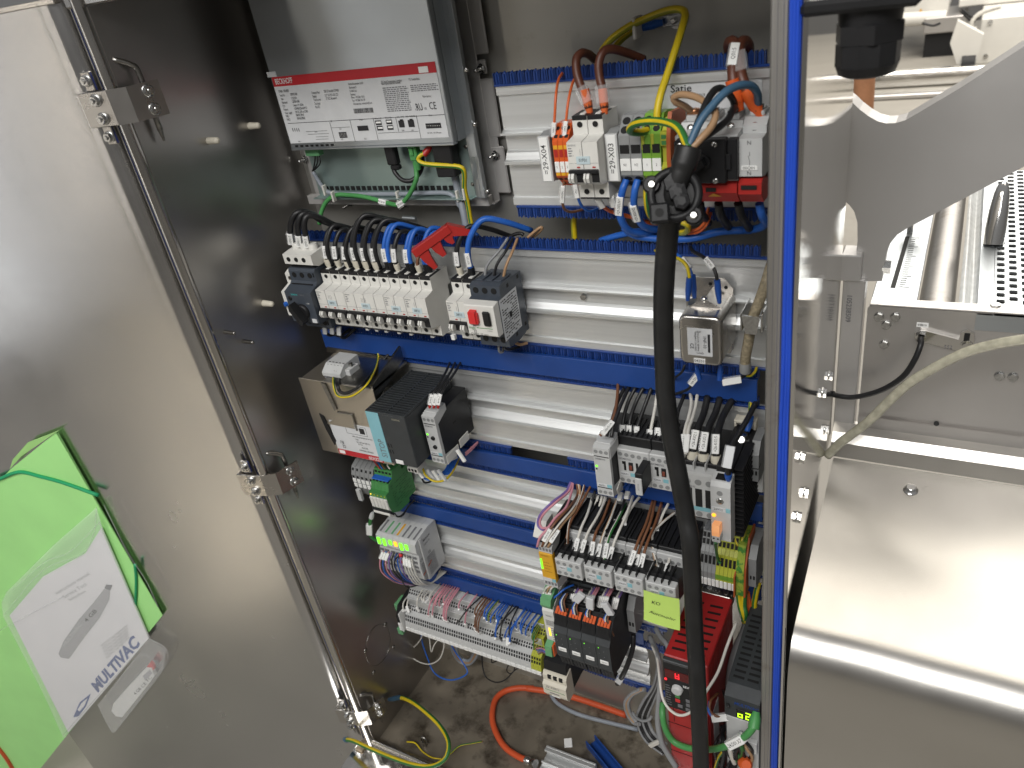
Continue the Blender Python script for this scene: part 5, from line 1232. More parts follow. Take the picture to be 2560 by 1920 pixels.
for i in range(5):
    part('opening', MB().add([(0.004 + i * 0.0068, -0.0365, 0.0185), (0.008 + i * 0.0068, -0.0365, 0.0185), (0.008 + i * 0.0068, -0.0300, 0.0204), (0.004 + i * 0.0068, -0.0300, 0.0204)], [(0, 1, 2, 3)]), 'hole', tb)
    part('opening', MB().box(0.0035 + i * 0.0068, 0.0085 + i * 0.0068, -0.0484, -0.0478, 0.0003, 0.0042, 0), 'ink_grey', tb)
text(tb, '2 1', 0.0230, -0.0445, 0.0120, 0.0050, 'ink')
part('screw', MB().cyl((0.041, -0.024, 0.012), (0.041, -0.024, 0.018), 0.0034, n=10), 'steel_screw', tb)
wire('yellow and green wire from the battery terminal up to the comb', wp('7', [(410, 375, -0.080), (412, 450, -0.098), (440, 530, -0.101), (500, 552, -0.102), (600, 530, -0.102), (710, 440, -0.096), (785, 310, -0.050), (812, 210, -0.010), (812, 150, 0.0)]), 0.0018, ['yellow', 'green'])
for i in range(2):
    wire('black wire from the battery terminal up to the comb, %s' % ('outer' if i == 0 else 'inner'), wp('7', [(435 + 30 * i, 385, -0.080), (440 + 15 * i, 450, -0.098), (475 + 8 * i, 512 - 8 * i, -0.100), (550, 515 - 12 * i, -0.100), (660, 440, -0.096), (760, 330, -0.056), (830, 250, -0.016), (905 + 10 * i, 160, 0.0)]), 0.0017, 'black', 'black wires of the battery terminal')
ps = thing('power_supply', 'dark grey power supply with teal stripe and grille top on the third rail', 'power supply', (0.0790, 0, -0.2285))
W_, D_, H_ = 0.0715, 0.1225, 0.0915
part('body', MB().box(0, W_, -D_, -0.002, 0, H_ - 0.003, 0.0010), 'anthracite', ps)
part('stripe', MB().box(0.0002, 0.0235, -D_ - 0.0008, -D_ + 0.001, 0.0005, H_ - 0.0015, 0.0003), 'teal_band', ps)
part('top_frame', MB().box(0, 0.0025, -D_, -0.002, H_ - 0.003, H_, 0.0003).box(W_ - 0.0025, W_, -D_, -0.002, H_ - 0.003, H_, 0.0003).box(0.0025, W_ - 0.0025, -D_, -D_ + 0.003, H_ - 0.003, H_, 0.0003).box(W_ / 2 - 0.001, W_ / 2 + 0.001, -D_ + 0.003, -0.004, H_ - 0.003, H_ - 0.0002, 0), 'anthracite', ps)
part('grille_floor', MB().box(0.0025, W_ - 0.0025, -D_ + 0.003, -0.002, H_ - 0.0032, H_ - 0.0028, 0), 'hole', ps)
for i in range(20):
    y = -D_ + 0.006 + i * 0.0059
    part('grille_bar', MB().box(0.0025, W_ - 0.0025, y, y + 0.0016, H_ - 0.0025, H_ - 0.0003, 0), 'anthracite', ps)
text(ps, 'SITOP', 0.0150, -D_ - 0.0012, 0.0260, 0.0150, 'ink_grey', 'CENTER', rot=PI / 2, xs=0.85)
text(ps, 'SIEMENS', 0.054, -D_ - 0.0003, H_ - 0.0085, 0.0040, mat('ink_beige', (0.35, 0.33, 0.25), 0.6, noise=0) and 'ink_beige', 'CENTER', bold=0.02)
for (z, k) in ((0.030, 0), (0.019, 1)):
    for x in (0.0270, 0.0320): part('slot', MB().add([(x, -D_ - 0.0004, z), (x + 0.0018, -D_ - 0.0004, z), (x + 0.0010, -D_ - 0.0004, z + 0.007), (x - 0.0008, -D_ - 0.0004, z + 0.007)], [(0, 1, 2, 3)]), 'hole', ps)
part('tag', MB().box(0.033, 0.047, -D_ - 0.0009, -D_ + 0.0002, 0.002, 0.009, 0.0003), 'label_white', ps)
def relay(x, label, w=0.0225, d=0.091, zc=ZC, h=0.0435, tag='', sides=True, led_m=None, name='relay', brand='SIEMENS', led2=None):
    t = thing(name, label, 'relay', (x, 0, zc))
    part('body', MB().box(0.0008, w - 0.0008, -d + 0.004, -0.001, -h * 0.85, h * 0.92, 0.0008), 'black_plastic', t)
    part('front', MB().prism([(-d + 0.006, h), (-d, h - 0.002), (-d, -h + 0.002), (-d + 0.006, -h)], 0, w, 'x'), 'light_grey_plastic', t)
    for s in (1, -1):
        z0, z1 = (h - 0.017, h) if s > 0 else (-h, -h + 0.015)
        part('terminal', MB().prism([(-d + 0.006, z0), (-d + 0.006, z1), (-d + 0.032, z1 + s * 0.004), (-d + 0.032, z0 + s * 0.010)], 0, w, 'x').box(0.0005, w - 0.0005, -d + 0.008, -d + 0.030, z1 if s > 0 else z0 - 0.002, z1 + 0.002 if s > 0 else z0, 0.0005), 'light_grey_plastic', t)
        for i in range(3):
            part('terminal_hole', MB().cyl((0.0040 + i * 0.0072, -d, s * (h - 0.0075)), (0.0040 + i * 0.0072, -d - 0.0005, s * (h - 0.0075)), 0.0027, n=14), 'grey_plastic', t)
        part('gap', MB().box(0.001, w - 0.001, -d - 0.0003, -d + 0.001, s * (h - 0.0150) - 0.0006, s * (h - 0.0150) + 0.0006, 0), 'hole', t)
    if brand: text(t, brand, 0.0022, -d - 0.0004, h - 0.0190, 0.0038, 'ink_grey', bold=0.02)
    part('led', MB().box(0.0016, 0.0046, -d - 0.0006, -d + 0.0005, 0.0080, 0.0105, 0), led_m or 'led_green', t)
    part('led', MB().box(0.0016, 0.0036, -d - 0.0006, -d + 0.0005, 0.0035, 0.0055, 0), led2 or 'hole', t)
    g = part('tag', MB().box(0.0010, w - 0.0075, -d - 0.0006, -d + 0.0005, -h + 0.0165, -h + 0.0212, 0), 'label_silver', t)
    part('teal_mark', MB().box(w - 0.0072, w - 0.0008, -d - 0.0006, -d + 0.0005, -h + 0.0165, -h + 0.0212, 0), 'teal_band', t)
    if tag: text(g, tag, 0.0080, -d - 0.0008, -h + 0.0188, 0.0038, 'ink', 'CENTER', bold=0.01)
    return t
t = relay(0.1545, 'narrow light grey timer relay with two dials beside the dark power supply', tag='04K01')
for z in (0.0040, -0.0120):
    part('dial', MB().lathe((0.0120, -0.091, z), (0, -1, 0), [(0, 0.0034), (0.002, 0.0032), (0.0022, 0.002)], 14), 'black_plastic', t)
part('terminal_cover', MB().box(0.0228, 0.0240, -0.086, -0.052, -0.046, -0.031, 0.0004).box(0.0228, 0.0245, -0.048, -0.022, -0.042, -0.027, 0.0004), 'white_plastic', t)
part('side_slot', MB().box(0.0212, 0.0220, -0.050, -0.042, 0.004, 0.006, 0), 'hole', t)
for i in range(3):
    wire('black wire into the top of the timer relay, %s of three' % ORD[i], wp('7', [(1462 + 48 * i, 235, 0.0), (1420 + 42 * i, 330, -0.03), (1350 + 36 * i, 450, -0.06), (1300 + 36 * i, 540, -0.076), (1278 + 38 * i, 640, -0.082)]), 0.0019, 'black', 'black wires into the timer relay', mk=[(0.012, 0.017, '40-F01:%d' % i, 0.0056)], ferr=('red_plastic', 0.008, 0.0024))
for i in range(4):
    wire('blue wire under the timer relay, %s from the left' % ORD[i], wp('7', [(1350 + 14 * i, 1250, -0.06), (1410 + 18 * i, 1220 + 4 * i, -0.05), (1450 + 18 * i, 1150, -0.035), (1480 + 20 * i, 1080, -0.02), (1530 + 12 * i, 1020, -0.004)]), 0.0017, 'blue', 'blue wires under the timer relay')
wire('yellow and green wire sagging under the power supply', wp('7', [(1215, 1195, -0.07), (1245, 1260, -0.078), (1320, 1310, -0.08), (1410, 1300, -0.07), (1480, 1230, -0.05), (1530, 1130, -0.025), (1545, 1080, -0.01)]), 0.0018, ['yellow', 'green'])
wire('black wire loop under the power supply', wp('7', [(1200, 1270, -0.06), (1230, 1320, -0.06), (1280, 1315, -0.05), (1310, 1290, -0.04)]), 0.0016, 'black')
for i in range(2):
    wire('pink wire beside the timer relay, %s' % ('upper' if i else 'lower'), wp('7', [(1600, 1075 - 18 * i, -0.03), (1650, 1030 - 18 * i, -0.02), (1710, 965 - 10 * i, 0.0)]), 0.0016, 'pink', 'pink wires beside the timer relay')
for i, (x, y) in enumerate(((1130, 1190), (1185, 1230), (1290, 1250), (1340, 1262), (1385, 1255), (1560, 1080))):
    p = U('7', x, y, Y=-0.070)
    b = MB().box(-0.0028, 0.0028, -0.002, 0.002, -0.011, 0.011, 0.0005).xf(Matrix.Translation(p) @ Matrix.Rotation(-0.45, 4, 'Y'))
    solo('wire_tag', b, 'label_white' if i % 2 else 'label_silver', 'white wire tag hanging under the power supply, %s from the left' % ORD[i], 'wire tag', 'wire tags under the power supply')
wire('blue wire loop between the hanging tags', wp('7', [(1200, 1250, -0.06), (1240, 1290, -0.064), (1290, 1295, -0.06), (1330, 1260, -0.05)]), 0.0016, 'blue')
t = thing('pluggable_terminal', 'off white pluggable terminal row under the power supply', 'terminal block', U('7', 1090, 1190, Y=-0.085))
part('housing', MB().box(0, 0.020, -0.004, 0.02, -0.004, 0.005, 0.0006), 'white_plastic', t)
for i in range(3): part('opening', MB().box(0.002 + i * 0.006, 0.006 + i * 0.006, -0.0045, -0.0038, -0.002, 0.003, 0), 'hole', t)

# ------------------------------------------------------------------ fourth rail, left: grey terminals and green relays
for i in range(5):
    x = -0.0740 + i * 0.0098
    t = thing('terminal_block', 'grey fuse terminal at the left end of the fourth rail, %s of five' % ORD[i], 'terminal block', (x, 0, -0.363), 'grey fuse terminals')
    part('housing', MB().prism([(0, 0.038), (-0.030, 0.040), (-0.044, 0.034), (-0.050, 0.020), (-0.050, -0.004), (-0.040, -0.030), (0, -0.034)], 0.0002, 0.0094, 'x'), 'grey_plastic', t)
    part('tag', MB().box(0.001, 0.0080, -0.0512, -0.0498, 0.004, 0.012, 0.0003), 'label_white', t)
    part('tag', MB().box(0.001, 0.0080, -0.0512, -0.0498, -0.006, 0.002, 0.0003), 'label_white', t)
    part('opening', MB().box(0.002, 0.0060, -0.0506, -0.0496, 0.0140, 0.0185, 0), 'hole', t)
    part('opening', MB().add([(0.002, -0.0475, 0.0278), (0.006, -0.0475, 0.0278), (0.006, -0.0455, 0.0320), (0.002, -0.0455, 0.0320)], [(0, 1, 2, 3)]), 'hole', t)
solo('end_tag', MB().box(-0.070, -0.061, -0.056, -0.050, -0.397, -0.372, 0.0006), 'light_grey_plastic', 'small grey end tag hanging below the grey fuse terminals', 'tag')
gr = thing('relay_module', 'green five way relay module with white fronts on the fourth rail', 'relay module', (-0.0185, 0, -0.363))
prf = [(0, 0.030), (-0.020, 0.030), (-0.022, 0.042), (-0.046, 0.044), (-0.050, 0.030), (-0.062, 0.026), (-0.066, 0.014), (-0.074, 0.013), (-0.074, -0.012), (-0.070, -0.028), (-0.054, -0.038), (-0.024, -0.040), (-0.022, -0.032), (0, -0.032)]
for i in range(5):
    s_ = part('slice', MB().prism(prf, i * 0.0075 + 0.0001, i * 0.0075 + 0.0073, 'x'), 'green_plastic', gr)
    part('relay_front', MB().prism([(-0.0742, 0.004), (-0.0765, 0.003), (-0.0755, -0.018), (-0.0660, -0.030), (-0.060, -0.030)], i * 0.0075 + 0.0004, i * 0.0075 + 0.0070, 'x'), 'white_plastic', s_)
    part('opening', MB().add([(i * 0.0075 + 0.0015, -0.0512, 0.0296), (i * 0.0075 + 0.006, -0.0512, 0.0296), (i * 0.0075 + 0.006, -0.0600, 0.0270), (i * 0.0075 + 0.0015, -0.0600, 0.0270)], [(0, 1, 2, 3)]), 'hole', s_)
    part('opening', MB().box(i * 0.0075 + 0.0015, i * 0.0075 + 0.006, -0.0482, -0.0470, 0.034, 0.040, 0), 'hole', s_)
    part('led', MB().cyl((i * 0.0075 + 0.0037, -0.0742, 0.009), (i * 0.0075 + 0.0037, -0.0750, 0.009), 0.0013, n=8), 'led_yellow' if i == 0 else 'yellow_green', s_)
part('blue_bridge', MB().box(0.001, 0.0365, -0.0600, -0.0480, 0.0300, 0.0325, 0.0005), 'wire_blue', gr)
part('black_bar', MB().prism([(-0.0665, -0.030), (-0.0760, -0.019), (-0.0780, -0.023), (-0.0680, -0.036)], 0.0, 0.0373, 'x'), 'black_plastic', gr)
part('white_foot', MB().prism([(-0.066, -0.0365), (-0.076, -0.0240), (-0.0775, -0.0290), (-0.067, -0.0415)], 0.001, 0.0365, 'x'), 'white_plastic', gr)
pm = MB()
r_ = random.Random(9)
for i in range(10):
    y = -0.058
    while y < -0.010:
        w_ = r_.uniform(0.002, 0.008)
        if r_.random() < 0.7: pm.quad((0.0377, y, 0.020 - i * 0.0048), (0.0377, y + w_, 0.020 - i * 0.0048), (0.0377, y + w_, 0.0185 - i * 0.0048), (0.0377, y, 0.0185 - i * 0.0048))
        y += w_ + 0.002
part('small_print', pm, mat('green_dark_print', (0.02, 0.09, 0.03), 0.6, noise=0) and 'green_dark_print', gr)
for i, c in enumerate(('red', 'blue', 'brown', 'black', 'white')):
    wire('thin %s wire dropping into the back of the green relay module' % c, wp('7', [(760 + 40 * i, 1110, -0.03), (800 + 24 * i, 1160, -0.045), (830 + 22 * i, 1200, -0.05)]), 0.0012, c, n=6)
for i in range(2):
    wire('thin black wire curling under the green relay module, %s' % ('upper' if i == 0 else 'lower'), wp('7', [(1140, 1480 + 10 * i, -0.01), (1090, 1530, -0.03), (1040, 1600 + 14 * i, -0.05), (990, 1630, -0.06), (965, 1600, -0.066)]), 0.0013, 'black', 'thin black wires under the relay module', n=6)
wire('dark green cable with white tag left of the bus couplers', wp('a', [(235, 215, -0.06), (220, 270, -0.062), (212, 340, -0.064), (225, 400, -0.062), (275, 440, -0.058)]), 0.0035, 'green', mk=[(-0.040, 0.026, '', 0.010)], ferr0=('light_grey_plastic', 0.014, 0.0045), cat='cable')

# ------------------------------------------------------------------ fifth rail, left: bus terminals
bt = thing('bus_terminal_row', 'row of light grey bus terminals with green lit windows on the fifth rail', 'bus terminals', (-0.0440, 0, -0.529))
prf = [(0, 0.072), (-0.020, 0.075), (-0.060, 0.071), (-0.066, 0.067), (-0.068, 0.048), (-0.064, 0.040), (-0.068, 0.020), (-0.066, -0.016), (-0.050, -0.028), (0, -0.028)]
xs = [0, 0.012, 0.026, 0.038, 0.050, 0.062, 0.074, 0.088]
glow = ['led_green', 'led_green', 'led_green', 'led_orange', 'led_green', 'led_green', None]
for i in range(7):
    s_ = part('module', MB().prism(prf, xs[i] + 0.0002, xs[i + 1] - 0.0002, 'x'), 'light_grey_plastic', bt)
    if glow[i]:
        lt = (0.015, 0.016, 0.010, 0.010, 0.016, 0.012, 0)[i]
        part('lit_window', MB().box(xs[i] + 0.003, xs[i] + 0.0095, -0.0690, -0.0672, 0.064 - lt, 0.064, 0.0003), glow[i], s_)
    for k in range(4):
        part('opening', MB().box(xs[i] + 0.002, xs[i] + 0.005, -0.0686, -0.0676, 0.034 - k * 0.011, 0.039 - k * 0.011, 0).box(xs[i] + 0.0065, xs[i] + 0.0095, -0.0686, -0.0676, 0.034 - k * 0.011, 0.039 - k * 0.011, 0), 'ink_grey', s_)['kind'] = 'stuff'
    part('top_slot', MB().add([(xs[i] + 0.004, -0.058, 0.0714), (xs[i] + 0.008, -0.058, 0.0714), (xs[i] + 0.008, -0.030, 0.0743), (xs[i] + 0.004, -0.030, 0.0743)], [(0, 1, 2, 3)]), 'green_light' if i in (1, 2) else 'ink_grey' if i != 3 else 'yellow_plastic', s_)
part('rib', MB().box(0.0880, 0.0905, -0.056, -0.050, -0.024, 0.070, 0.0005), 'light_grey_plastic', bt)
part('orange_line', MB().add([(0.0882, -0.066, -0.006), (0.0882, -0.066, -0.003), (0.0882, -0.036, 0.007), (0.0882, -0.036, 0.004)], [(0, 1, 2, 3)]), 'orange_plastic', bt)
Ms = Matrix(((0, 0, 1, 0.0883), (1, 0, 0, -0.044), (0, 1, 0, 0.058), (0, 0, 0, 1)))
text(bt, 'BECKHOFF', 0, 0, 0, 0.0060, 'ink', M=Ms, bold=0.03, xs=0.7); text(bt, 'Lightbus CE', 0, 0, 0, 0.0050, 'ink', M=Ms @ Matrix.Translation((0, -0.009, 0)), xs=0.7)
text(bt, 'CE', 0, 0, 0, 0.0070, 'ink', M=Ms @ Matrix.Translation((0.004, -0.032, 0))); text(bt, 'CE', 0, 0, 0, 0.0070, 'ink', M=Ms @ Matrix.Translation((-0.021, -0.030, 0)))
pm = MB()
for i in range(14):
    for (y0, y1) in ((-0.064, -0.056), (-0.046, -0.022)): pm.quad((0.0882, y0, 0.020 - i * 0.003), (0.0882, y1, 0.020 - i * 0.003), (0.0882, y1, 0.0188 - i * 0.003), (0.0882, y0, 0.0188 - i * 0.003))
part('small_print', pm, 'ink_grey', bt)
part('neighbour_block', MB().prism([(0, 0.060), (-0.040, 0.060), (-0.046, 0.040), (-0.040, -0.020), (0, -0.020)], -0.0125, -0.0003, 'x'), 'light_grey_plastic', bt)
cols = ['pink', 'blue', 'pink', 'violet', 'black', 'darkblue', 'blue', 'violet', 'white', 'white', 'white', 'white']
for i, c in enumerate(cols):
    x0 = 330 + i * 22; n_ = sum(1 for q in cols[:i] if q == c)
    if i < 8:
        q = [(x0, 520 + i * 4, -0.068), (x0 - 30 + i * 2, 600, -0.078), (x0 - 20 + i * 4, 690, -0.078), (x0 + 50, 755, -0.07), (x0 + 130, 790, -0.05), (620, 810, -0.03)]
    else:
        q = [(x0 - 10, 560 + (i - 8) * 10, -0.068), (x0 + 0, 650, -0.076), (x0 + 40, 740, -0.076), (x0 + 100, 800, -0.066), (740, 780, -0.04), (800 + (i - 8) * 16, 680 + (i - 8) * 4, -0.004)]
    wire('%s wire drooping from the bus terminals, %s of its colour' % (c.replace('darkblue', 'dark blue'), ORD[n_]), wp('a', q), 0.0014, c, 'wires drooping from the bus terminals', n=6, mk=[(-0.010, 0.014, '', 0.005)] if i in (0, 1, 2, 8, 9, 10) else None)
wire('thin black wire tangled below the bus terminals', wp('a', [(480, 540, -0.07), (430, 590, -0.08), (420, 650, -0.08), (470, 740, -0.075), (520, 820, -0.06), (640, 800, -0.04)]), 0.0013, 'black', n=6)
for i, (x, y) in enumerate(((470, 558), (492, 612))):
    solo('red_tip', MB().ball(U('a', x, y, Y=-0.072), 0.004), 'red_bright', 'small red cap among the wires below the bus terminals, %s' % ('upper' if i == 0 else 'lower'), 'cap')
# ------------------------------------------------------------------ lowest rail: long three tier terminal strip
TS = thing('terminal_strip', 'long grey three tier terminal strip on the lowest rail, crowded with wires', 'terminal strip', (-0.052, 0.0, -0.744))
prf = [(0, 0.112), (-0.016, 0.112), (-0.018, 0.100), (-0.026, 0.092), (-0.032, 0.091), (-0.034, 0.074), (-0.042, 0.066), (-0.050, 0.062), (-0.056, 0.046), (-0.058, 0.034), (-0.050, 0.026), (0, 0.024)]
tm = MB().prism(prf, 0.0002, 0.0050, 'x')
for (ya, za, yb, zb) in ((-0.0182, 0.0998, -0.0262, 0.0920), (-0.0345, 0.0735, -0.0425, 0.0658), (-0.0505, 0.0608, -0.0558, 0.0468)):
    d = Vector((0, yb - ya, zb - za)); n_ = Vector((0, d.z, -d.y)).normalized()
    if n_.y > 0: n_ = -n_
    for (f0, f1) in ((0.04, 0.40), (0.54, 0.92)):
        a = Vector((0, ya, za)) + d * f0 + n_ * 0.0004; b = Vector((0, ya, za)) + d * f1 + n_ * 0.0004
        tm.quad((0.0010, a.y, a.z), (0.0042, a.y, a.z), (0.0042, b.y, b.z), (0.0010, b.y, b.z), 1)
TMm = tm.mesh('terminal', ['light_grey_plastic', 'hole']); TMg = tm.mesh('terminal', ['yellow_green', 'hole'])
for i in range(58):
    part('terminal', TMg if i >= 54 else TMm, 'x', TS, loc=(i * 0.0052 + 0.002, 0, 0))
for i in range(29):
    part('tag', shared('strip_tag', lambda m: m.box(0.0003, 0.0100, -0.0600, -0.0575, 0.0250, 0.0335, 0.0003), ['label_white']), 'label_white', TS, loc=(i * 0.0104 + 0.002, 0, 0))
part('busbar', MB().box(0.002, 0.300, -0.0345, -0.0325, 0.0745, 0.0900, 0.0004), 'aluminium', TS); part('busbar', MB().box(0.002, 0.300, -0.0182, -0.0165, 0.101, 0.111, 0.0004), 'aluminium', TS)
e = thing('end_clamp', 'black and green end clamp with white tag at the left end of the terminal strip', 'end clamp', (-0.064, 0, -0.744))
part('clamp', MB().prism([(0, 0.090), (-0.050, 0.080), (-0.062, 0.060), (-0.062, 0.020), (-0.040, 0.010), (0, 0.010)], 0.0, 0.0085, 'x'), 'black_plastic', e)
part('tag', MB().box(0.0088, 0.0105, -0.064, -0.046, 0.022, 0.072, 0.0005).box(0.001, 0.0075, -0.0640, -0.0620, 0.024, 0.044, 0.0003), 'label_white', e)['kind'] = 'stuff'
part('green_end', MB().box(-0.012, 0.0, -0.048, -0.020, 0.058, 0.076, 0.001), 'green_light', e); part('green_end', MB().box(-0.012, 0.0, -0.060, -0.030, 0.004, 0.020, 0.001), 'green_light', e)
def strip_wire(label, xs_, ys_, xe, ye, col, grp, tier, bow=0.0, mk=True, r=0.0015, twist=0.0):
    Ye = (-0.026, -0.042, -0.056)[tier]
    a = U('a', xs_, ys_, Y=-0.002); e = U('a', xe, ye, Y=Ye)
    m1 = a.lerp(e, 0.30) + Vector((0, -0.020 - bow, 0.008)); m2 = a.lerp(e, 0.68) + Vector((0, -0.016 - bow, 0.002))
    return wire(label, [a, m1, m2, e], r, col, grp, n=6, mk=[(0.009, 0.014, '', 0.0046)] if mk else None, k=5)
SW = []
for (x, y, xe, ye) in ((580, 840, 540, 1000), (600, 850, 562, 1010), (690, 800, 628, 1020), (720, 810, 700, 900), (740, 820, 722, 910), (800, 790, 745, 930)): SW.append((x, y, xe, ye, 'white'))
for (x, y, xe, ye) in ((830, 795, 720, 1060), (850, 800, 740, 1080), (870, 805, 800, 950), (885, 810, 830, 960), (905, 815, 850, 960), (925, 820, 835, 1095), (945, 825, 850, 1105), (958, 830, 868, 1115), (1030, 860, 988, 990), (1105, 880, 1018, 1150)): SW.append((x, y, xe, ye, 'pink'))
for (x, y, xe, ye) in ((1170, 900, 1120, 1040), (1185, 905, 1095, 1185), (1205, 915, 1118, 1195), (1225, 920, 1142, 1200)): SW.append((x, y, xe, ye, 'brown'))
for (x, y, xe, ye) in ((1240, 920, 1190, 1070), (1265, 930, 1215, 1080), (1320, 945, 1245, 1090), (1335, 950, 1300, 1090), (1355, 955, 1330, 1100), (1368, 960, 1290, 1250), (1440, 1060, 1345, 1250), (1460, 1060, 1372, 1290), (1500, 1000, 1395, 1290), (1510, 1000, 1460, 1140), (1540, 1010, 1495, 1170), (1560, 1020, 1515, 1180), (1600, 1040, 1540, 1200), (1640, 1050, 1585, 1200)): SW.append((x, y, xe, ye, 'blue'))
for (x, y, xe, ye) in ((1150, 890, 930, 1120), (1400, 970, 1310, 1270), (1430, 980, 1225, 1230), (1445, 985, 1440, 1280)): SW.append((x, y, xe, ye, 'black'))
for (x, y, xe, ye) in ((1285, 930, 1240, 1070), (1640, 1080, 1612, 1230), (1650, 1090, 1625, 1250), (1660, 1100, 1615, 1320)): SW.append((x, y, xe, ye, 'yellow'))
cnt = {}
for (x, y, xe, ye, c) in SW:
    cnt[c] = cnt.get(c, 0) + 1
    fr_ = (ye - (1000 + (xe - 540) * 0.305))     # which tier the end sits on
    tier = 0 if fr_ < -60 else 1 if fr_ < 20 else 2
    strip_wire('%s wire into the long terminal strip, %s of its colour from the left' % (c, ORD[cnt[c] - 1]), x, y, xe, ye, [c, 'green'] if c == 'yellow' else c, 'wires into the long terminal strip', tier, bow=random.uniform(0, 0.010), mk=c not in ('black', 'yellow'))
for i, q in enumerate(([(660, 1165, -0.01), (640, 1250, 0.0), (570, 1330, 0.01), (505, 1360, 0.01), (560, 1405, 0.0), (640, 1450, -0.01), (720, 1460, -0.02), (790, 1420, -0.02), (825, 1340, -0.015), (835, 1230, -0.01)], [(700, 1185, -0.01), (712, 1270, -0.01), (725, 1360, -0.01), (750, 1300, -0.005), (805, 1230, -0.005)])):
    wire('white wire loop hanging below the terminal strip, %s one' % ('larger' if i == 0 else 'smaller'), wp('a', q), 0.0014, 'white', 'white wire loops below the strip', n=6)
wire('long blue wire loop hanging below the terminal strip', wp('a', [(640, 1180, 0.0), (650, 1280, 0.01), (690, 1400, 0.01), (740, 1520, 0.0), (820, 1580, -0.01), (920, 1590, -0.01), (1020, 1540, 0.0), (1000, 1470, 0.01), (930, 1370, 0.02), (870, 1260, 0.02)]), 0.0017, 'blue', n=6)
wire('thin black wire loop hanging below the terminal strip', wp('a', [(1145, 1370, 0.01), (1150, 1480, 0.0), (1180, 1570, -0.01), (1260, 1612, -0.02), (1340, 1590, -0.02), (1420, 1510, -0.01), (1490, 1480, 0.0)]), 0.0014, 'black', n=6)
for i in range(3):
    wire('grey cable loop in the back corner under the strip, %s one' % ('outer', 'middle', 'inner')[i], wp('a', [(890 + 22 * i, 1270, 0.04), (905 + 18 * i, 1360, 0.05), (960 + 10 * i, 1440 - 12 * i, 0.06), (1040, 1460 - 14 * i, 0.06), (1100 - 14 * i, 1400 - 8 * i, 0.06), (1120 - 16 * i, 1330, 0.05)]), 0.0036, ('cablegrey', 'tan', 'cablegrey')[i], 'grey cable loops in the corner', cat='cable')
wire('small black wire loop on the back wall under the strip', wp('a', [(1225, 1420, 0.07), (1230, 1450, 0.07), (1270, 1430, 0.07), (1285, 1410, 0.07)]), 0.0014, 'black', n=6)
wire('black wire drooping on the back wall right of the small loop', wp('a', [(1380, 1440, 0.06), (1350, 1510, 0.06), (1380, 1540, 0.06), (1412, 1510, 0.06), (1418, 1450, 0.06)]), 0.0013, 'black', n=6)

# ------------------------------------------------------------------ third rail, right
t = relay(0.4245, 'light grey monitoring relay tagged 06F51 left of the contactors', tag='06F51', d=0.090, h=0.0405, zc=-0.197)
part('terminal_cover', MB().prism([(-0.080, -0.034), (-0.062, -0.026), (-0.058, -0.034), (-0.076, -0.044)], 0.0226, 0.0240, 'x'), 'white_plastic', t)
part('flag', MB().box(0.021, 0.0235, -0.088, -0.060, 0.022, 0.040, 0.0004), 'light_grey_plastic', t)
def contactor(x, label, tag, zc=-0.200, w=0.0445, d=0.066):
    t = thing('contactor', label, 'contactor', (x, 0, zc), 'small contactors')
    part('body', MB().box(0.0003, w, -d + 0.010, 0, -0.036, 0.042, 0.001), 'black_plastic', t)
    part('front', MB().box(0, w, -d, -d + 0.011, -0.0285, 0.0275, 0.0012), 'light_grey_plastic', t)
    for i in range(5):
        part('terminal_hole', MB().cyl((0.0048 + i * 0.0086, -d, 0.0200 - 0.0004 * i), (0.0048 + i * 0.0086, -d - 0.0005, 0.0200 - 0.0004 * i), 0.0030, n=14), 'grey_plastic', t)
        part('terminal_hole', MB().cyl((0.0048 + i * 0.0086, -d, -0.0225), (0.0048 + i * 0.0086, -d - 0.0005, -0.0225), 0.0030, n=14), 'grey_plastic', t)
    text(t, 'SIEMENS', 0.002, -d - 0.0004, 0.0125, 0.0046, 'ink_grey', bold=0.02)
    wn = MB().box(0.0085, 0.0115, -d - 0.0005, -d + 0.001, -0.006, 0.0085, 0).box(0.0065, 0.0090, -d - 0.0005, -d + 0.001, 0.004, 0.0085, 0).box(0.0255, 0.0285, -d - 0.0005, -d + 0.001, -0.006, 0.0085, 0)
    part('window', wn, 'hole', t)['kind'] = 'stuff'
    part('plunger', MB().box(0.0155, 0.0215, -d - 0.0015, -d + 0.001, -0.005, 0.0080, 0.0004), 'black_plastic', t)
    part('plunger_tip', MB().box(0.0165, 0.0205, -d - 0.0020, -d, -0.0035, 0.0040, 0.0004), mat('plunger_red', (0.20, 0.05, 0.03), 0.5) and 'plunger_red', t)
    g = part('tag', MB().box(0.003, 0.0155, -d - 0.0006, -d + 0.001, -0.0150, -0.0095, 0), 'label_silver', t); text(g, tag, 0.0092, -d - 0.0008, -0.0122, 0.0040, 'ink', 'CENTER', bold=0.01)
    part('teal_mark', MB().box(0.0170, 0.0240, -d - 0.0006, -d + 0.001, -0.0150, -0.0095, 0), 'teal_band', t)
    for i in range(6): part('rib', MB().box(0.003 + i * 0.0068, 0.0045 + i * 0.0068, -d + 0.012, -0.012, 0.0420, 0.0445, 0), 'black_plastic', t)
    return t
contactor(0.4468, 'grey contactor tagged 06K51 with black surge block plugged into its front', '06K51')
contactor(0.4916, 'grey contactor tagged 22K01, partly behind the heavy black cable', '22K01')
sb = thing('surge_block', 'black surge suppressor block standing out between the two grey contactors', 'surge suppressor', (0.4830, -0.066, -0.215))
part('body', MB().box(0, 0.0100, -0.032, -0.001, 0.0, 0.0330, 0.0008), 'black_plastic', sb)
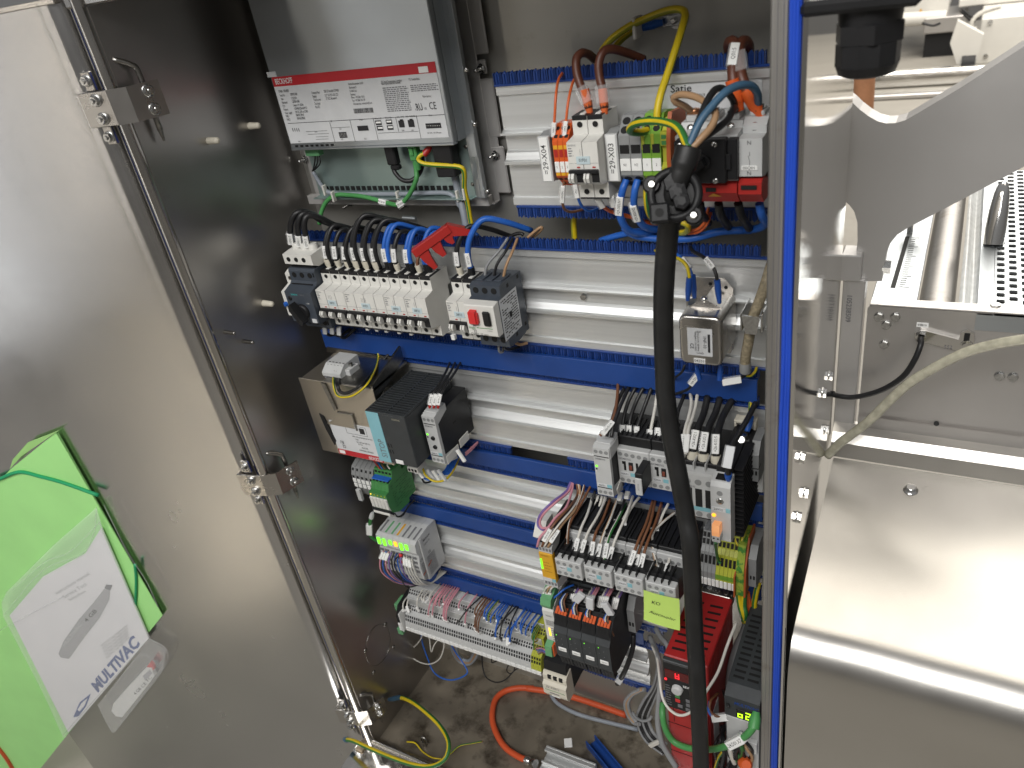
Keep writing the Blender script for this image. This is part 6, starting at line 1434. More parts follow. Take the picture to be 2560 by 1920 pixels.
g = part('face', MB().box(0.0004, 0.0096, -0.0345, -0.0322, 0.0, 0.0270, 0.0008), 'light_grey_plastic', sb); text(g, '3RT1916', 0.005, -0.0348, 0.014, 0.0030, 'ink_grey', 'CENTER', rot=PI / 2)
k2 = thing('contactor', 'three pole solid state contactor with three black windows and teal band right of the cable', 'contactor', (0.5400, 0, -0.205), 'small contactors')
part('body', MB().box(0.0005, 0.0430, -0.078, 0, -0.048, 0.042, 0.001), 'black_plastic', k2)
part('front', MB().prism([(-0.078, 0.036), (-0.087, 0.034), (-0.088, 0.030), (-0.088, -0.036), (-0.084, -0.040), (-0.078, -0.040)], 0, 0.0435, 'x'), 'light_grey_plastic', k2)
for i in range(3):
    part('window', MB().box(0.0050 + i * 0.0125, 0.0135 + i * 0.0125, -0.0886, -0.0870, -0.0190, 0.0090, 0.0002), 'black_plastic', k2)
    part('terminal_hole', MB().cyl((0.008 + i * 0.0135, -0.088, 0.0190), (0.008 + i * 0.0135, -0.0885, 0.0190), 0.0043, n=14), 'grey_plastic', k2)
    part('terminal_hole', MB().cyl((0.008 + i * 0.0135, -0.088, -0.0310), (0.008 + i * 0.0135, -0.0885, -0.0310), 0.0043, n=14), 'grey_plastic', k2)
    part('partition', MB().box(0.0005 + i * 0.0145, 0.0020 + i * 0.0145, -0.086, -0.040, 0.036, 0.046, 0.0004), 'light_grey_plastic', k2)
part('teal_band', MB().box(0.001, 0.0425, -0.0887, -0.0872, -0.0250, -0.0195, 0), 'teal_band', k2)
text(k2, 'SIEMENS', 0.003, -0.0885, 0.0115, 0.0040, 'ink_grey', bold=0.02)
sr = thing('solid_state_relay', 'tall grey solid state relay with black finned heatsink tagged 26V12', 'solid state relay', (0.5835, 0, -0.208))
part('front', MB().prism([(-0.092, 0.048), (-0.108, 0.046), (-0.1115, 0.040), (-0.1115, -0.042), (-0.106, -0.046), (-0.092, -0.046)], 0, 0.0235, 'x'), 'light_grey_plastic', sr)
part('top_well', MB().box(0.005, 0.017, -0.106, -0.096, 0.0468, 0.0486, 0), 'hole', sr)
part('heatsink_core', MB().box(0.002, 0.022, -0.092, -0.001, -0.050, 0.056, 0.0005), 'black_plastic', sr)
for i in range(16): part('fin', MB().box(0.0225, 0.0330, -0.090, -0.004, -0.050 + i * 0.0068, -0.0482 + i * 0.0068, 0), 'black_plastic', sr)
part('terminal_hole', MB().cyl((0.011, -0.1115, 0.031), (0.011, -0.1120, 0.031), 0.0036, n=14), 'grey_plastic', sr)
part('screw', MB().lathe((0.011, -0.1115, 0.0190), (0, -1, 0), [(0, 0.0046), (0.0006, 0.0044), (0.0008, 0.0026)], 16), 'steel_screw', sr)
g = part('tag', MB().box(0.0008, 0.0175, -0.1121, -0.1110, 0.0035, 0.0095, 0), 'label_silver', sr); text(g, '26V12', 0.009, -0.1123, 0.0065, 0.0042, 'ink', 'CENTER', bold=0.01)
part('teal_mark', MB().box(0.0180, 0.0230, -0.1121, -0.1110, 0.0035, 0.0095, 0), 'teal_band', sr)
part('led', MB().cyl((0.0035, -0.1115, -0.0035), (0.0035, -0.1128, -0.0035), 0.0023, n=12), 'led_orange', sr)
part('lit_plug', MB().prism([(-0.1116, -0.012), (-0.1230, -0.009), (-0.1250, -0.018), (-0.1240, -0.026), (-0.1116, -0.026)], 0.0040, 0.0130, 'x'), 'lit_orange', sr)
part('plug', MB().box(0.0035, 0.0135, -0.1235, -0.1116, -0.036, -0.0262, 0.0005), 'light_grey_plastic', sr)
for i in range(2): part('opening', MB().cyl((0.006 + i * 0.005, -0.1235, -0.030), (0.006 + i * 0.005, -0.1240, -0.030), 0.0012, n=8), 'hole', sr)
text(sr, 'A1 A2', 0.0085, -0.1239, -0.0335, 0.0022, 'ink_grey', 'CENTER')
t = thing('end_bracket', 'grey end bracket right of the black heatsink on the third rail', 'end bracket', (0.6135, 0, -0.186))
part('clamp', MB().prism([(0, 0.034), (-0.030, 0.034), (-0.042, 0.020), (-0.042, -0.020), (-0.030, -0.024), (0, -0.024)], 0, 0.0100, 'x'), 'grey_plastic', t)
part('seam', MB().box(-0.0002, 0.0102, -0.0425, -0.030, -0.0005, 0.0005, 0), 'hole', t); part('slot', MB().box(0.002, 0.004, -0.0426, -0.0415, -0.010, -0.004, 0), 'hole', t); part('slot', MB().box(0.006, 0.0085, -0.0426, -0.0415, -0.010, -0.004, 0), 'hole', t)
t = thing('plastic_holder', 'white plastic label holder on the profile above the grey end bracket', 'holder', U('8', 1822, 480, Y=0.004))
part('frame', MB().box(0, 0.027, -0.010, 0.004, 0.026, 0.030, 0.0006).box(0, 0.003, -0.010, 0.004, 0, 0.026, 0.0006).box(0.024, 0.027, -0.010, 0.004, -0.012, 0.026, 0.0006), 'ivory_plastic', t); part('sheet', MB().box(0.003, 0.024, 0.001, 0.003, 0, 0.026, 0), 'white_plastic', t)
t = thing('label_strip', 'pale label strip below the grey end bracket at the right edge', 'label strip', (0.608, -0.004, -0.247)); part('strip', MB().box(0, 0.014, -0.008, 0.006, 0, 0.034, 0.0006), 'label_white', t)
R3 = 'black wires into the contactors'
for i, (lb, c, q, mk) in enumerate((
    ('brown wire into the monitoring relay tagged 06F51', 'brown', [(862, 60, 0.0), (855, 180, -0.02), (830, 320, -0.05), (780, 420, -0.075), (715, 485, -0.085)], '+06-F51:A'),
    ('left black wire into the monitoring relay tagged 06F51', 'black', [(912, 100, 0.0), (860, 210, -0.02), (820, 340, -0.05), (790, 420, -0.072), (768, 490, -0.082)], None),
    ('right black wire into the monitoring relay tagged 06F51', 'black', [(950, 92, 0.0), (905, 190, -0.02), (860, 300, -0.046), (825, 400, -0.068), (808, 500, -0.080)], None),
    ('black wire into contactor 06K51, first from the left', 'black', [(1005, 92, 0.0), (950, 200, -0.014), (915, 310, -0.03), (902, 400, -0.04), (902, 545, -0.048)], '+06-K51:1'),
    ('black wire into contactor 06K51, second from the left', 'black', [(1070, 92, 0.0), (1010, 210, -0.014), (970, 320, -0.03), (955, 410, -0.04), (952, 550, -0.048)], '+06-K51:3'),
    ('black wire into contactor 06K51, third from the left', 'black', [(1135, 95, 0.0), (1085, 230, -0.014), (1040, 350, -0.03), (1018, 430, -0.04), (1012, 560, -0.048)], '+06-K51:5'),
    ('white wire into contactor 06K51', 'white', [(1185, 110, 0.0), (1165, 250, -0.016), (1140, 380, -0.032), (1122, 480, -0.042), (1112, 590, -0.050)], '+06-K51:A1'),
    ('black wire into contactor 22K01 beside the heavy cable', 'black', [(1235, 200, 0.0), (1210, 320, -0.018), (1192, 420, -0.035), (1184, 580, -0.050)], '+22-K01:1'),
    ('second white tagged wire into contactor 22K01', 'black', [(1270, 220, 0.0), (1250, 330, -0.018), (1235, 420, -0.035), (1228, 590, -0.050)], ''),
    ('black wire just right of the heavy cable', 'black', [(1405, 145, 0.0), (1375, 220, -0.012), (1350, 290, -0.024), (1335, 380, -0.036)], None),
    ('left white wire into the solid state contactor', 'white', [(1450, 140, 0.0), (1458, 230, -0.014), (1435, 340, -0.035), (1405, 450, -0.055), (1390, 640, -0.076)], '+22-K01:A1'),
    ('right white wire into the solid state contactor', 'white', [(1508, 145, 0.0), (1492, 250, -0.014), (1465, 350, -0.035), (1432, 450, -0.055), (1412, 640, -0.076)], ''))):
    wire(lb, wp('8', q), 0.0026 if c == 'black' else 0.0022, c, R3 if c == 'black' else None, mk=[(0.014, 0.023, mk, 0.0066)] if mk is not None else None, ferr=('red_plastic', 0.010, 0.0032) if i in (3, 4, 5) else ('ferrule_blue', 0.010, 0.0032) if i in (7, 8) else None)
for i, q in enumerate(([(1592, 165, 0.0), (1560, 300, -0.02), (1510, 430, -0.045), (1480, 540, -0.060), (1462, 700, -0.072)], [(1692, 178, 0.0), (1650, 310, -0.02), (1590, 440, -0.045), (1562, 550, -0.060), (1555, 720, -0.072)], [(1790, 195, 0.0), (1725, 310, -0.02), (1680, 430, -0.045), (1660, 540, -0.060), (1662, 735, -0.072)])):
    wire('thick black wire with cream cup into the solid state contactor, %s of three' % ORD[i], wp('8', q), 0.0046, 'black', 'thick wires of the solid state contactor', mk=[(0.028, 0.024, '+26-K02:%d' % (2 * i + 1), 0.0085)], ferr=('ferrule_cream', 0.018, 0.0068))
wire('black wire running down to the top of the tall solid state relay', wp('8', [(1982, 215, 0.0), (1920, 340, -0.03), (1840, 480, -0.07), (1780, 600, -0.095), (1758, 720, -0.104), (1760, 835, -0.104)]), 0.0036, 'black', mk=[(0.030, 0.026, '', 0.010, 'label_silver')], ferr=('ferrule_blue', 0.010, 0.0044))
wire('yellow and green wire with blue lug screwed to the heatsink', wp('8', [(1938, 205, 0.0), (1936, 280, -0.006), (1932, 350, -0.014), (1918, 420, -0.022)]), 0.0022, ['yellow', 'green'], ferr=('wire_blue', 0.020, 0.0048))
p = U('8', 1868, 520, Y=-0.034)
solo('lug_screw', MB().lathe(p, (0.1, -0.75, 0.6), [(-0.004, 0.009), (0, 0.009), (0.001, 0.0065), (0.004, 0.006), (0.005, 0.004)], 16), 'steel_screw', 'round headed earth screw on the black heatsink', 'screw')
for i, q in enumerate(([(870, 1000), (900, 920), (940, 880)], [(930, 985), (950, 920), (975, 880)])):
    wire('blue wire between the relay and the surge block, %s one' % ('left' if i == 0 else 'right'), [U('8', x, y, Y=-0.05 + 0.02 * k) for k, (x, y) in enumerate(q)], 0.0018, 'blue', mk=[(-0.005, 0.014, '', 0.006)])

# ------------------------------------------------------------------ fourth rail, right: safety relay, contactor row, terminals
ZR = -0.363
ys = thing('safety_relay', 'yellow fronted safety relay left of the contactor row', 'safety relay', (0.3225, 0, -0.386))
part('body', MB().box(0.0005, 0.0220, -0.098, 0, -0.040, 0.046, 0.0008), 'black_plastic', ys)
part('front', MB().box(0, 0.0225, -0.1050, -0.097, -0.0280, 0.0280, 0.0008), 'yellow_plastic', ys)
part('tag', MB().box(0.001, 0.0155, -0.1056, -0.1040, -0.0270, -0.0210, 0), 'label_silver', ys); part('teal_mark', MB().box(0.016, 0.0220, -0.1056, -0.1040, -0.0270, -0.0210, 0), 'teal_band', ys)
part('led', MB().box(0.0012, 0.0040, -0.1058, -0.1045, -0.004, 0.016, 0), 'led_green', ys)
pm = MB()
for i in range(4): lines(pm, 0.0065, 0.019, -0.1053, 0.011 - 0.006 * i, 0.0095 - 0.006 * i, 1, 0.7, 0.3, i)
part('small_print', pm, mat('amber_print', (0.30, 0.13, 0.01), 0.6, noise=0) and 'amber_print', ys); text(ys, 'SIEMENS', 0.003, -0.1053, 0.0235, 0.0036, 'amber_print')
for s in (1, -1):
    tb_ = part('terminal', MB().prism([(-0.1030, s * 0.0285), (-0.1030, s * 0.0400), (-0.074, s * 0.0520), (-0.070, s * 0.0420), (-0.080, s * 0.0300)], 0.0002, 0.0223, 'x'), 'light_grey_plastic', ys)
    for i in range(4): part('opening', MB().box(0.0018 + i * 0.0053, 0.0052 + i * 0.0053, -0.1035, -0.1025, s * 0.0340 - 0.002, s * 0.0340 + 0.003, 0), 'ink_grey', tb_)
t = thing('small_relay', 'small off white module behind the pink wires above the yellow relay', 'module', U('C', 722, 1255, Y=-0.030)); part('housing', MB().prism([(0, 0), (-0.030, 0.0), (-0.038, 0.010), (-0.020, 0.030), (0, 0.030)], 0, 0.018, 'x'), 'white_plastic', t)
for i, (c, q) in enumerate((('violet', [(905, 950, 0.0), (870, 1020, -0.02), (780, 1090, -0.05), (700, 1170, -0.07), (675, 1240, -0.085), (700, 1280, -0.09), (745, 1285, -0.085)]),
                            ('pink', [(915, 955, 0.0), (885, 1025, -0.02), (800, 1095, -0.05), (720, 1170, -0.07), (690, 1230, -0.085), (705, 1270, -0.092), (740, 1270, -0.092)]),
                            ('pink', [(922, 958, 0.0), (905, 1040, -0.02), (870, 1130, -0.05), (800, 1200, -0.075), (740, 1280, -0.095), (690, 1340, -0.103), (672, 1400, -0.105)]))):
    wire(('violet wire looping wide above the yellow safety relay', 'pink wire looping wide beside the violet one', 'pink wire sweeping down into the yellow safety relay')[i], wp('C', q), 0.0019, c)
for i, (c, q) in enumerate((('brown', [(945, 960, 0.0), (950, 1040, -0.01), (900, 1120, -0.05), (800, 1230, -0.085), (735, 1330, -0.10), (705, 1400, -0.105)]), ('white', [(955, 962, 0.0), (962, 1050, -0.012), (915, 1140, -0.05), (830, 1240, -0.085), (770, 1320, -0.10), (722, 1400, -0.105)]),
                            ('tan', [(965, 965, 0.0), (965, 1060, -0.014), (930, 1150, -0.05), (850, 1240, -0.08), (790, 1330, -0.098), (745, 1405, -0.105)]), ('white', [(1000, 970, 0.0), (975, 1060, -0.02), (930, 1160, -0.05), (890, 1260, -0.075), (880, 1420, -0.09)]),
                            ('brown', [(1042, 980, 0.0), (1000, 1060, -0.02), (950, 1150, -0.045), (900, 1240, -0.07), (855, 1420, -0.09)]))):
    wire('%s wire of the bundle spreading to the yellow relay, %s of five' % (c.replace('tan', 'light brown'), ORD[i]), wp('C', q), 0.0019, c if c != 'white' else ['white', 'brown'], 'bundle spreading to the yellow relay', mk=[(0.022, 0.022, '+80-K10:%d' % i, 0.0062)] if i in (0, 2) else None)
for i in range(4):
    x = 0.3590 + i * 0.0452
    c = thing('contactor', 'black contactor with grey terminal strip and eight hole auxiliary block, %s of four' % ORD[i], 'contactor', (x, 0, ZR), 'contactors with auxiliary blocks')
    part('body', MB().box(0.0004, 0.0444, -0.068, 0, -0.036, 0.036, 0.001), 'black_plastic', c)
    part('terminal_strip', MB().box(0.0, 0.0448, -0.0750, -0.0675, 0.0080, 0.0300, 0.001), 'light_grey_plastic', c)
    for k in range(5): part('terminal_hole', MB().cyl((0.0050 + k * 0.0087, -0.0750, 0.0180), (0.0050 + k * 0.0087, -0.0755, 0.0180), 0.0030, n=12), 'grey_plastic', c)
    for k in range(5): part('rib', MB().box(0.0030 + k * 0.0088, 0.0048 + k * 0.0088, -0.066, -0.010, 0.036, 0.0395, 0), 'black_plastic', c)
    a = part('auxiliary_block', MB().prism([(-0.0752, 0.012), (-0.112, 0.029), (-0.112, -0.010), (-0.0752, -0.022)], 0.0020, 0.0430, 'x'), 'black_plastic', c)
    part('face', MB().box(0.0020, 0.0425, -0.1250, -0.1118, -0.0085, 0.0230, 0.001), 'light_grey_plastic', a)
    for k in range(4):
        for z in (0.0160, -0.0020): part('terminal_hole', MB().cyl((0.0070 + k * 0.0098, -0.1250, z), (0.0070 + k * 0.0098, -0.1255, z), 0.0030, n=12), 'grey_plastic', a)
        part('partition', MB().box(0.0025 + k * 0.0098, 0.0040 + k * 0.0098, -0.122, -0.088, 0.0232, 0.0290, 0), 'black_plastic', a)
    part('teal_mark', MB().box(0.0205, 0.0270, -0.1256, -0.1245, 0.0045, 0.0110, 0), 'teal_band', a)
    g = part('tag', MB().box(0.0075, 0.0190, -0.1256, -0.1245, 0.0045, 0.0110, 0), 'label_silver', a); text(g, '30K0%d' % (i + 1), 0.013, -0.1258, 0.0078, 0.0038, 'ink', 'CENTER')
    if i: part('side_block', MB().box(-0.0022, 0.0018, -0.118, -0.085, -0.010, 0.020, 0.0005), 'light_grey_plastic', c)
grp = 'wires into the contactor row'
cw = []
for (c, q, e) in (('white', (690, 110, 500), (560, 560, 430)), ('white', (710, 990, 0), (0, 0, 0)),): pass
def cwire(label, col, pts, mk, Y0=0.0, Y1=-0.060, r=0.0021, txt=''):
    n_ = len(pts); P = [U('b', x, y, Y=Y0 + (Y1 - Y0) * (k / (n_ - 1)) ** 0.85) for k, (x, y) in enumerate(pts)]
    wire(label, P, r, col, grp, mk=[(0.013, 0.022, txt, 0.0062)] if mk else None, n=8)
CWL = [('white', [(580, 190), (540, 330), (480, 470), (432, 660)], -0.108), ('white', [(690, 200), (620, 350), (540, 490), (480, 670)], -0.108), ('black', [(600, 150), (560, 270), (520, 360), (495, 460)], -0.050),
       ('white', [(625, 190), (590, 300), (560, 390), (550, 500)], -0.052), ('white', [(655, 195), (625, 310), (600, 400), (590, 480)], -0.052), ('white', [(680, 200), (640, 330), (605, 420), (592, 495)], -0.054),
       ('brown', [(720, 215), (660, 380), (600, 500), (565, 690)], -0.108), ('tan', [(775, 220), (720, 370), (655, 530), (615, 700)], -0.108), ('lightgreen', [(845, 250), (780, 380), (710, 520), (672, 700)], -0.108), ('white', [(905, 185), (840, 360), (760, 540), (700, 730)], -0.108),
       ('white', [(955, 195), (880, 300), (840, 400), (830, 540)], -0.054), ('black', [(840, 200), (810, 300), (760, 400), (735, 510)], -0.052), ('white', [(900, 190), (860, 310), (800, 420), (780, 530)], -0.052),
       ('brown', [(1060, 225), (1010, 400), (940, 560), (870, 760)], -0.108), ('brown', [(1080, 225), (1040, 400), (960, 600), (910, 790)], -0.108), ('brown', [(1130, 240), (1075, 420), (1010, 580), (955, 790)], -0.108), ('pink', [(1130, 250), (1100, 360), (1060, 470), (1040, 580)], -0.054), ('white', [(1185, 250), (1130, 360), (1095, 470), (1080, 590)], -0.054),
       ('tan', [(1240, 320), (1140, 400), (1060, 490), (1060, 620), (1095, 760), (1115, 850)], -0.108), ('white', [(1250, 390), (1225, 560), (1190, 700), (1150, 850)], -0.108), ('brown', [(1290, 590), (1250, 680), (1225, 780), (1215, 880)], -0.108), ('brown', [(1285, 560), (1265, 600), (1260, 640)], -0.052)]
cn = {}
for i, (c, pts, Y1) in enumerate(CWL):
    cn[c] = cn.get(c, 0) + 1
    cwire('%s wire down to the contactor row, %s of its colour' % (c.replace('tan', 'light brown').replace('lightgreen', 'white and green'), ORD[cn[c] - 1]), ['white', 'green'] if c == 'lightgreen' else c if c not in ('tan',) else ['tan', 'white'], pts, True, Y1=Y1, txt='80-K0%d:%d' % (i % 6, 13 + i * 7 % 50))
# grey and green-yellow terminal group at the right end
for i in range(9):
    x = 0.5480 + i * 0.0055; gy = i >= 4
    t = thing('terminal_block', '%s stepped terminal right of the heavy cable, %s of %s' % ('green yellow' if gy else 'grey', ORD[i - 4 if gy else i], 'five' if gy else 'four'), 'terminal block', (x, 0, ZR), 'stepped terminals at the right')
    part('housing', MB().prism([(0, 0.046), (-0.030, 0.048), (-0.040, 0.030), (-0.046, 0.024), (-0.052, 0.004), (-0.056, -0.004), (-0.056, -0.026), (-0.040, -0.030), (0, -0.030)], 0.0002, 0.0053, 'x'), 'yellow_green' if gy else 'grey_plastic', t)
    hm = [((-0.0312, 0.0464), (-0.0345, 0.0405)), ((-0.0356, 0.0386), (-0.0392, 0.0320)), ((-0.0475, 0.0200), (-0.0512, 0.0080))]
    for (a, b_) in hm: part('opening', MB().add([(0.0008, a[0] - 0.0004, a[1] + 0.0003), (0.0045, a[0] - 0.0004, a[1] + 0.0003), (0.0045, b_[0] - 0.0004, b_[1] + 0.0003), (0.0008, b_[0] - 0.0004, b_[1] + 0.0003)], [(0, 1, 2, 3)]), 'hole', t)
    part('tag', MB().box(0.0004, 0.0050, -0.0575, -0.0555, -0.0270, -0.0150, 0.0002), 'label_white', t)
    if gy: part('stripe', MB().box(0.0001, 0.0054, -0.0566, -0.0555, -0.0120, -0.0045, 0), 'green_terminal', t)
t = thing('end_block', 'green and yellow marbled end block with rust orange plates right of the stepped terminals', 'terminal block', (0.5980, 0, ZR))
part('block', MB().prism([(0, 0.046), (-0.040, 0.044), (-0.054, 0.010), (-0.056, -0.034), (0, -0.034)], 0.0, 0.0100, 'x'), mat('marbled', (0.30, 0.38, 0.05), 0.4, noise=0.1, dirt=(90, 0.48, 0.55, (0.05, 0.20, 0.03))) and 'marbled', t)
part('end_plate', MB().prism([(0, 0.050), (-0.030, 0.050), (-0.052, 0.014), (-0.058, -0.034), (0, -0.038)], 0.0103, 0.0128, 'x'), 'rust_orange', t); part('end_plate', MB().prism([(-0.040, 0.010), (-0.060, 0.002), (-0.062, -0.034), (-0.040, -0.034)], -0.0022, -0.0002, 'x'), 'rust_orange', t)
t = thing('end_bracket', 'grey end bracket at the far right of the fourth rail', 'end bracket', (0.6120, 0, ZR)); part('clamp', MB().prism([(0, 0.040), (-0.030, 0.040), (-0.044, 0.026), (-0.044, -0.024), (-0.030, -0.030), (0, -0.030)], 0, 0.0100, 'x'), 'grey_plastic', t); part('slot', MB().box(0.002, 0.004, -0.0446, -0.0435, -0.010, -0.004, 0), 'hole', t); part('slot', MB().box(0.006, 0.0085, -0.0446, -0.0435, -0.010, -0.004, 0), 'hole', t)
for i, q in enumerate(([(1745, 400, 0.0), (1730, 470, -0.02), (1722, 530, -0.03), (1740, 590, -0.036)], [(1812, 400, 0.0), (1800, 470, -0.02), (1775, 540, -0.03), (1765, 600, -0.036)], [(1560, 560, -0.10), (1565, 620, -0.07), (1580, 700, -0.052), (1600, 730, -0.052)])):
    wire(('left yellow wire into the top of the stepped terminals', 'right yellow wire into the top of the stepped terminals', 'thin green wire from the orange lit plug to the stepped terminals')[i], wp('b', q), 0.0020, ['yellow', 'olive'] if i < 2 else 'green')
# ------------------------------------------------------------------ fifth rail, right: supply module and four black protection modules
ZF = -0.529
t = thing('supply_module', 'white supply module with green plugs tagged 02A01 beside the black modules', 'supply module', (0.3065, 0, ZF))
part('body', MB().prism([(0, 0.060), (-0.070, 0.060), (-0.096, 0.046), (-0.100, 0.040), (-0.100, -0.050), (-0.094, -0.060), (0, -0.060)], 0, 0.0195, 'x'), 'white_plastic', t)
part('plug', MB().prism([(-0.072, 0.062), (-0.100, 0.047), (-0.104, 0.056), (-0.100, 0.066), (-0.078, 0.074)], 0.001, 0.0190, 'x'), 'green_light', t)
part('plug', MB().prism([(-0.101, -0.026), (-0.112, -0.030), (-0.114, -0.050), (-0.108, -0.056), (-0.101, -0.052)], 0.000, 0.0120, 'x'), 'green_light', t)
part('plug_key', MB().box(0.0122, 0.0150, -0.110, -0.1005, -0.052, -0.028, 0.0005), 'orange_plastic', t)
text(t, '02A01', 0.005, -0.1004, 0.030, 0.0046, 'ink', bold=0.01)
pm = MB()
for i in range(5):
    for k in range(9): pm.box(0.0035 + k * 0.0017, 0.0045 + k * 0.0017, -0.1004, -0.0998, 0.018 - i * 0.0025, 0.0195 - i * 0.0025, 0)
part('vent', pm, 'ink_grey', t)['kind'] = 'stuff'
part('led', MB().box(0.006, 0.009, -0.1006, -0.0996, -0.016, 0.002, 0), 'led_yellow', t)
for i in range(6): part('scale_mark', MB().box(0.011, 0.017, -0.1005, -0.0998, 0.002 - i * 0.005, 0.0028 - i * 0.005, 0), 'ink_grey', t)
for i in range(4):
    x = 0.3305 + i * 0.0236
    t = thing('protection_module', 'black protection module with orange keys and white tag, %s of four' % ORD[i], 'protection module', (x, 0, ZF), 'black protection modules')
    part('body', MB().prism([(0, 0.062), (-0.050, 0.066), (-0.094, 0.050), (-0.104, 0.040), (-0.110, 0.026), (-0.116, 0.018), (-0.116, -0.034), (-0.108, -0.050), (-0.090, -0.056), (0, -0.056)], 0.0003, 0.0232, 'x'), 'anthracite', t)
    part('terminal_bar', MB().prism([(-0.088, 0.054), (-0.104, 0.046), (-0.110, 0.034), (-0.112, 0.030), (-0.104, 0.038), (-0.092, 0.046)], 0.001, 0.0225, 'x'), 'black_plastic', t)
    for k in range(4): part('release_key', MB().prism([(-0.094, 0.0520), (-0.1045, 0.0468), (-0.1060, 0.0490), (-0.0955, 0.0545)], 0.0024 + k * 0.0050, 0.0064 + k * 0.0050, 'x'), 'orange_plastic', t)
    for k in range(4): part('opening', MB().add([(0.0030 + k * 0.005, -0.1062, 0.0436), (0.0058 + k * 0.005, -0.1062, 0.0436), (0.0058 + k * 0.005, -0.1092, 0.0368), (0.0030 + k * 0.005, -0.1092, 0.0368)], [(0, 1, 2, 3)]), 'hole', t)
    for k in range(4): part('led', MB().cyl((0.005 + (k % 2) * 0.008, -0.1162, 0.012 - k * 0.006), (0.005 + (k % 2) * 0.008, -0.1166, 0.012 - k * 0.006), 0.0008, n=6), 'led_green' if k == 0 else 'ink_grey', t)
    g = part('tag', MB().box(0.0050, 0.0190, -0.1174, -0.1158, -0.022, -0.014, 0.0006), 'label_white', t); text(g, '30F%d1' % (i + 4), 0.012, -0.1176, -0.018, 0.0036, 'ink_grey', 'CENTER')
    for k in range(4): part('bottom_plug', MB().prism([(-0.102, -0.050), (-0.112, -0.042), (-0.108, -0.062), (-0.096, -0.062)], 0.0015 + k * 0.0054, 0.0062 + k * 0.0054, 'x'), 'black_plastic', t)
    for k in range(6): part('rib', MB().box(0.002, 0.0215, -0.086 + k * 0.012, -0.081 + k * 0.012, 0.0535 + min(k, 3) * 0.0042, 0.0600 + min(k, 3) * 0.0042, 0.0004), 'black_plastic', t)
t = thing('end_bracket', 'grey end bracket right of the black protection modules', 'end bracket', (0.4280, 0, -0.515)); part('clamp', MB().prism([(0, 0.034), (-0.036, 0.038), (-0.050, 0.020), (-0.050, -0.028), (-0.034, -0.034), (0, -0.034)], 0, 0.0120, 'x'), 'grey_plastic', t); part('slot', MB().box(0.002, 0.005, -0.0506, -0.0495, -0.014, -0.006, 0), 'hole', t); part('slot', MB().box(0.007, 0.010, -0.0506, -0.0495, -0.014, -0.006, 0), 'hole', t)
vg = 'violet and pink wires above the black modules'
i = 0
vc = {}
for gx in (400, 520, 630, 745):
    for k, c in enumerate((('white', 'violet', 'pink', 'pink') if gx < 700 else ('white', 'violet'))):
        vc[c] = vc.get(c, 0) + 1
        wire('%s wire between the contactors and black modules, %s of its colour' % (c, ORD[vc[c] - 1]), wp('b', [(gx + 70 + 18 * k, 850 + gx * 0.10, -0.040), (gx + 42 + 18 * k, 900 + gx * 0.10, -0.062), (gx + 18 + 16 * k, 960 + gx * 0.08, -0.074), (gx + 2 + 15 * k, 1010 + gx * 0.10, -0.080)]), 0.0017, c, vg, n=6, mk=[(0.008, 0.018, '+30K%d' % k, 0.0052)])
for gi, gx in enumerate((340, 440, 545, 690)):
    gy = 1010 + gi * 45
    for k, c in enumerate(('blue', 'white', 'black', 'brown')):
        wire('%s wire curling into the %s black protection module' % (c, ORD[gi]), wp('b', [(gx + 22 + 6 * k, gy - 40, -0.080), (gx - 18 + 10 * k, gy + 20, -0.094), (gx - 14 + 12 * k, gy + 80, -0.100), (gx + 2 + 14 * k, gy + 130, -0.099), (gx + 20 + 13 * k, gy + 150 + 4 * k, -0.096)]), 0.0014, c, 'curled wires into the black modules', n=6)
for i, (x, y) in enumerate(((470, 1000), (560, 1045), (700, 1090))):
    p = U('b', x, y, Y=-0.098)
    solo('wire_sleeve', MB().box(-0.006, 0.006, -0.003, 0.003, -0.012, 0.012, 0.001).xf(Matrix.Translation(p) @ Matrix.Rotation(0.6 - i * 0.5, 4, 'Y')), 'label_silver', 'clear and silver wire sleeve above the black modules, %s from the left' % ORD[i], 'wire sleeve', 'wire sleeves above the black modules')
for k, c in enumerate(('white', 'tan', 'white')):
    wire('%s wire into the foot of the yellow safety relay, %s' % (c.replace('tan', 'light brown'), ORD[k]), wp('b', [(330 + 30 * k, 870, -0.05), (260 + 20 * k, 900, -0.085), (205 + 22 * k, 930, -0.092), (190 + 22 * k, 1000, -0.088)]), 0.0017, c, n=6, mk=[(0.006, 0.018, '', 0.0052)])
wire('blue wire running from the yellow relay foot to the supply module', wp('b', [(430, 900, -0.06), (360, 930, -0.075), (300, 980, -0.085), (262, 1010, -0.09)]), 0.0017, 'blue', n=6)
for k, c in enumerate(('pink', 'blue', 'violet', 'brown')):
    wire('%s wire into the lower green plug of the supply module' % c, wp('b', [(130 + 6 * k, 1410 + 14 * k, -0.07), (165 + 4 * k, 1405 + 12 * k, -0.09), (200 + 2 * k, 1420 + 10 * k, -0.104)]), 0.0013, c, 'wires of the lower green plug', n=6)

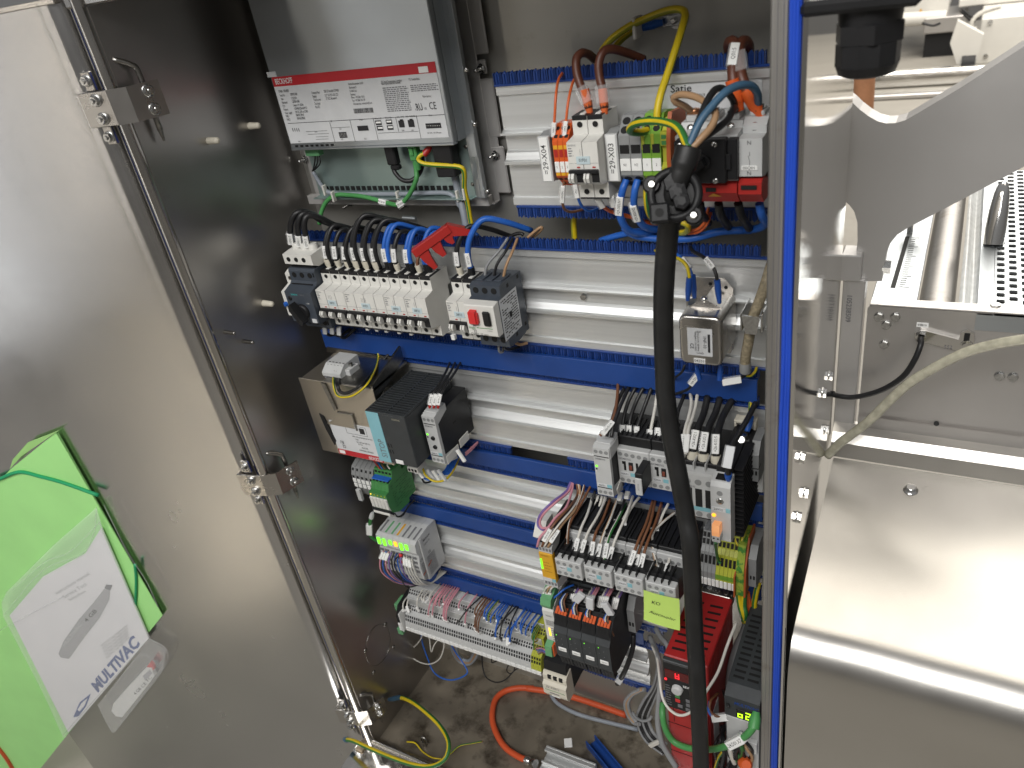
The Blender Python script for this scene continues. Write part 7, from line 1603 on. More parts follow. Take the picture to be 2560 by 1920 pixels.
# ------------------------------------------------------------------ white contactor on the lowest rail and sticky note
t = thing('white_contactor', 'off white contactor with handwritten front at the end of the terminal strip', 'contactor', (0.2690, 0, -0.692))
part('body', MB().box(0.001, 0.0440, -0.060, 0, -0.036, 0.038, 0.0012), 'black_plastic', t)
part('top', MB().prism([(-0.060, 0.012), (-0.074, 0.018), (-0.070, 0.038), (-0.040, 0.046), (-0.040, 0.020)], 0.001, 0.0435, 'x'), 'black_plastic', t)
part('front', MB().prism([(-0.058, 0.020), (-0.076, 0.016), (-0.080, 0.010), (-0.080, -0.002), (-0.086, -0.006), (-0.086, -0.030), (-0.080, -0.042), (-0.058, -0.042)], 0, 0.0450, 'x'), 'ivory_plastic', t)
for k in range(3): part('opening', MB().box(0.009 + k * 0.011, 0.016 + k * 0.011, -0.0806, -0.0770, 0.0035, 0.0125, 0.0003), 'hole', t)
text(t, '22 K09/1', 0.006, -0.0865, -0.011, 0.0070, 'ink_grey', shear=0.25); part('green_line', MB().box(0.003, 0.042, -0.0864, -0.0858, -0.0190, -0.0184, 0), 'green_plastic', t)
part('slot', MB().box(0.012, 0.030, -0.0864, -0.0856, -0.0262, -0.0242, 0), 'ink_grey', t); part('label', MB().box(0.014, 0.030, -0.0845, -0.0830, -0.036, -0.0305, 0), 'label_white', t)
ring = [Vector((0.494, -0.129, -0.3525)), Vector((0.5440, -0.131, -0.3495)), Vector((0.5455, -0.135, -0.3990)), Vector((0.4945, -0.1335, -0.3995))]
t = thing('sticky_note', 'bright yellow green sticky note with handwriting stuck on the contactor front', 'sticky note', ring[3])
m = MB(); N_ = 8; vs = []
for i in range(N_ + 1):
    for k in range(N_ + 1):
        a = ring[0].lerp(ring[1], k / N_); b = ring[3].lerp(ring[2], k / N_); p = a.lerp(b, i / N_) - ring[3]
        p.y -= 0.005 * (i / N_) ** 2 + 0.0015 * math.sin(k / N_ * 3)
        vs.append(p)
q_ = N_ + 1
m.add(vs, [(i * q_ + k, i * q_ + k + 1, (i + 1) * q_ + k + 1, (i + 1) * q_ + k) for i in range(N_) for k in range(N_)], 0, True)
part('paper', m, 'sticky_paper', t)
text(t, 'KO', 0.011, -0.0005, 0.033, 0.0085, 'ink', shear=0.2); text(t, 'Auscoupler', 0.008, -0.0040, 0.018, 0.0078, 'ink', shear=0.4, rot=-0.08)

# ------------------------------------------------------------------ red inverter and dark servo drive
t = thing('inverter', 'tall red frequency inverter with black keypad and slotted top', 'inverter', (0.5265, -0.030, -0.800))
H = 0.365
part('housing', MB().box(0, 0.0600, -0.126, 0, 0, H, 0.0015), 'red_paint', t)
for c in range(2):
    for k in range(8):
        y = -0.112 + k * 0.0128; x = 0.007 + c * 0.027
        part('slot', MB().add([(x, y - 0.0022, H + 0.0003), (x + 0.018, y - 0.0012, H + 0.0003), (x + 0.018, y + 0.0028, H + 0.0003), (x, y + 0.0018, H + 0.0003)], [(0, 1, 2, 3)]), 'hole', t)
for k in range(9): part('side_slot', MB().box(0.0599, 0.0603, -0.112 + k * 0.0115, -0.107 + k * 0.0115, H - 0.05, H - 0.012, 0), 'red_plastic', t)
kp = part('keypad', MB().box(0.0005, 0.0400, -0.134, -0.1262, H - 0.098, H - 0.004, 0.001), 'black_plastic', t)
part('keypad_top', MB().box(0.0, 0.0405, -0.133, -0.1258, H - 0.0145, H - 0.002, 0.001), 'anthracite', kp)
part('display', MB().box(0.003, 0.037, -0.1348, -0.1338, H - 0.034, H - 0.018, 0), mat('display_red', (0.10, 0.008, 0.008), 0.2, noise=0) and 'display_red', kp)
sg = MB()
for (x0, x1, z0, z1) in ((0.017, 0.0185, 0, 0.010), (0.0215, 0.023, 0, 0.010), (0.017, 0.023, 0, 0.0014), (0.0185, 0.0215, 0.0045, 0.0058)): sg.box(x0, x1, -0.1352, -0.1347, H - 0.031 + z0, H - 0.031 + z1, 0)
part('digit', sg, 'led_red', kp)['kind'] = 'stuff'
part('led', MB().box(0.002, 0.005, -0.1352, -0.1340, H - 0.040, H - 0.037, 0), 'led_red', kp)
part('knob', MB().lathe((0.0195, -0.134, H - 0.052), (0, -1, 0), [(0, 0.0078), (0.006, 0.0072), (0.0065, 0.006)], 20), 'light_grey_plastic', kp)
text(kp, 'SEW', 0.027, -0.1344, H - 0.044, 0.0062, 'ink_white', bold=0.08, xs=0.9)
for (x, z, m_) in ((0.015, 0.069, 'green_plastic'), (0.015, 0.078, 'red_bright'), (0.030, 0.072, 'ink_grey'), (0.030, 0.081, 'ink_grey'), (0.018, 0.088, 'ink_grey'), (0.029, 0.091, 'ink_grey')):
    part('button', MB().box(x, x + 0.0068, -0.1346, -0.1338, H - z - 0.0032, H - z + 0.0032, 0.0003), m_, kp)
pm = MB()
for i in range(9): lines(pm, 0.002, 0.010, -0.1344, H - 0.050 - i * 0.005, H - 0.053 - i * 0.005, 1, 0.6, 0.3, i)
part('small_print', pm, 'ink_grey', kp)
part('lower_cover', MB().box(0.0015, 0.0585, -0.1315, -0.1262, 0.0, H - 0.100, 0.0015), 'red_paint', t)
for z in (H - 0.135, H - 0.20, H - 0.252): part('seam', MB().box(0.001, 0.0590, -0.1319, -0.1310, z, z + 0.0010, 0), 'hole', t)
part('screw_hole', MB().cyl((0.019, -0.1315, H - 0.118), (0.019, -0.1320, H - 0.118), 0.0036, n=12), 'red_plastic', t); part('seam', MB().box(0.0100, 0.0108, -0.1319, -0.1310, H - 0.130, H - 0.101, 0), 'hole', t)
text(t, 'SEW', 0.011, -0.1322, H - 0.180, 0.0085, mat('ink_maroon', (0.10, 0.006, 0.006), 0.6, noise=0) and 'ink_maroon', bold=0.08, xs=1.1); text(t, 'EURODRIVE', 0.035, -0.1322, H - 0.188, 0.0050, 'ink_maroon', rot=PI / 2, xs=0.8)
part('side_label', MB().box(0.0600, 0.0604, -0.110, -0.085, H - 0.26, H - 0.11, 0), 'label_silver', t)
part('back_terminals', MB().box(0.004, 0.056, 0.001, 0.026, H - 0.030, H - 0.002, 0.001), 'dark_steel', t)
for k in range(4): part('screw', MB().lathe((0.012 + k * 0.012, 0.010, H - 0.002), (0, 0, 1), [(0, 0.0045), (0.002, 0.004)], 12), 'steel_screw', t)
t = thing('servo_drive', 'dark servo drive with green digits at the lower right edge', 'servo drive', (0.6130, -0.030, -0.900))
H = 0.455
part('housing', MB().prism([(0, 0), (-0.140, 0), (-0.140, H - 0.050), (-0.146, H - 0.046), (-0.146, H - 0.008), (-0.130, H), (0, H + 0.012)], 0, 0.0440, 'x'), 'anthracite', t)
for c in range(2):
    for k in range(12):
        y = -0.122 + k * 0.0090; z = H + 0.0008 + (y + 0.130) * 0.012 / 0.130
        part('slot', MB().add([(0.005 + c * 0.018, y, z), (0.019 + c * 0.018, y, z), (0.019 + c * 0.018, y + 0.0036, z + 0.0003), (0.005 + c * 0.018, y + 0.0036, z + 0.0003)], [(0, 1, 2, 3)]), 'hole', t)
part('face', MB().box(0.001, 0.0430, -0.1430, -0.1395, 0.20, H - 0.052, 0.0006), 'light_grey_plastic', t)
part('display', MB().box(0.0150, 0.0370, -0.1475, -0.1455, H - 0.044, H - 0.026, 0.0004), 'black_plastic', t)
sg = MB()
def seg(x, z, which, h=0.011, w=0.0065, s=0.0013):
    R_ = {'a': (x, x + w, z + h - s, z + h), 'g': (x, x + w, z + h / 2 - s / 2, z + h / 2 + s / 2), 'd': (x, x + w, z, z + s), 'f': (x, x + s, z + h / 2, z + h), 'b': (x + w - s, x + w, z + h / 2, z + h), 'e': (x, x + s, z, z + h / 2), 'c': (x + w - s, x + w, z, z + h / 2)}
    for q in which: sg.box(R_[q][0], R_[q][1], -0.1482, -0.1474, R_[q][2], R_[q][3], 0)
seg(0.0170, H - 0.041, 'gdec', 0.013); seg(0.0270, H - 0.041, 'abged', 0.013)
part('digits', sg, 'led_digit', t)['kind'] = 'stuff'
text(t, 'MULTIVAC', 0.0120, -0.1463, H - 0.0180, 0.0080, 'ink_blue', bold=0.08, shear=0.2, xs=0.8)
for z in (0.345, 0.325): part('connector', MB().box(0.006, 0.018, -0.152, -0.1430, z, z + 0.014, 0.0006), 'black_plastic', t)
for z in (0.372, 0.360): part('ring_mark', MB().cyl((0.026, -0.1430, z), (0.026, -0.1434, z), 0.0045, n=14), 'grey_plastic', t)
part('network_socket', MB().box(0.028, 0.042, -0.150, -0.1430, 0.350, 0.372, 0.0006), 'light_grey_plastic', t)
for k in range(5): part('connector', MB().box(0.006, 0.016, -0.162, -0.1430, 0.300 - k * 0.016, 0.312 - k * 0.016, 0.0006), 'black_plastic', t)
part('side_plate', MB().box(-0.0022, -0.0002, -0.135, -0.02, 0.05, H - 0.06, 0), 'zinc_sheet', t)
# cables around the drives
wire('green network cable swinging from the servo drive across the red inverter', wp('c', [(1975, 770, -0.190), (1955, 860, -0.200), (1880, 945, -0.205), (1760, 1010, -0.206), (1640, 1045, -0.200), (1520, 1052, -0.186), (1400, 1035, -0.180), (1290, 985, -0.176), (1220, 880, -0.172), (1195, 760, -0.164), (1198, 660, -0.15)]), 0.0046, 'ethernet', cat='cable', name='cable', mk=[(-0.052, 0.030, '-24.D01.X7', 0.011)], ferr0=('wire_ethernet', 0.020, 0.0070))
wire('white cable hanging in a long loop in front of the red inverter', wp('c', [(1812, -10, -0.10), (1740, 170, -0.13), (1660, 400, -0.15), (1570, 550, -0.165), (1480, 690, -0.175), (1400, 755, -0.178), (1320, 760, -0.176), (1240, 700, -0.170), (1190, 600, -0.16), (1168, 440, -0.14), (1150, 290, -0.11), (1105, 180, -0.08)]), 0.0020, 'white', cat='cable', name='cable')
wire('grey cable running down left of the red inverter', wp('c', [(1090, 110, -0.05), (1130, 200, -0.08), (1160, 300, -0.11), (1178, 460, -0.13), (1165, 650, -0.145), (1155, 820, -0.155), (1185, 980, -0.165), (1240, 1090, -0.17), (1310, 1200, -0.175)]), 0.0044, 'grey', cat='cable', name='cable')
wire('second grey cable bending down left of the red inverter', wp('c', [(1140, 40, -0.03), (1180, 110, -0.05), (1235, 180, -0.07), (1260, 300, -0.08)]), 0.0040, 'grey', cat='cable', name='cable')
for i in range(7):
    wire('black cable of the bundle bending below the red inverter, %s from the left' % ORD[i], wp('c', [(1160 + 4 * i, 360 + 10 * i, 0.0), (1120 + 8 * i, 520, 0.0), (1040 + 14 * i, 640, 0.0), (985 + 15 * i, 760, 0.0), (995 + 15 * i, 860 - 4 * i, -0.005), (1060 + 12 * i, 980 - 9 * i, -0.015), (1200 + 4 * i, 1090 - 14 * i, -0.03)]), 0.0033, 'black' if i % 3 else 'grey', 'cable bundle below the inverter', cat='cable', name='cable')
for i in range(3):
    wire('brownish grey cable coil left of the bundle, %s turn' % ORD[i], wp('c', [(1010 + 18 * i, 545, 0.0), (930 + 10 * i, 590, 0.0), (880 + 14 * i, 660, 0.0), (900 + 14 * i, 750, 0.0), (950 + 14 * i, 825, -0.005), (1000, 840, -0.01)]), 0.0036, 'tan' if i == 1 else 'grey', 'grey cable coil', cat='cable', name='cable')
wire('grey cable tie tail hooking over the cable bundle', wp('c', [(945, 740, -0.012), (975, 785, -0.02), (1030, 812, -0.026), (1085, 800, -0.026), (1105, 770, -0.02)]), 0.0026, 'grey')
solo('cable_tie', MB().box(-0.016, 0.016, -0.003, 0.003, -0.004, 0.004, 0.001).xf(Matrix.Translation(U('c', 1130, 1000, Y=-0.03)) @ Matrix.Rotation(-0.9, 4, 'Y')), 'cable_tie', 'white cable tie around the black cable bundle', 'cable tie')
wire('black cable down the right flank of the black modules', wp('c', [(950, 90, -0.05), (945, 200, -0.06), (905, 330, -0.07), (860, 430, -0.075), (815, 500, -0.07)]), 0.0040, 'black', cat='cable', name='cable', mk=[(0.018, 0.016, '', 0.010, 'label_silver')])
for i, (lb, c, r, q) in enumerate((('thick yellow and green wire dropping from the end block, left one', ['yellow', 'green'], 0.0042, [(1740, 940, -0.045), (1752, 1040, -0.05), (1775, 1130, -0.055), (1800, 1200, -0.05)]), ('thick yellow and green wire dropping from the end block, right one', ['green', 'yellow'], 0.0042, [(1790, 940, -0.045), (1785, 1060, -0.05), (1795, 1130, -0.055), (1790, 1195, -0.05)]),
                                   ('orange cable dropping at the right edge below the end block', 'orange', 0.0050, [(1805, 960, -0.03), (1830, 1080, -0.035), (1870, 1160, -0.04), (1940, 1260, -0.04)]), ('yellow and green wire curving down beside the jamb', ['yellow', 'green'], 0.0040, [(1905, 880, -0.02), (1880, 980, -0.03), (1870, 1080, -0.035), (1905, 1170, -0.03), (1940, 1200, -0.02)]),
                                   ('grey cable curving down between inverter and servo drive', 'grey', 0.0070, [(1800, 1060, 0.0), (1825, 1150, -0.01), (1800, 1260, -0.02), (1740, 1390, -0.04), (1700, 1520, -0.06), (1680, 1660, -0.08), (1680, 1800, -0.09)]))):
    wire(lb, wp('b', q), r, c, cat='cable' if i in (2, 4) else 'wire')
for i, (c, q) in enumerate((('brown', [(1700, 770, -0.17), (1640, 770, -0.175), (1590, 720, -0.17), (1600, 640, -0.16), (1660, 580, -0.14)]), ('blue', [(1700, 785, -0.172), (1630, 785, -0.176), (1582, 730, -0.172), (1590, 650, -0.16)]), ('black', [(1750, 700, -0.18), (1730, 640, -0.17), (1700, 560, -0.14)]))):
    wire('%s wire into the plug left of the green digits' % c, wp('c', q), 0.0020, c, mk=[(-0.004, 0.022, '', 0.009)] if i == 1 else None)
rs = random.Random(11)
for i in range(12):
    c = ['black', 'black', 'yellow', 'black', 'white', 'black', 'grey', 'black', 'green', 'black', 'tan', 'black'][i]
    x0 = 1650 + i * 26; y0 = 880 + rs.randint(-30, 60)
    wire('%s wire in the tangle under the servo drive, %s from the left' % (c.replace('tan', 'light brown'), ORD[i]), wp('c', [(x0 + rs.randint(-30, 60), y0 - 40, -0.15), (x0 + rs.randint(-60, 60), y0 + 80, -0.18), (x0 + rs.randint(-60, 60), y0 + 190, -0.18), (x0 + rs.randint(-90, 90), y0 + 330, -0.17), (x0 + rs.randint(-40, 40), 1330, -0.15)]), 0.0022 if i % 4 else 0.0034, [c, 'green'] if c == 'yellow' else c, 'wire tangle under the servo drive')
solo('round_connector', MB().lathe(U('c', 1890, 1175, Y=-0.185), (0.3, -0.6, 0.7), [(-0.010, 0.009), (0.002, 0.009), (0.006, 0.006)], 16), 'orange_plastic', 'round orange connector at the bottom right', 'connector')

# ------------------------------------------------------------------ things lying on the cabinet floor
fz = FZ
def fp(k, x, y, h=0.006): return U(k, x, y, Zz=FZ + h)
pts = [fp('d', 1940, 1345, 0.02), fp('d', 1860, 1310, 0.012), fp('d', 1760, 1240), fp('d', 1690, 1140), fp('d', 1645, 1000), fp('d', 1665, 850), fp('d', 1740, 770), fp('d', 1860, 738), fp('d', 1990, 742), fp('c', 60, 540), fp('c', 250, 568), fp('c', 450, 615), fp('c', 680, 690), fp('c', 890, 765)]
P = spline(pts, 6)
base = min(P, key=lambda p: p.z)
t = thing('orange_hose', 'orange hose looping over the dirty cabinet floor', 'hose', base)
part('hose', MB().tube([p - base for p in P], 0.0062, 14), 'orange_hose', t)
d = (P[0] - P[1]).normalized()
part('ferrule', MB().lathe(P[0] - base - d * 0.004, d, [(0, 0.0078), (0.010, 0.0078), (0.011, 0.0060), (0.016, 0.0060), (0.017, 0.0085), (0.026, 0.0085)], 12), 'steel_screw', t)
wire('grey cable lying on the cabinet floor behind the orange hose', [fp('c', x, y, 0.005) for x, y in ((262, 596), (300, 650), (370, 700), (500, 760), (700, 815), (990, 885))], 0.0044, 'cablegrey', cat='cable', name='cable')
wl = wp('d', [(880, 818, -0.085), (980, 858, -0.10), (1100, 950, -0.12), (1210, 1060, -0.145), (1278, 1190, -0.172), (1262, 1310, -0.195), (1185, 1378, -0.21), (1080, 1395, -0.215), (950, 1372, -0.218), (780, 1312, -0.215), (600, 1235, -0.21), (480, 1180, -0.205), (410, 1168, -0.20)])
st = U('d', 800, 830, X=LX + 0.010)
wire('thick yellow and green earth strap looping from cabinet wall to open door', [st] + wl, 0.0043, ['yellow', 'yellow', 'green'][:2] and ['yellow', 'green'], cat='earth wire', ferr0=('wire_slateblue', 0.030, 0.0054), ferr=('wire_slateblue', 0.016, 0.0056), n=12)
wire('thin yellow and green wire end on the floor, left piece', [fp('d', x, y, 0.004 + h) for x, y, h in ((930, 1188, 0), (1000, 1200, 0.004), (1060, 1270, 0.002), (1140, 1320, 0), (1220, 1332, 0))], 0.0016, ['yellow', 'green'], n=6)
wire('thin yellow and green wire end on the floor, right piece', [fp('d', x, y, 0.004 + h) for x, y, h in ((1290, 1290, 0), (1370, 1222, 0.004), (1480, 1200, 0.004), (1558, 1184, 0.002))], 0.0016, ['yellow', 'green'], n=6, ferr=('copper', 0.008, 0.0012))
p = fp('d', 1082, 1225, 0)
t = thing('eye_bolt', 'small ring bolt standing on the cabinet floor near the front rim', 'ring bolt', p)
part('stem', MB().cyl((0, 0, 0), (0, 0, 0.016), 0.004, n=10), 'dark_steel', t); part('ring', MB().tube([(0.008 * math.cos(a * PI / 8), 0.002, 0.018 + 0.009 * math.sin(a * PI / 8)) for a in range(17)], 0.0022, 8), 'dark_steel', t)
a = fp('c', 225, 1012, 0.03); b = fp('c', 640, 1168, 0.03)
t = thing('profile_offcut', 'short offcut of aluminium profile lying on the cabinet floor', 'profile offcut', (a.x, a.y, FZ))
dx = (b - a); dx.z = 0; ln = dx.length; ang = math.atan2(dx.y, dx.x)
m = MB().box(0, ln, -0.150, 0, 0.006, 0.012, 0.001)
for (y0, y1, z0, z1) in ((-0.004, 0, 0.0122, 0.030), (-0.012, -0.0042, 0.024, 0.030), (-0.030, -0.026, 0.0122, 0.020), (-0.070, -0.064, 0.0122, 0.018), (-0.105, -0.100, 0.0122, 0.018), (-0.150, -0.146, 0.0122, 0.03)): m.box(0, ln, y0, y1, z0, z1, 0.0006)
part('extrusion', m.xf(Matrix.Rotation(ang, 4, 'Z')), 'aluminium', t)
a = fp('c', 530, 975, 0.02); b = fp('c', 628, 925, 0.02); c_ = fp('c', 872, 1215, 0.02)
ax_ = (c_ - b).normalized(); ang = math.atan2(ax_.y, ax_.x); wd_ = (b - a).length
t = thing('trunking_offcut', 'blue plastic trunking cover offcut lying on the floor', 'trunking offcut', (b.x, b.y, FZ))
m = MB().box(0, 0.16, -wd_ * 0.9, 0, 0.0, 0.003, 0.0006).box(0, 0.16, -0.0025, 0, 0.0031, 0.020, 0.0006).box(0, 0.16, -wd_ * 0.9, -wd_ * 0.9 + 0.0025, 0.0031, 0.020, 0.0006)
part('channel', m.xf(Matrix.Rotation(ang, 4, 'Z')), 'blue_duct', t)
p = fp('c', 405, 1000, 0)
solo('paper_scrap', MB().box(-0.008, 0.008, -0.010, 0.010, 0, 0.003, 0.001).xf(Matrix.Translation(p) @ Matrix.Rotation(0.5, 4, 'Z')), 'label_white', 'small white scrap on the cabinet floor beside the blue offcut', 'scrap')
# ------------------------------------------------------------------ green folder, manual pouch and memory stick on the door
def ZE(x, y): return (x / 1.885, 1040 + y / 1.885)
def ed(x, y, off=0.004): return atd(*ZE(x, y), off)
def dthing(name, label, cat, base):
    t = thing(name, label, cat)
    t.matrix_world = DM @ Matrix.Translation(base)
    return t
def sheet(pts, off, th, base, seg=None):
    """flat outline on the door, off = distance of its front face from the sheet, th = thickness"""
    P = [ed(x, y, off) - base for x, y in pts]
    v = -off - base.y
    m = MB()
    n = len(P)
    vs = [(p.x, v, p.z) for p in P] + [(p.x, v + th, p.z) for p in P]
    return m.add(vs, [tuple(range(n)), tuple(range(2 * n - 1, n - 1, -1))] + [(i, (i + 1) % n, n + (i + 1) % n, n + i) for i in range(n)])
def dtext(t, base, s, p0, p1, off, size, ink, **kw):
    a = ed(*p0, off) - base; b = ed(*p1, off) - base
    d = Vector((b.x - a.x, 0, b.z - a.z)); l = d.length; d.normalize()
    nz = Vector((0, -1, 0)); up_ = nz.cross(d)
    M = Matrix(((d.x, up_.x, nz.x, a.x), (d.y, up_.y, nz.y, -off - base.y), (d.z, up_.z, nz.z, a.z), (0, 0, 0, 1)))
    me = textmesh(s, size, **kw)
    w_ = max(v.co.x for v in me.vertices) if len(me.vertices) else 1
    M = M @ Matrix.Scale(l / max(w_, 1e-6), 4, (1, 0, 0))
    text(t, s, 0, 0, 0, size, ink, M=M, **kw)
bs = ed(100, 1500, 0.0)
f = dthing('document_folder', 'bright green plastic document folder hung on the open door', 'folder', bs)
part('back_cover', sheet([(268, 84), (752, 936), (56, 1815), (-415, 950)], 0.0068, 0.004, bs), 'folder_green', f)
part('front_cover', sheet([(262, 78), (765, 940), (60, 1825), (-420, 960), (-200, 520), (48, 252)], 0.009, 0.0015, bs), 'folder_green', f)
part('flap', sheet([(280, 66), (262, 74), (130, 125), (60, 205), (46, 250), (100, 190)], 0.011, 0.001, bs), mat('folder_light', (0.36, 0.66, 0.22), 0.4, noise=0.03) and 'folder_light', f)
part('elastic_band', MB().tube(spline([ed(x, y, 0.011) - bs for x, y in ((-40, 312), (0, 296), (90, 264), (190, 285), (300, 315), (465, 374))], 6), 0.0035, 8), 'folder_band', f)
part('elastic_band', MB().tube(spline([ed(x, y, 0.011) - bs for x, y in ((636, 700), (642, 780), (638, 900))], 6), 0.0028, 8), 'folder_band', f)
b2 = ed(330, 1480, 0.012)
t = dthing('manual_booklet', 'white service tool manual with blue MULTIVAC lettering in a clear pouch', 'booklet', b2)
part('paper', sheet([(45, 940), (200, 760), (400, 650), (475, 530), (700, 1048), (322, 1492)], 0.016, 0.004, b2), 'paper', t)
dtext(t, b2, 'MULTIVAC', (442, 1292), (652, 1050), 0.0164, 0.034, 'ink_blue', bold=0.16, shear=0.35)
dtext(t, b2, 'Instructions manual', (262, 838), (418, 742), 0.0164, 0.011, 'print_grey')
dtext(t, b2, 'Service Tool', (298, 855), (405, 792), 0.0164, 0.012, 'print_grey')
dtext(t, b2, 'Bediensoftware', (325, 868), (402, 825), 0.0164, 0.009, 'print_grey')
st = part('stick_picture', sheet([(275, 1120), (300, 1060), (370, 960), (440, 880), (490, 815), (520, 815), (515, 865), (470, 950), (400, 1040), (350, 1110), (325, 1145), (285, 1138)], 0.0166, 0.0003, b2), 'print_grey', t)
part('stick_tip', sheet([(492, 812), (500, 795), (530, 797), (520, 822)], 0.0169, 0.0003, b2), 'ink_grey', t)
dtext(t, b2, '4 GB', (402, 968), (452, 915), 0.0170, 0.012, 'ink', bold=0.04)
dtext(t, b2, 'MULTIVAC', (300, 1085), (380, 980), 0.0170, 0.010, 'label_silver')
part('emblem', sheet([(345, 1420), (375, 1350), (428, 1308), (405, 1370), (370, 1415)], 0.0166, 0.0003, b2), 'ink_blue', t)
part('emblem_cut', sheet([(365, 1385), (385, 1352), (412, 1330), (398, 1365), (375, 1392)], 0.0169, 0.0003, b2), 'paper', t)
for k in range(5): dtext(t, b2, 'MULTIVAC Sepp Haggenmueller', (478 + 6 * k, 1085 + 14 * k), (600 + 2 * k, 985 + 14 * k), 0.0164, 0.0075, 'print_grey')
pc_ = sheet([(15, 945), (8, 880), (30, 830), (250, 610), (455, 430), (492, 560), (705, 1050), (300, 1520), (200, 1300)], 0.019, 0.0002, b2)
part('pouch', pc_, 'bag_film', t)
for q in (((20, 935), (200, 730), (380, 655), (440, 560), (456, 440)), ((60, 820), (210, 690), (330, 640), (470, 500)), ((0, 1010), (120, 945), (300, 850)), ((470, 505), (590, 780), (705, 1050)), ((300, 1500), (500, 1275), (700, 1050)), ((490, 420), (600, 640), (690, 780), (745, 900))):
    part('film_edge', MB().tube(spline([ed(x, y, 0.0198) - b2 for x, y in q], 5), 0.0009, 5), 'clear_film', t)
b3 = ed(535, 1490, 0.012)
t = dthing('stick_pouch', 'small clear pouch holding the memory stick below the manual', 'pouch', b3)
part('film', sheet([(460, 1362), (585, 1205), (700, 1050), (785, 1102), (770, 1190), (650, 1350), (540, 1490), (525, 1490)], 0.016, 0.0003, b3), 'bag_film', t)
for q in (((462, 1362), (500, 1440), (530, 1490)), ((540, 1490), (650, 1350), (770, 1190), (785, 1102), (705, 1050)), ((500, 1330), (660, 1130), (760, 1190))):
    part('film_edge', MB().tube(spline([ed(x, y, 0.0165) - b3 for x, y in q], 5), 0.0011, 5), 'clear_film', t)
b4 = ed(550, 1420, 0.004)
t = dthing('memory_stick', 'white memory stick with red cap inside the small clear pouch', 'memory stick', b4)
part('body', sheet([(525, 1390), (535, 1355), (610, 1270), (690, 1185), (715, 1188), (728, 1225), (660, 1315), (575, 1420), (545, 1415)], 0.014, 0.008, b4), 'label_white', t)
part('cap', sheet([(690, 1185), (708, 1160), (722, 1175), (728, 1192), (716, 1205)], 0.013, 0.006, b4), 'red_bright', t)
dtext(t, b4, '4 GB', (634, 1312), (662, 1282), 0.0143, 0.010, 'ink', bold=0.03); dtext(t, b4, 'CE FC', (668, 1280), (712, 1228), 0.0143, 0.010, 'ink')
part('sticker', sheet([(672, 1225), (706, 1195), (718, 1212), (684, 1248)], 0.0144, 0.0002, b4), 'print_grey', t)
pp_ = spline([ed(x, y, 0.010) for x, y in ((-60, 1500), (0, 1570), (40, 1625), (80, 1700))], 6)
t = dthing('orange_cable', 'short piece of orange cable at the lower left corner of the door', 'cable', pp_[-1])
part('cable', MB().tube([p - pp_[-1] for p in pp_], 0.006, 10), 'orange_hose', t)
# scratches on the door
for i, (a, b) in enumerate((((365, 848), (375, 870)), ((400, 880), (412, 920)), ((408, 905), (402, 925)))):
    pass
# ------------------------------------------------------------------ machine to the right of the cabinet
def R4(x, y, Y=0.130): return U('4', x, y, Y=Y)
XR = 1.45
# bracket arm cut from plate
ol = [(480, 560), (560, 632), (597, 662), (645, 708), (700, 750), (760, 785), (820, 800), (880, 797), (945, 778), (1010, 740), (1300, 568), (1711, 300), (2000, 112), (2000, 925), (1711, 1080), (1300, 1298), (960, 1475), (890, 1520), (845, 1575), (820, 1640), (803, 1720), (790, 1822), (655, 1822), (655, 1660), (622, 1652), (632, 1560), (631, 1440), (610, 1370), (580, 1330), (553, 1308), (480, 1300)]
P = [R4(x, y) for x, y in ol]
b0 = Vector((0.72, 0.130, -0.036))
t = thing('bracket_arm', 'large grey steel bracket arm with curved upper edge beside the cabinet', 'bracket', b0)
part('plate', MB().prism([(p.x - b0.x, p.z - b0.z) for p in P], 0.0, 0.034, 'y'), 'bracket_steel', t)
a = U('g', 515, 262, Y=0.118); b = U('g', 664, 100, Y=0.118)
part('clevis_block', MB().box(a.x - b0.x, b.x - b0.x, -0.014, 0.020, a.z - b0.z, b.z - b0.z, 0.0015), 'bracket_steel', t)
p = U('g', 830, 175, Y=0.137) - b0
part('bolt', MB().cyl((p.x - 0.006, p.y, p.z), (p.x + 0.003, p.y, p.z), 0.0085, n=6, smooth=False), 'steel_screw', t)
# square post
a = U('g', 500, 262, Y=0.120); b = U('g', 655, 262, Y=0.120)
t = thing('square_post', 'square steel post with stencilled number beside the mirror wall', 'post', (0.6865, 0.121, -0.235))
part('tube', MB().box(0, 0.0255, 0, 0.026, 0, 0.235, 0.0015), 'bracket_steel', t)
text(t, '105238509', 0.0085, -0.0006, 0.196, 0.0085, 'ink_grey', rot=-PI / 2, al='CENTER', bold=0.02)
# side plate with bolts, tag, lever
t = thing('side_plate', 'brushed steel machine side plate with hexagon bolts and a small tag', 'side plate', (0.7165, 0.122, -0.208))
pw = XR - 0.7165
part('plate', MB().prism([(0, 0), (pw, 0), (pw, 0.174), (0.004, 0.174), (0, 0.170)], 0, 0.003, 'y'), 'machine_plate', t)
part('top_fold', MB().box(0.002, pw, 0.0, 0.020, 0.1742, 0.1762, 0.0005), 'machine_plate', t)
part('foot', MB().prism([(-0.004, 0.014), (0.0, 0.010), (0.0, -0.030), (-0.004, -0.034)], 0, pw, 'x'), 'machine_plate', t)
for (x, y) in ((770, 500), (875, 503), (817, 553), (803, 680), (1552, 885), (1640, 892)):
    p = U('g', x, y, Y=0.120) - t.location
    part('bolt', MB().cyl((p.x, 0.0, p.z), (p.x, -0.004, p.z), 0.0054, 0.0050, n=6, smooth=False).lathe((p.x, 0, p.z), (0, -1, 0), [(0, 0.0062), (0.0008, 0.0060)], 14), 'steel_screw', t)
p = U('g', 1012, 560, Y=0.120) - t.location
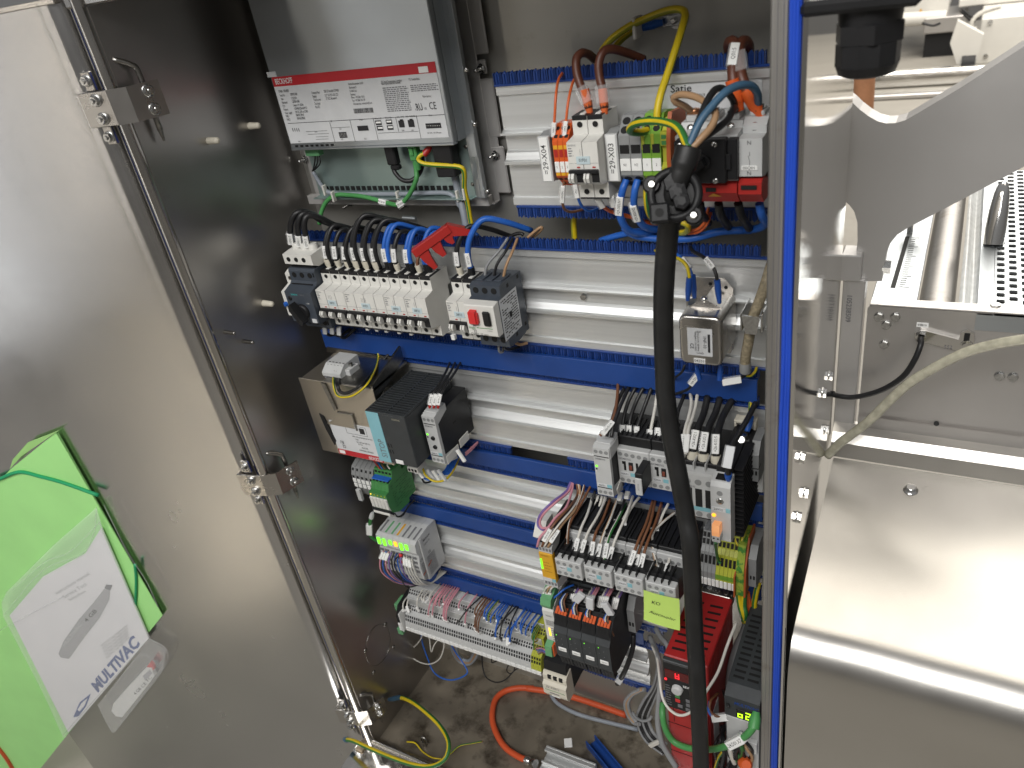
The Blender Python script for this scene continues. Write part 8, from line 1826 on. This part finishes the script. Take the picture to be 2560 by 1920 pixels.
g = part('tag', MB().box(p.x, p.x + 0.013, -0.0008, 0, p.z - 0.0015, p.z + 0.0050, 0.0002), 'label_white', t); text(g, '04M10', p.x + 0.0062, -0.0010, p.z + 0.0018, 0.0034, 'ink', 'CENTER', bold=0.01)
part('hole', MB().cyl((U('g', 1143, 1190, Y=0.120) - t.location).to_tuple(), (U('g', 1143, 1190, Y=0.1195) - t.location).to_tuple(), 0.0032, n=12), 'hole', t)
lv = [(1005, 600), (1040, 588), (1080, 590), (1290, 645), (1300, 600), (1345, 582), (1388, 605), (1390, 650), (1370, 715), (1320, 722), (1290, 718), (1080, 665), (1020, 655), (1000, 630)]
part('lever', MB().prism([((U('g', x, y, Y=0.118) - t.location).x, (U('g', x, y, Y=0.118) - t.location).z) for x, y in lv], -0.005, -0.0005, 'y'), 'polished', t)
p = U('g', 1340, 635, Y=0.116) - t.location
part('slot', MB().box(p.x - 0.003, p.x + 0.003, -0.0056, -0.0046, p.z - 0.007, p.z + 0.006, 0.001), 'hole', t)
p = U('g', 1338, 690, Y=0.114) - t.location
part('bolt', MB().lathe((p.x, -0.005, p.z), (0, -1, 0), [(0, 0.0068), (0.0012, 0.0066)], 16).cyl((p.x, -0.006, p.z), (p.x, -0.010, p.z), 0.0052, n=6, smooth=False), 'polished', t)
p = U('g', 1042, 632, Y=0.114) - t.location
part('gland', MB().cyl((p.x, -0.004, p.z), (p.x, -0.010, p.z), 0.0062, n=6, smooth=False), 'polished', t)
text(t, '552', (U('g', 1190, 700, Y=0.116) - t.location).x, -0.0054, (U('g', 1190, 695, Y=0.116) - t.location).z, 0.0060, 'ink_grey')
wire('black cable bending from the machine side plate to the cabinet wall', [U('g', x, y, Y=Y) for x, y, Y in ((1042, 636, 0.108), (1040, 680, 0.098), (1005, 770, 0.092), (940, 870, 0.090), (850, 940, 0.090), (740, 990, 0.092), (610, 1018, 0.094), (520, 1012, 0.096), (470, 1000, 0.100))] + [Vector((0.688, 0.10, U('g', 470, 1000, Y=0.10).z + 0.002))], 0.0034, 'black', cat='cable', name='cable', n=10)
# deck behind the plate: sheet, roller, perforated plate
t = thing('machine_deck', 'bright steel deck strip with scale slot behind the side plate', 'machine deck', (0.7180, 0.125, -0.040))
part('sheet', MB().box(0, 0.051, 0.0005, 0.60, 0, 0.0045, 0.0008), 'zinc_sheet', t)
part('slot', MB().add([(0.0180, 0.056, 0.0049), (0.0235, 0.056, 0.0049), (0.0260, 0.235, 0.0049), (0.0205, 0.235, 0.0049)], [(0, 1, 2, 3)]), 'hole', t)
for k in range(26): part('scale_mark', MB().box(0.0275, 0.0345 if k % 5 else 0.0390, 0.060 + k * 0.0068, 0.0605 + k * 0.0068, 0.0047, 0.0051, 0), 'ink_grey', t)
lk = thing('clamp_lever', 'black knob standing on the slotted deck strip', 'knob', (0.7430, 0.372, -0.0355))
part('stem', MB().cyl((0, 0, 0), (0, 0, 0.030), 0.004, n=10), 'steel_screw', lk); part('knob', MB().lathe((0, 0, 0.022), (0, 0, 1), [(0, 0.008), (0.004, 0.011), (0.012, 0.011), (0.015, 0.007)], 14).cyl((0, 0, 0.032), (0.026, 0.004, 0.040), 0.005, 0.004), 'black_plastic', lk)
t = thing('steel_roller', 'long grey steel roller lying behind the side plate', 'roller', (0.7900, 0.130, -0.0560))
part('roller', MB().cyl((0, 0, 0), (0, 0.62, 0), 0.0200, n=28), 'aluminium_frame', t)
t = thing('film_web', 'pale translucent film web beside the steel roller', 'film', (0.8110, 0.130, -0.048))
mf = MB(); vs = []
for i in range(9):
    for k in range(7): vs.append((0.002 + k * 0.0033, i * 0.075, 0.004 * math.sin(k * 1.1 + i * 0.15) + 0.008))
mf.add(vs, [(i * 7 + k, i * 7 + k + 1, (i + 1) * 7 + k + 1, (i + 1) * 7 + k) for i in range(8) for k in range(6)], 0, True)
part('film', mf, mat('film_web', (0.66, 0.69, 0.70), 0.15, noise=0.15, nscale=60, alpha=0.75, bump=0.2, bscale=60), t) if False else part('film', mf, mat('film_web', (0.66, 0.69, 0.70), 0.15, noise=0.15, nscale=60, alpha=0.75, bump=0.2, bscale=60).name, t)
# perforated plate: rounded square holes as real openings
t = thing('perforated_plate', 'perforated steel plate with rounded square holes at the right edge', 'perforated plate', (0.8320, 0.126, -0.034))
pf = MB(); px_, py_ = 0.0130, 0.0185
nx, ny = 9, 28
def cell(cx, cy, hx, hy, r, ex, ey, z=0.0):
    out = [(ex, -ey), (ex, ey), (-ex, ey), (-ex, -ey)]
    inn = []
    for (sx, sy) in ((1, -1), (1, 1), (-1, 1), (-1, -1)):
        cxx, cyy = sx * (hx - r), sy * (hy - r)
        a0 = {(1, -1): -PI / 2, (1, 1): 0, (-1, 1): PI / 2, (-1, -1): PI}[(sx, sy)]
        for q in range(3): inn.append((cxx + r * math.cos(a0 + PI / 4 * q), cyy + r * math.sin(a0 + PI / 4 * q)))
    vs = [(cx + x, cy + y, z) for x, y in out] + [(cx + x, cy + y, z) for x, y in inn] + [(cx + x, cy + y, z - 0.003) for x, y in inn]
    fs = []
    for c in range(4):
        i0 = 4 + c * 3
        fs += [(c, i0, i0 + 1), (c, i0 + 1, i0 + 2)]
        fs.append((c, i0 + 2, 4 + ((c + 1) % 4) * 3, (c + 1) % 4))
    for q in range(12): fs.append((4 + q, 4 + (q + 1) % 12, 16 + (q + 1) % 12, 16 + q))
    pf.add(vs, fs)
x_off = 0.017
for i in range(nx):
    for k in range(ny):
        yy = 0.030 + k * py_ + (py_ / 2 if i % 2 else 0)
        cell(x_off + 0.0065 + i * px_, yy, 0.0043, 0.0058, 0.0020, px_ / 2, py_ / 2)
y_top = 0.030 - py_ / 2
pf.box(0, x_off - 0.0001, -0.004, 0.56, -0.003, 0.0, 0.0005)
for i in range(nx):
    o_ = py_ / 2 if i % 2 else 0
    pf.box(x_off + i * px_, x_off + (i + 1) * px_, -0.004, y_top + o_, -0.003, 0.0, 0)
part('perforated_sheet', pf, 'zinc_sheet', t)['kind'] = 'stuff'
part('under_plate', MB().box(0.0, 0.14, 0.0, 0.56, -0.030, -0.028, 0), 'hole', t)
part('front_flange', MB().box(0, 0.14, -0.0048, -0.0042, -0.022, -0.002, 0), 'zinc_sheet', t)
p = U('g', 1520, 437, Y=0.150) - t.location
part('bolt', MB().cyl((p.x, 0.014, 0), (p.x, 0.014, 0.004), 0.0056, n=6, smooth=False).lathe((p.x, 0.014, 0), (0, 0, 1), [(0, 0.0068), (0.0008, 0.0065)], 14), 'steel_screw', t)
p = at(1900 + 1510 / 2.592, 1585 / 2.592, Zz=-0.034)
t = thing('chrome_handle', 'polished chrome finger shaped handle standing on the perforated plate', 'handle', (p.x, p.y, -0.034))
part('grip', MB().lathe((0, 0, 0), (0.02, 0.35, 0.94), [(0, 0.0120), (0.02, 0.0125), (0.045, 0.0115), (0.068, 0.0090), (0.080, 0.0055), (0.083, 0.002)], 20), 'polished', t)
# sloped hood in the lower right
t = thing('machine_hood', 'wide brushed steel machine hood with rounded front edge in the lower right', 'hood', (0.6925, 0.095, -0.95))
prf = [(0.0, 0.698), (-0.250, 0.645)]
for k in range(1, 9):
    a_ = PI / 2 * k / 8 * 0.90
    prf.append((-0.250 - 0.040 * math.sin(a_), 0.645 - 0.006 * k / 8 - 0.040 * (1 - math.cos(a_))))
prf += [(-0.2925, 0.585), (-0.2935, 0.40), (-0.2945, 0.0)]
m = MB(); nX = 12; vs = []
for i in range(nX + 1):
    x = (XR - 0.6905) * i / nX
    for (y, z) in prf: vs.append((x, y, z))
q_ = len(prf)
m.add(vs, [(i * q_ + k, i * q_ + k + 1, (i + 1) * q_ + k + 1, (i + 1) * q_ + k) for i in range(nX) for k in range(q_ - 1)], 0, True)
part('sheet', m, 'cover_sheet', t)
part('gap_shade_sheet', MB().prism([(y + 0.002, z - 0.003) for y, z in prf] + [(0.0, 0.0)], 0.0030, 0.0045, 'x'), 'black_plastic', t)  # black sheet put in as the shade in the gap under the hood
p = U('g', 982, 1580, Y=0.062) - t.location
part('bolt', MB().lathe((p.x, -0.034, 0.6905), (0, -0.2, 1), [(0, 0.0090), (0.0015, 0.0085), (0.0018, 0.0066), (0.0065, 0.0062), (0.0072, 0.005)], 18), 'polished', t)
t = thing('step_ledge', 'polished steel ledge between the side plate and the hood', 'ledge', (0.6880, 0.100, -0.256))
part('ledge', MB().prism([(0.021, 0.046), (0.006, 0.040), (-0.002, 0.028), (-0.004, 0.006), (0.004, 0.0), (0.028, 0.010), (0.028, 0.046)], 0, XR - 0.688, 'x'), 'cover_sheet', t)
# clear hose
hp = [Vector((0.6885, 0.062, -0.226))] + [U('g', x, y, Y=Y) for x, y, Y in ((520, 1315, 0.062), (620, 1240, 0.064), (720, 1160, 0.064), (840, 1040, 0.066), (970, 925, 0.066), (1130, 828, 0.066), (1330, 730, 0.064), (1530, 675, 0.06), (1711, 645, 0.056), (1900, 630, 0.05))]
hp = spline(hp, 6)
bsx = min(hp, key=lambda p: p.z)
t = thing('clear_hose', 'pale braided plastic hose rising to the right across the machine', 'hose', bsx)
part('hose', MB().tube([p - bsx for p in hp], 0.0058, 16), 'clear_hose', t)
# black gland at the top edge
gc = U('4', 715, 100, Y=-0.150)
t = thing('cable_gland', 'large black cable gland hanging at the top edge right of the gasket', 'cable gland', (gc.x, gc.y, gc.z - 0.035))
part('flange', MB().box(-0.044, 0.034, -0.030, 0.030, 0.0415, 0.052, 0.003), 'black_plastic', t)
part('collar', MB().lathe((0, 0, 0.030), (0, 0, 1), [(0, 0.0215), (0.0115, 0.0225)], 24), 'black_plastic', t)
part('hex_nut', MB().cyl((0, 0, 0.018), (0, 0, 0.031), 0.0245, n=6, smooth=False), 'black_plastic', t)
part('cap_nut', MB().cyl((0, 0, 0.002), (0, 0, 0.0178), 0.0225, n=10, smooth=False).lathe((0, 0, 0), (0, 0, -1), [(-0.002, 0.0222), (0.004, 0.0200), (0.006, 0.0165), (0.004, 0.012)], 24), 'black_plastic', t)
# ------------------------------------------------------------------ far side of the hall
def far(x, y, Y): return U('4', x, y, Y=Y)
def farbox(name, lb, cat, x0, x1, y0, y1, Y, dep, m, extra=None):
    a = far(x0, y1, Y); b = far(x1, y0, Y)
    t = thing(name, lb, cat, (a.x, Y, a.z))
    part('housing', MB().box(0, b.x - a.x, 0, dep, 0, b.z - a.z, 0.01), m, t)
    return t, a, b
t, a, b = farbox('far_machine', 'white machine with yellow warning triangle far across the hall', 'machine', 905, 1245, -160, 108, 10.0, 1.0, 'machine_white')
p = far(1040, 82, 9.99) - t.location
part('warning_mark', MB().add([(p.x - 0.045, -0.012, p.z - 0.035), (p.x + 0.045, -0.012, p.z - 0.035), (p.x, -0.012, p.z + 0.045)], [(0, 1, 2)]), 'yellow_plastic', t)
t, a, b = farbox('far_cabinet', 'pale steel cabinet on the floor at the far right of the hall', 'cabinet', 1395, 1760, 92, 418, 8.9, 1.0, 'machine_white')
for (x, y) in ((1493, 142), (1463, 362), (1700, 380)):
    p = far(x, y, 8.89) - t.location
    part('rivet', MB().cyl((p.x, 0, p.z), (p.x, -0.02, p.z), 0.022, n=10), 'steel_screw', t)
t, a, b = farbox('far_conveyor', 'grey conveyor housing with dark underside across the hall', 'conveyor', 1055, 1345, 95, 225, 9.6, 0.8, 'machine_plate')
w_ = (b.x - a.x); part('dark_underside', MB().box(0.02, w_ - 0.02, 0.05, 0.7, -0.36, -0.005, 0.005), 'black_plastic', t); part('leg', MB().box(0.02, 0.22, 0.0, 0.2, -0.52, -0.37, 0.01), 'grey_plastic', t)
a = far(915, 128, 9.7); b = far(1205, 112, 9.7)
solo('far_pipe', MB().cyl(a, b, 0.075, n=12), 'machine_white', 'white horizontal pipe under the far machine', 'pipe')
a = far(640, 452, 8.1); b = far(1430, 425, 8.1)
t = thing('floor_rail', 'bright steel floor rail lying across the hall', 'floor rail', (min(a.x, b.x), 8.1, HALL))
part('rail', MB().box(0, b.x - a.x + 1.0, 0, 0.14, 0.002, 0.16, 0.02), 'polished', t); part('rail', MB().box(0, b.x - a.x + 1.0, -0.5, -0.42, 0.002, 0.05, 0.01), 'machine_plate', t)
p = far(1330, 330, 8.5)
t = thing('caster_wheel', 'black and white caster wheel beside the far cabinet', 'caster', (p.x, 8.5, p.z - 0.15))
part('wheel', MB().cyl((-0.02, 0, 0.0), (0.10, 0, 0.0), 0.16, n=18), 'black_plastic', t); part('fork', MB().prism([(-0.06, 0.05), (0.10, 0.0), (0.14, 0.30), (-0.10, 0.45), (-0.14, 0.25)], -0.10, 0.05, 'y'), 'machine_white', t)
for i, q in enumerate(([(1300, 70), (1360, 130), (1395, 140)], [(1310, 60), (1380, 115), (1420, 118)], [(1560, 40), (1440, 80), (1380, 130), (1370, 180), (1400, 190)], [(1050, 150), (1120, 165), (1170, 150)])):
    wire('thin dark cable on the far machines, %s from the top' % ORD[i] if i != 2 else 'white cable loop on the far machines', [far(x, y, 8.6) for x, y in q], 0.012 if i != 2 else 0.022, 'black' if i != 2 else 'white', cat='cable', name='cable')
p0 = far(1290, 10, 9.8); p1 = far(1760, -10, 9.8)
solo('far_beam', MB().box(p0.x, p1.x, 9.8, 10.3, p0.z - 0.06, p0.z + 0.02, 0.01), 'machine_white', 'pale machine beam along the upper right edge', 'beam')
# a bare forearm behind the bracket
YA = 2.2
el = far(668, 200, YA); wr = far(676, 760, YA)
J = [el + Vector((0.03, 0.02, 0.20)), el + Vector((0.01, 0.0, 0.02)), el.lerp(wr, 0.18), el.lerp(wr, 0.40), el.lerp(wr, 0.62), el.lerp(wr, 0.85), wr, wr + Vector((0.004, 0, -0.045)), wr + Vector((0.006, -0.004, -0.095)), wr + Vector((0.006, -0.006, -0.105))]
J = [Vector(j) for j in J]
base = J[-1]
m = MB().tube([p - base for p in spline(J, 4)], [0.052, 0.050, 0.049, 0.047, 0.046, 0.047, 0.049, 0.050, 0.050, 0.049, 0.047, 0.044, 0.042, 0.040, 0.038, 0.037, 0.036, 0.035, 0.034, 0.033, 0.032, 0.031, 0.030, 0.030, 0.030, 0.032, 0.036, 0.040, 0.042, 0.042, 0.040, 0.038, 0.036, 0.030, 0.026, 0.020, 0.012][:len(spline(J, 4))], 14)
for k in range(4):
    ox = -0.027 + k * 0.018; ll = (0.070, 0.082, 0.078, 0.062)[k]
    m.tube([Vector((ox, 0, 0.012)), Vector((ox * 1.05, -0.004, -ll * 0.45)), Vector((ox * 1.05, -0.020, -ll * 0.8)), Vector((ox, -0.036, -ll))], [0.0095, 0.0092, 0.0085, 0.006], 8)
m.tube([Vector((0.030, -0.004, 0.055)), Vector((0.050, -0.012, 0.030)), Vector((0.056, -0.022, 0.004)), Vector((0.050, -0.030, -0.014))], [0.013, 0.0115, 0.0105, 0.007], 8)
o = part('person', m, 'skin'); o.location = base
o['label'] = 'bare forearm of a person hanging down behind the steel bracket arm'; o['category'] = 'person'
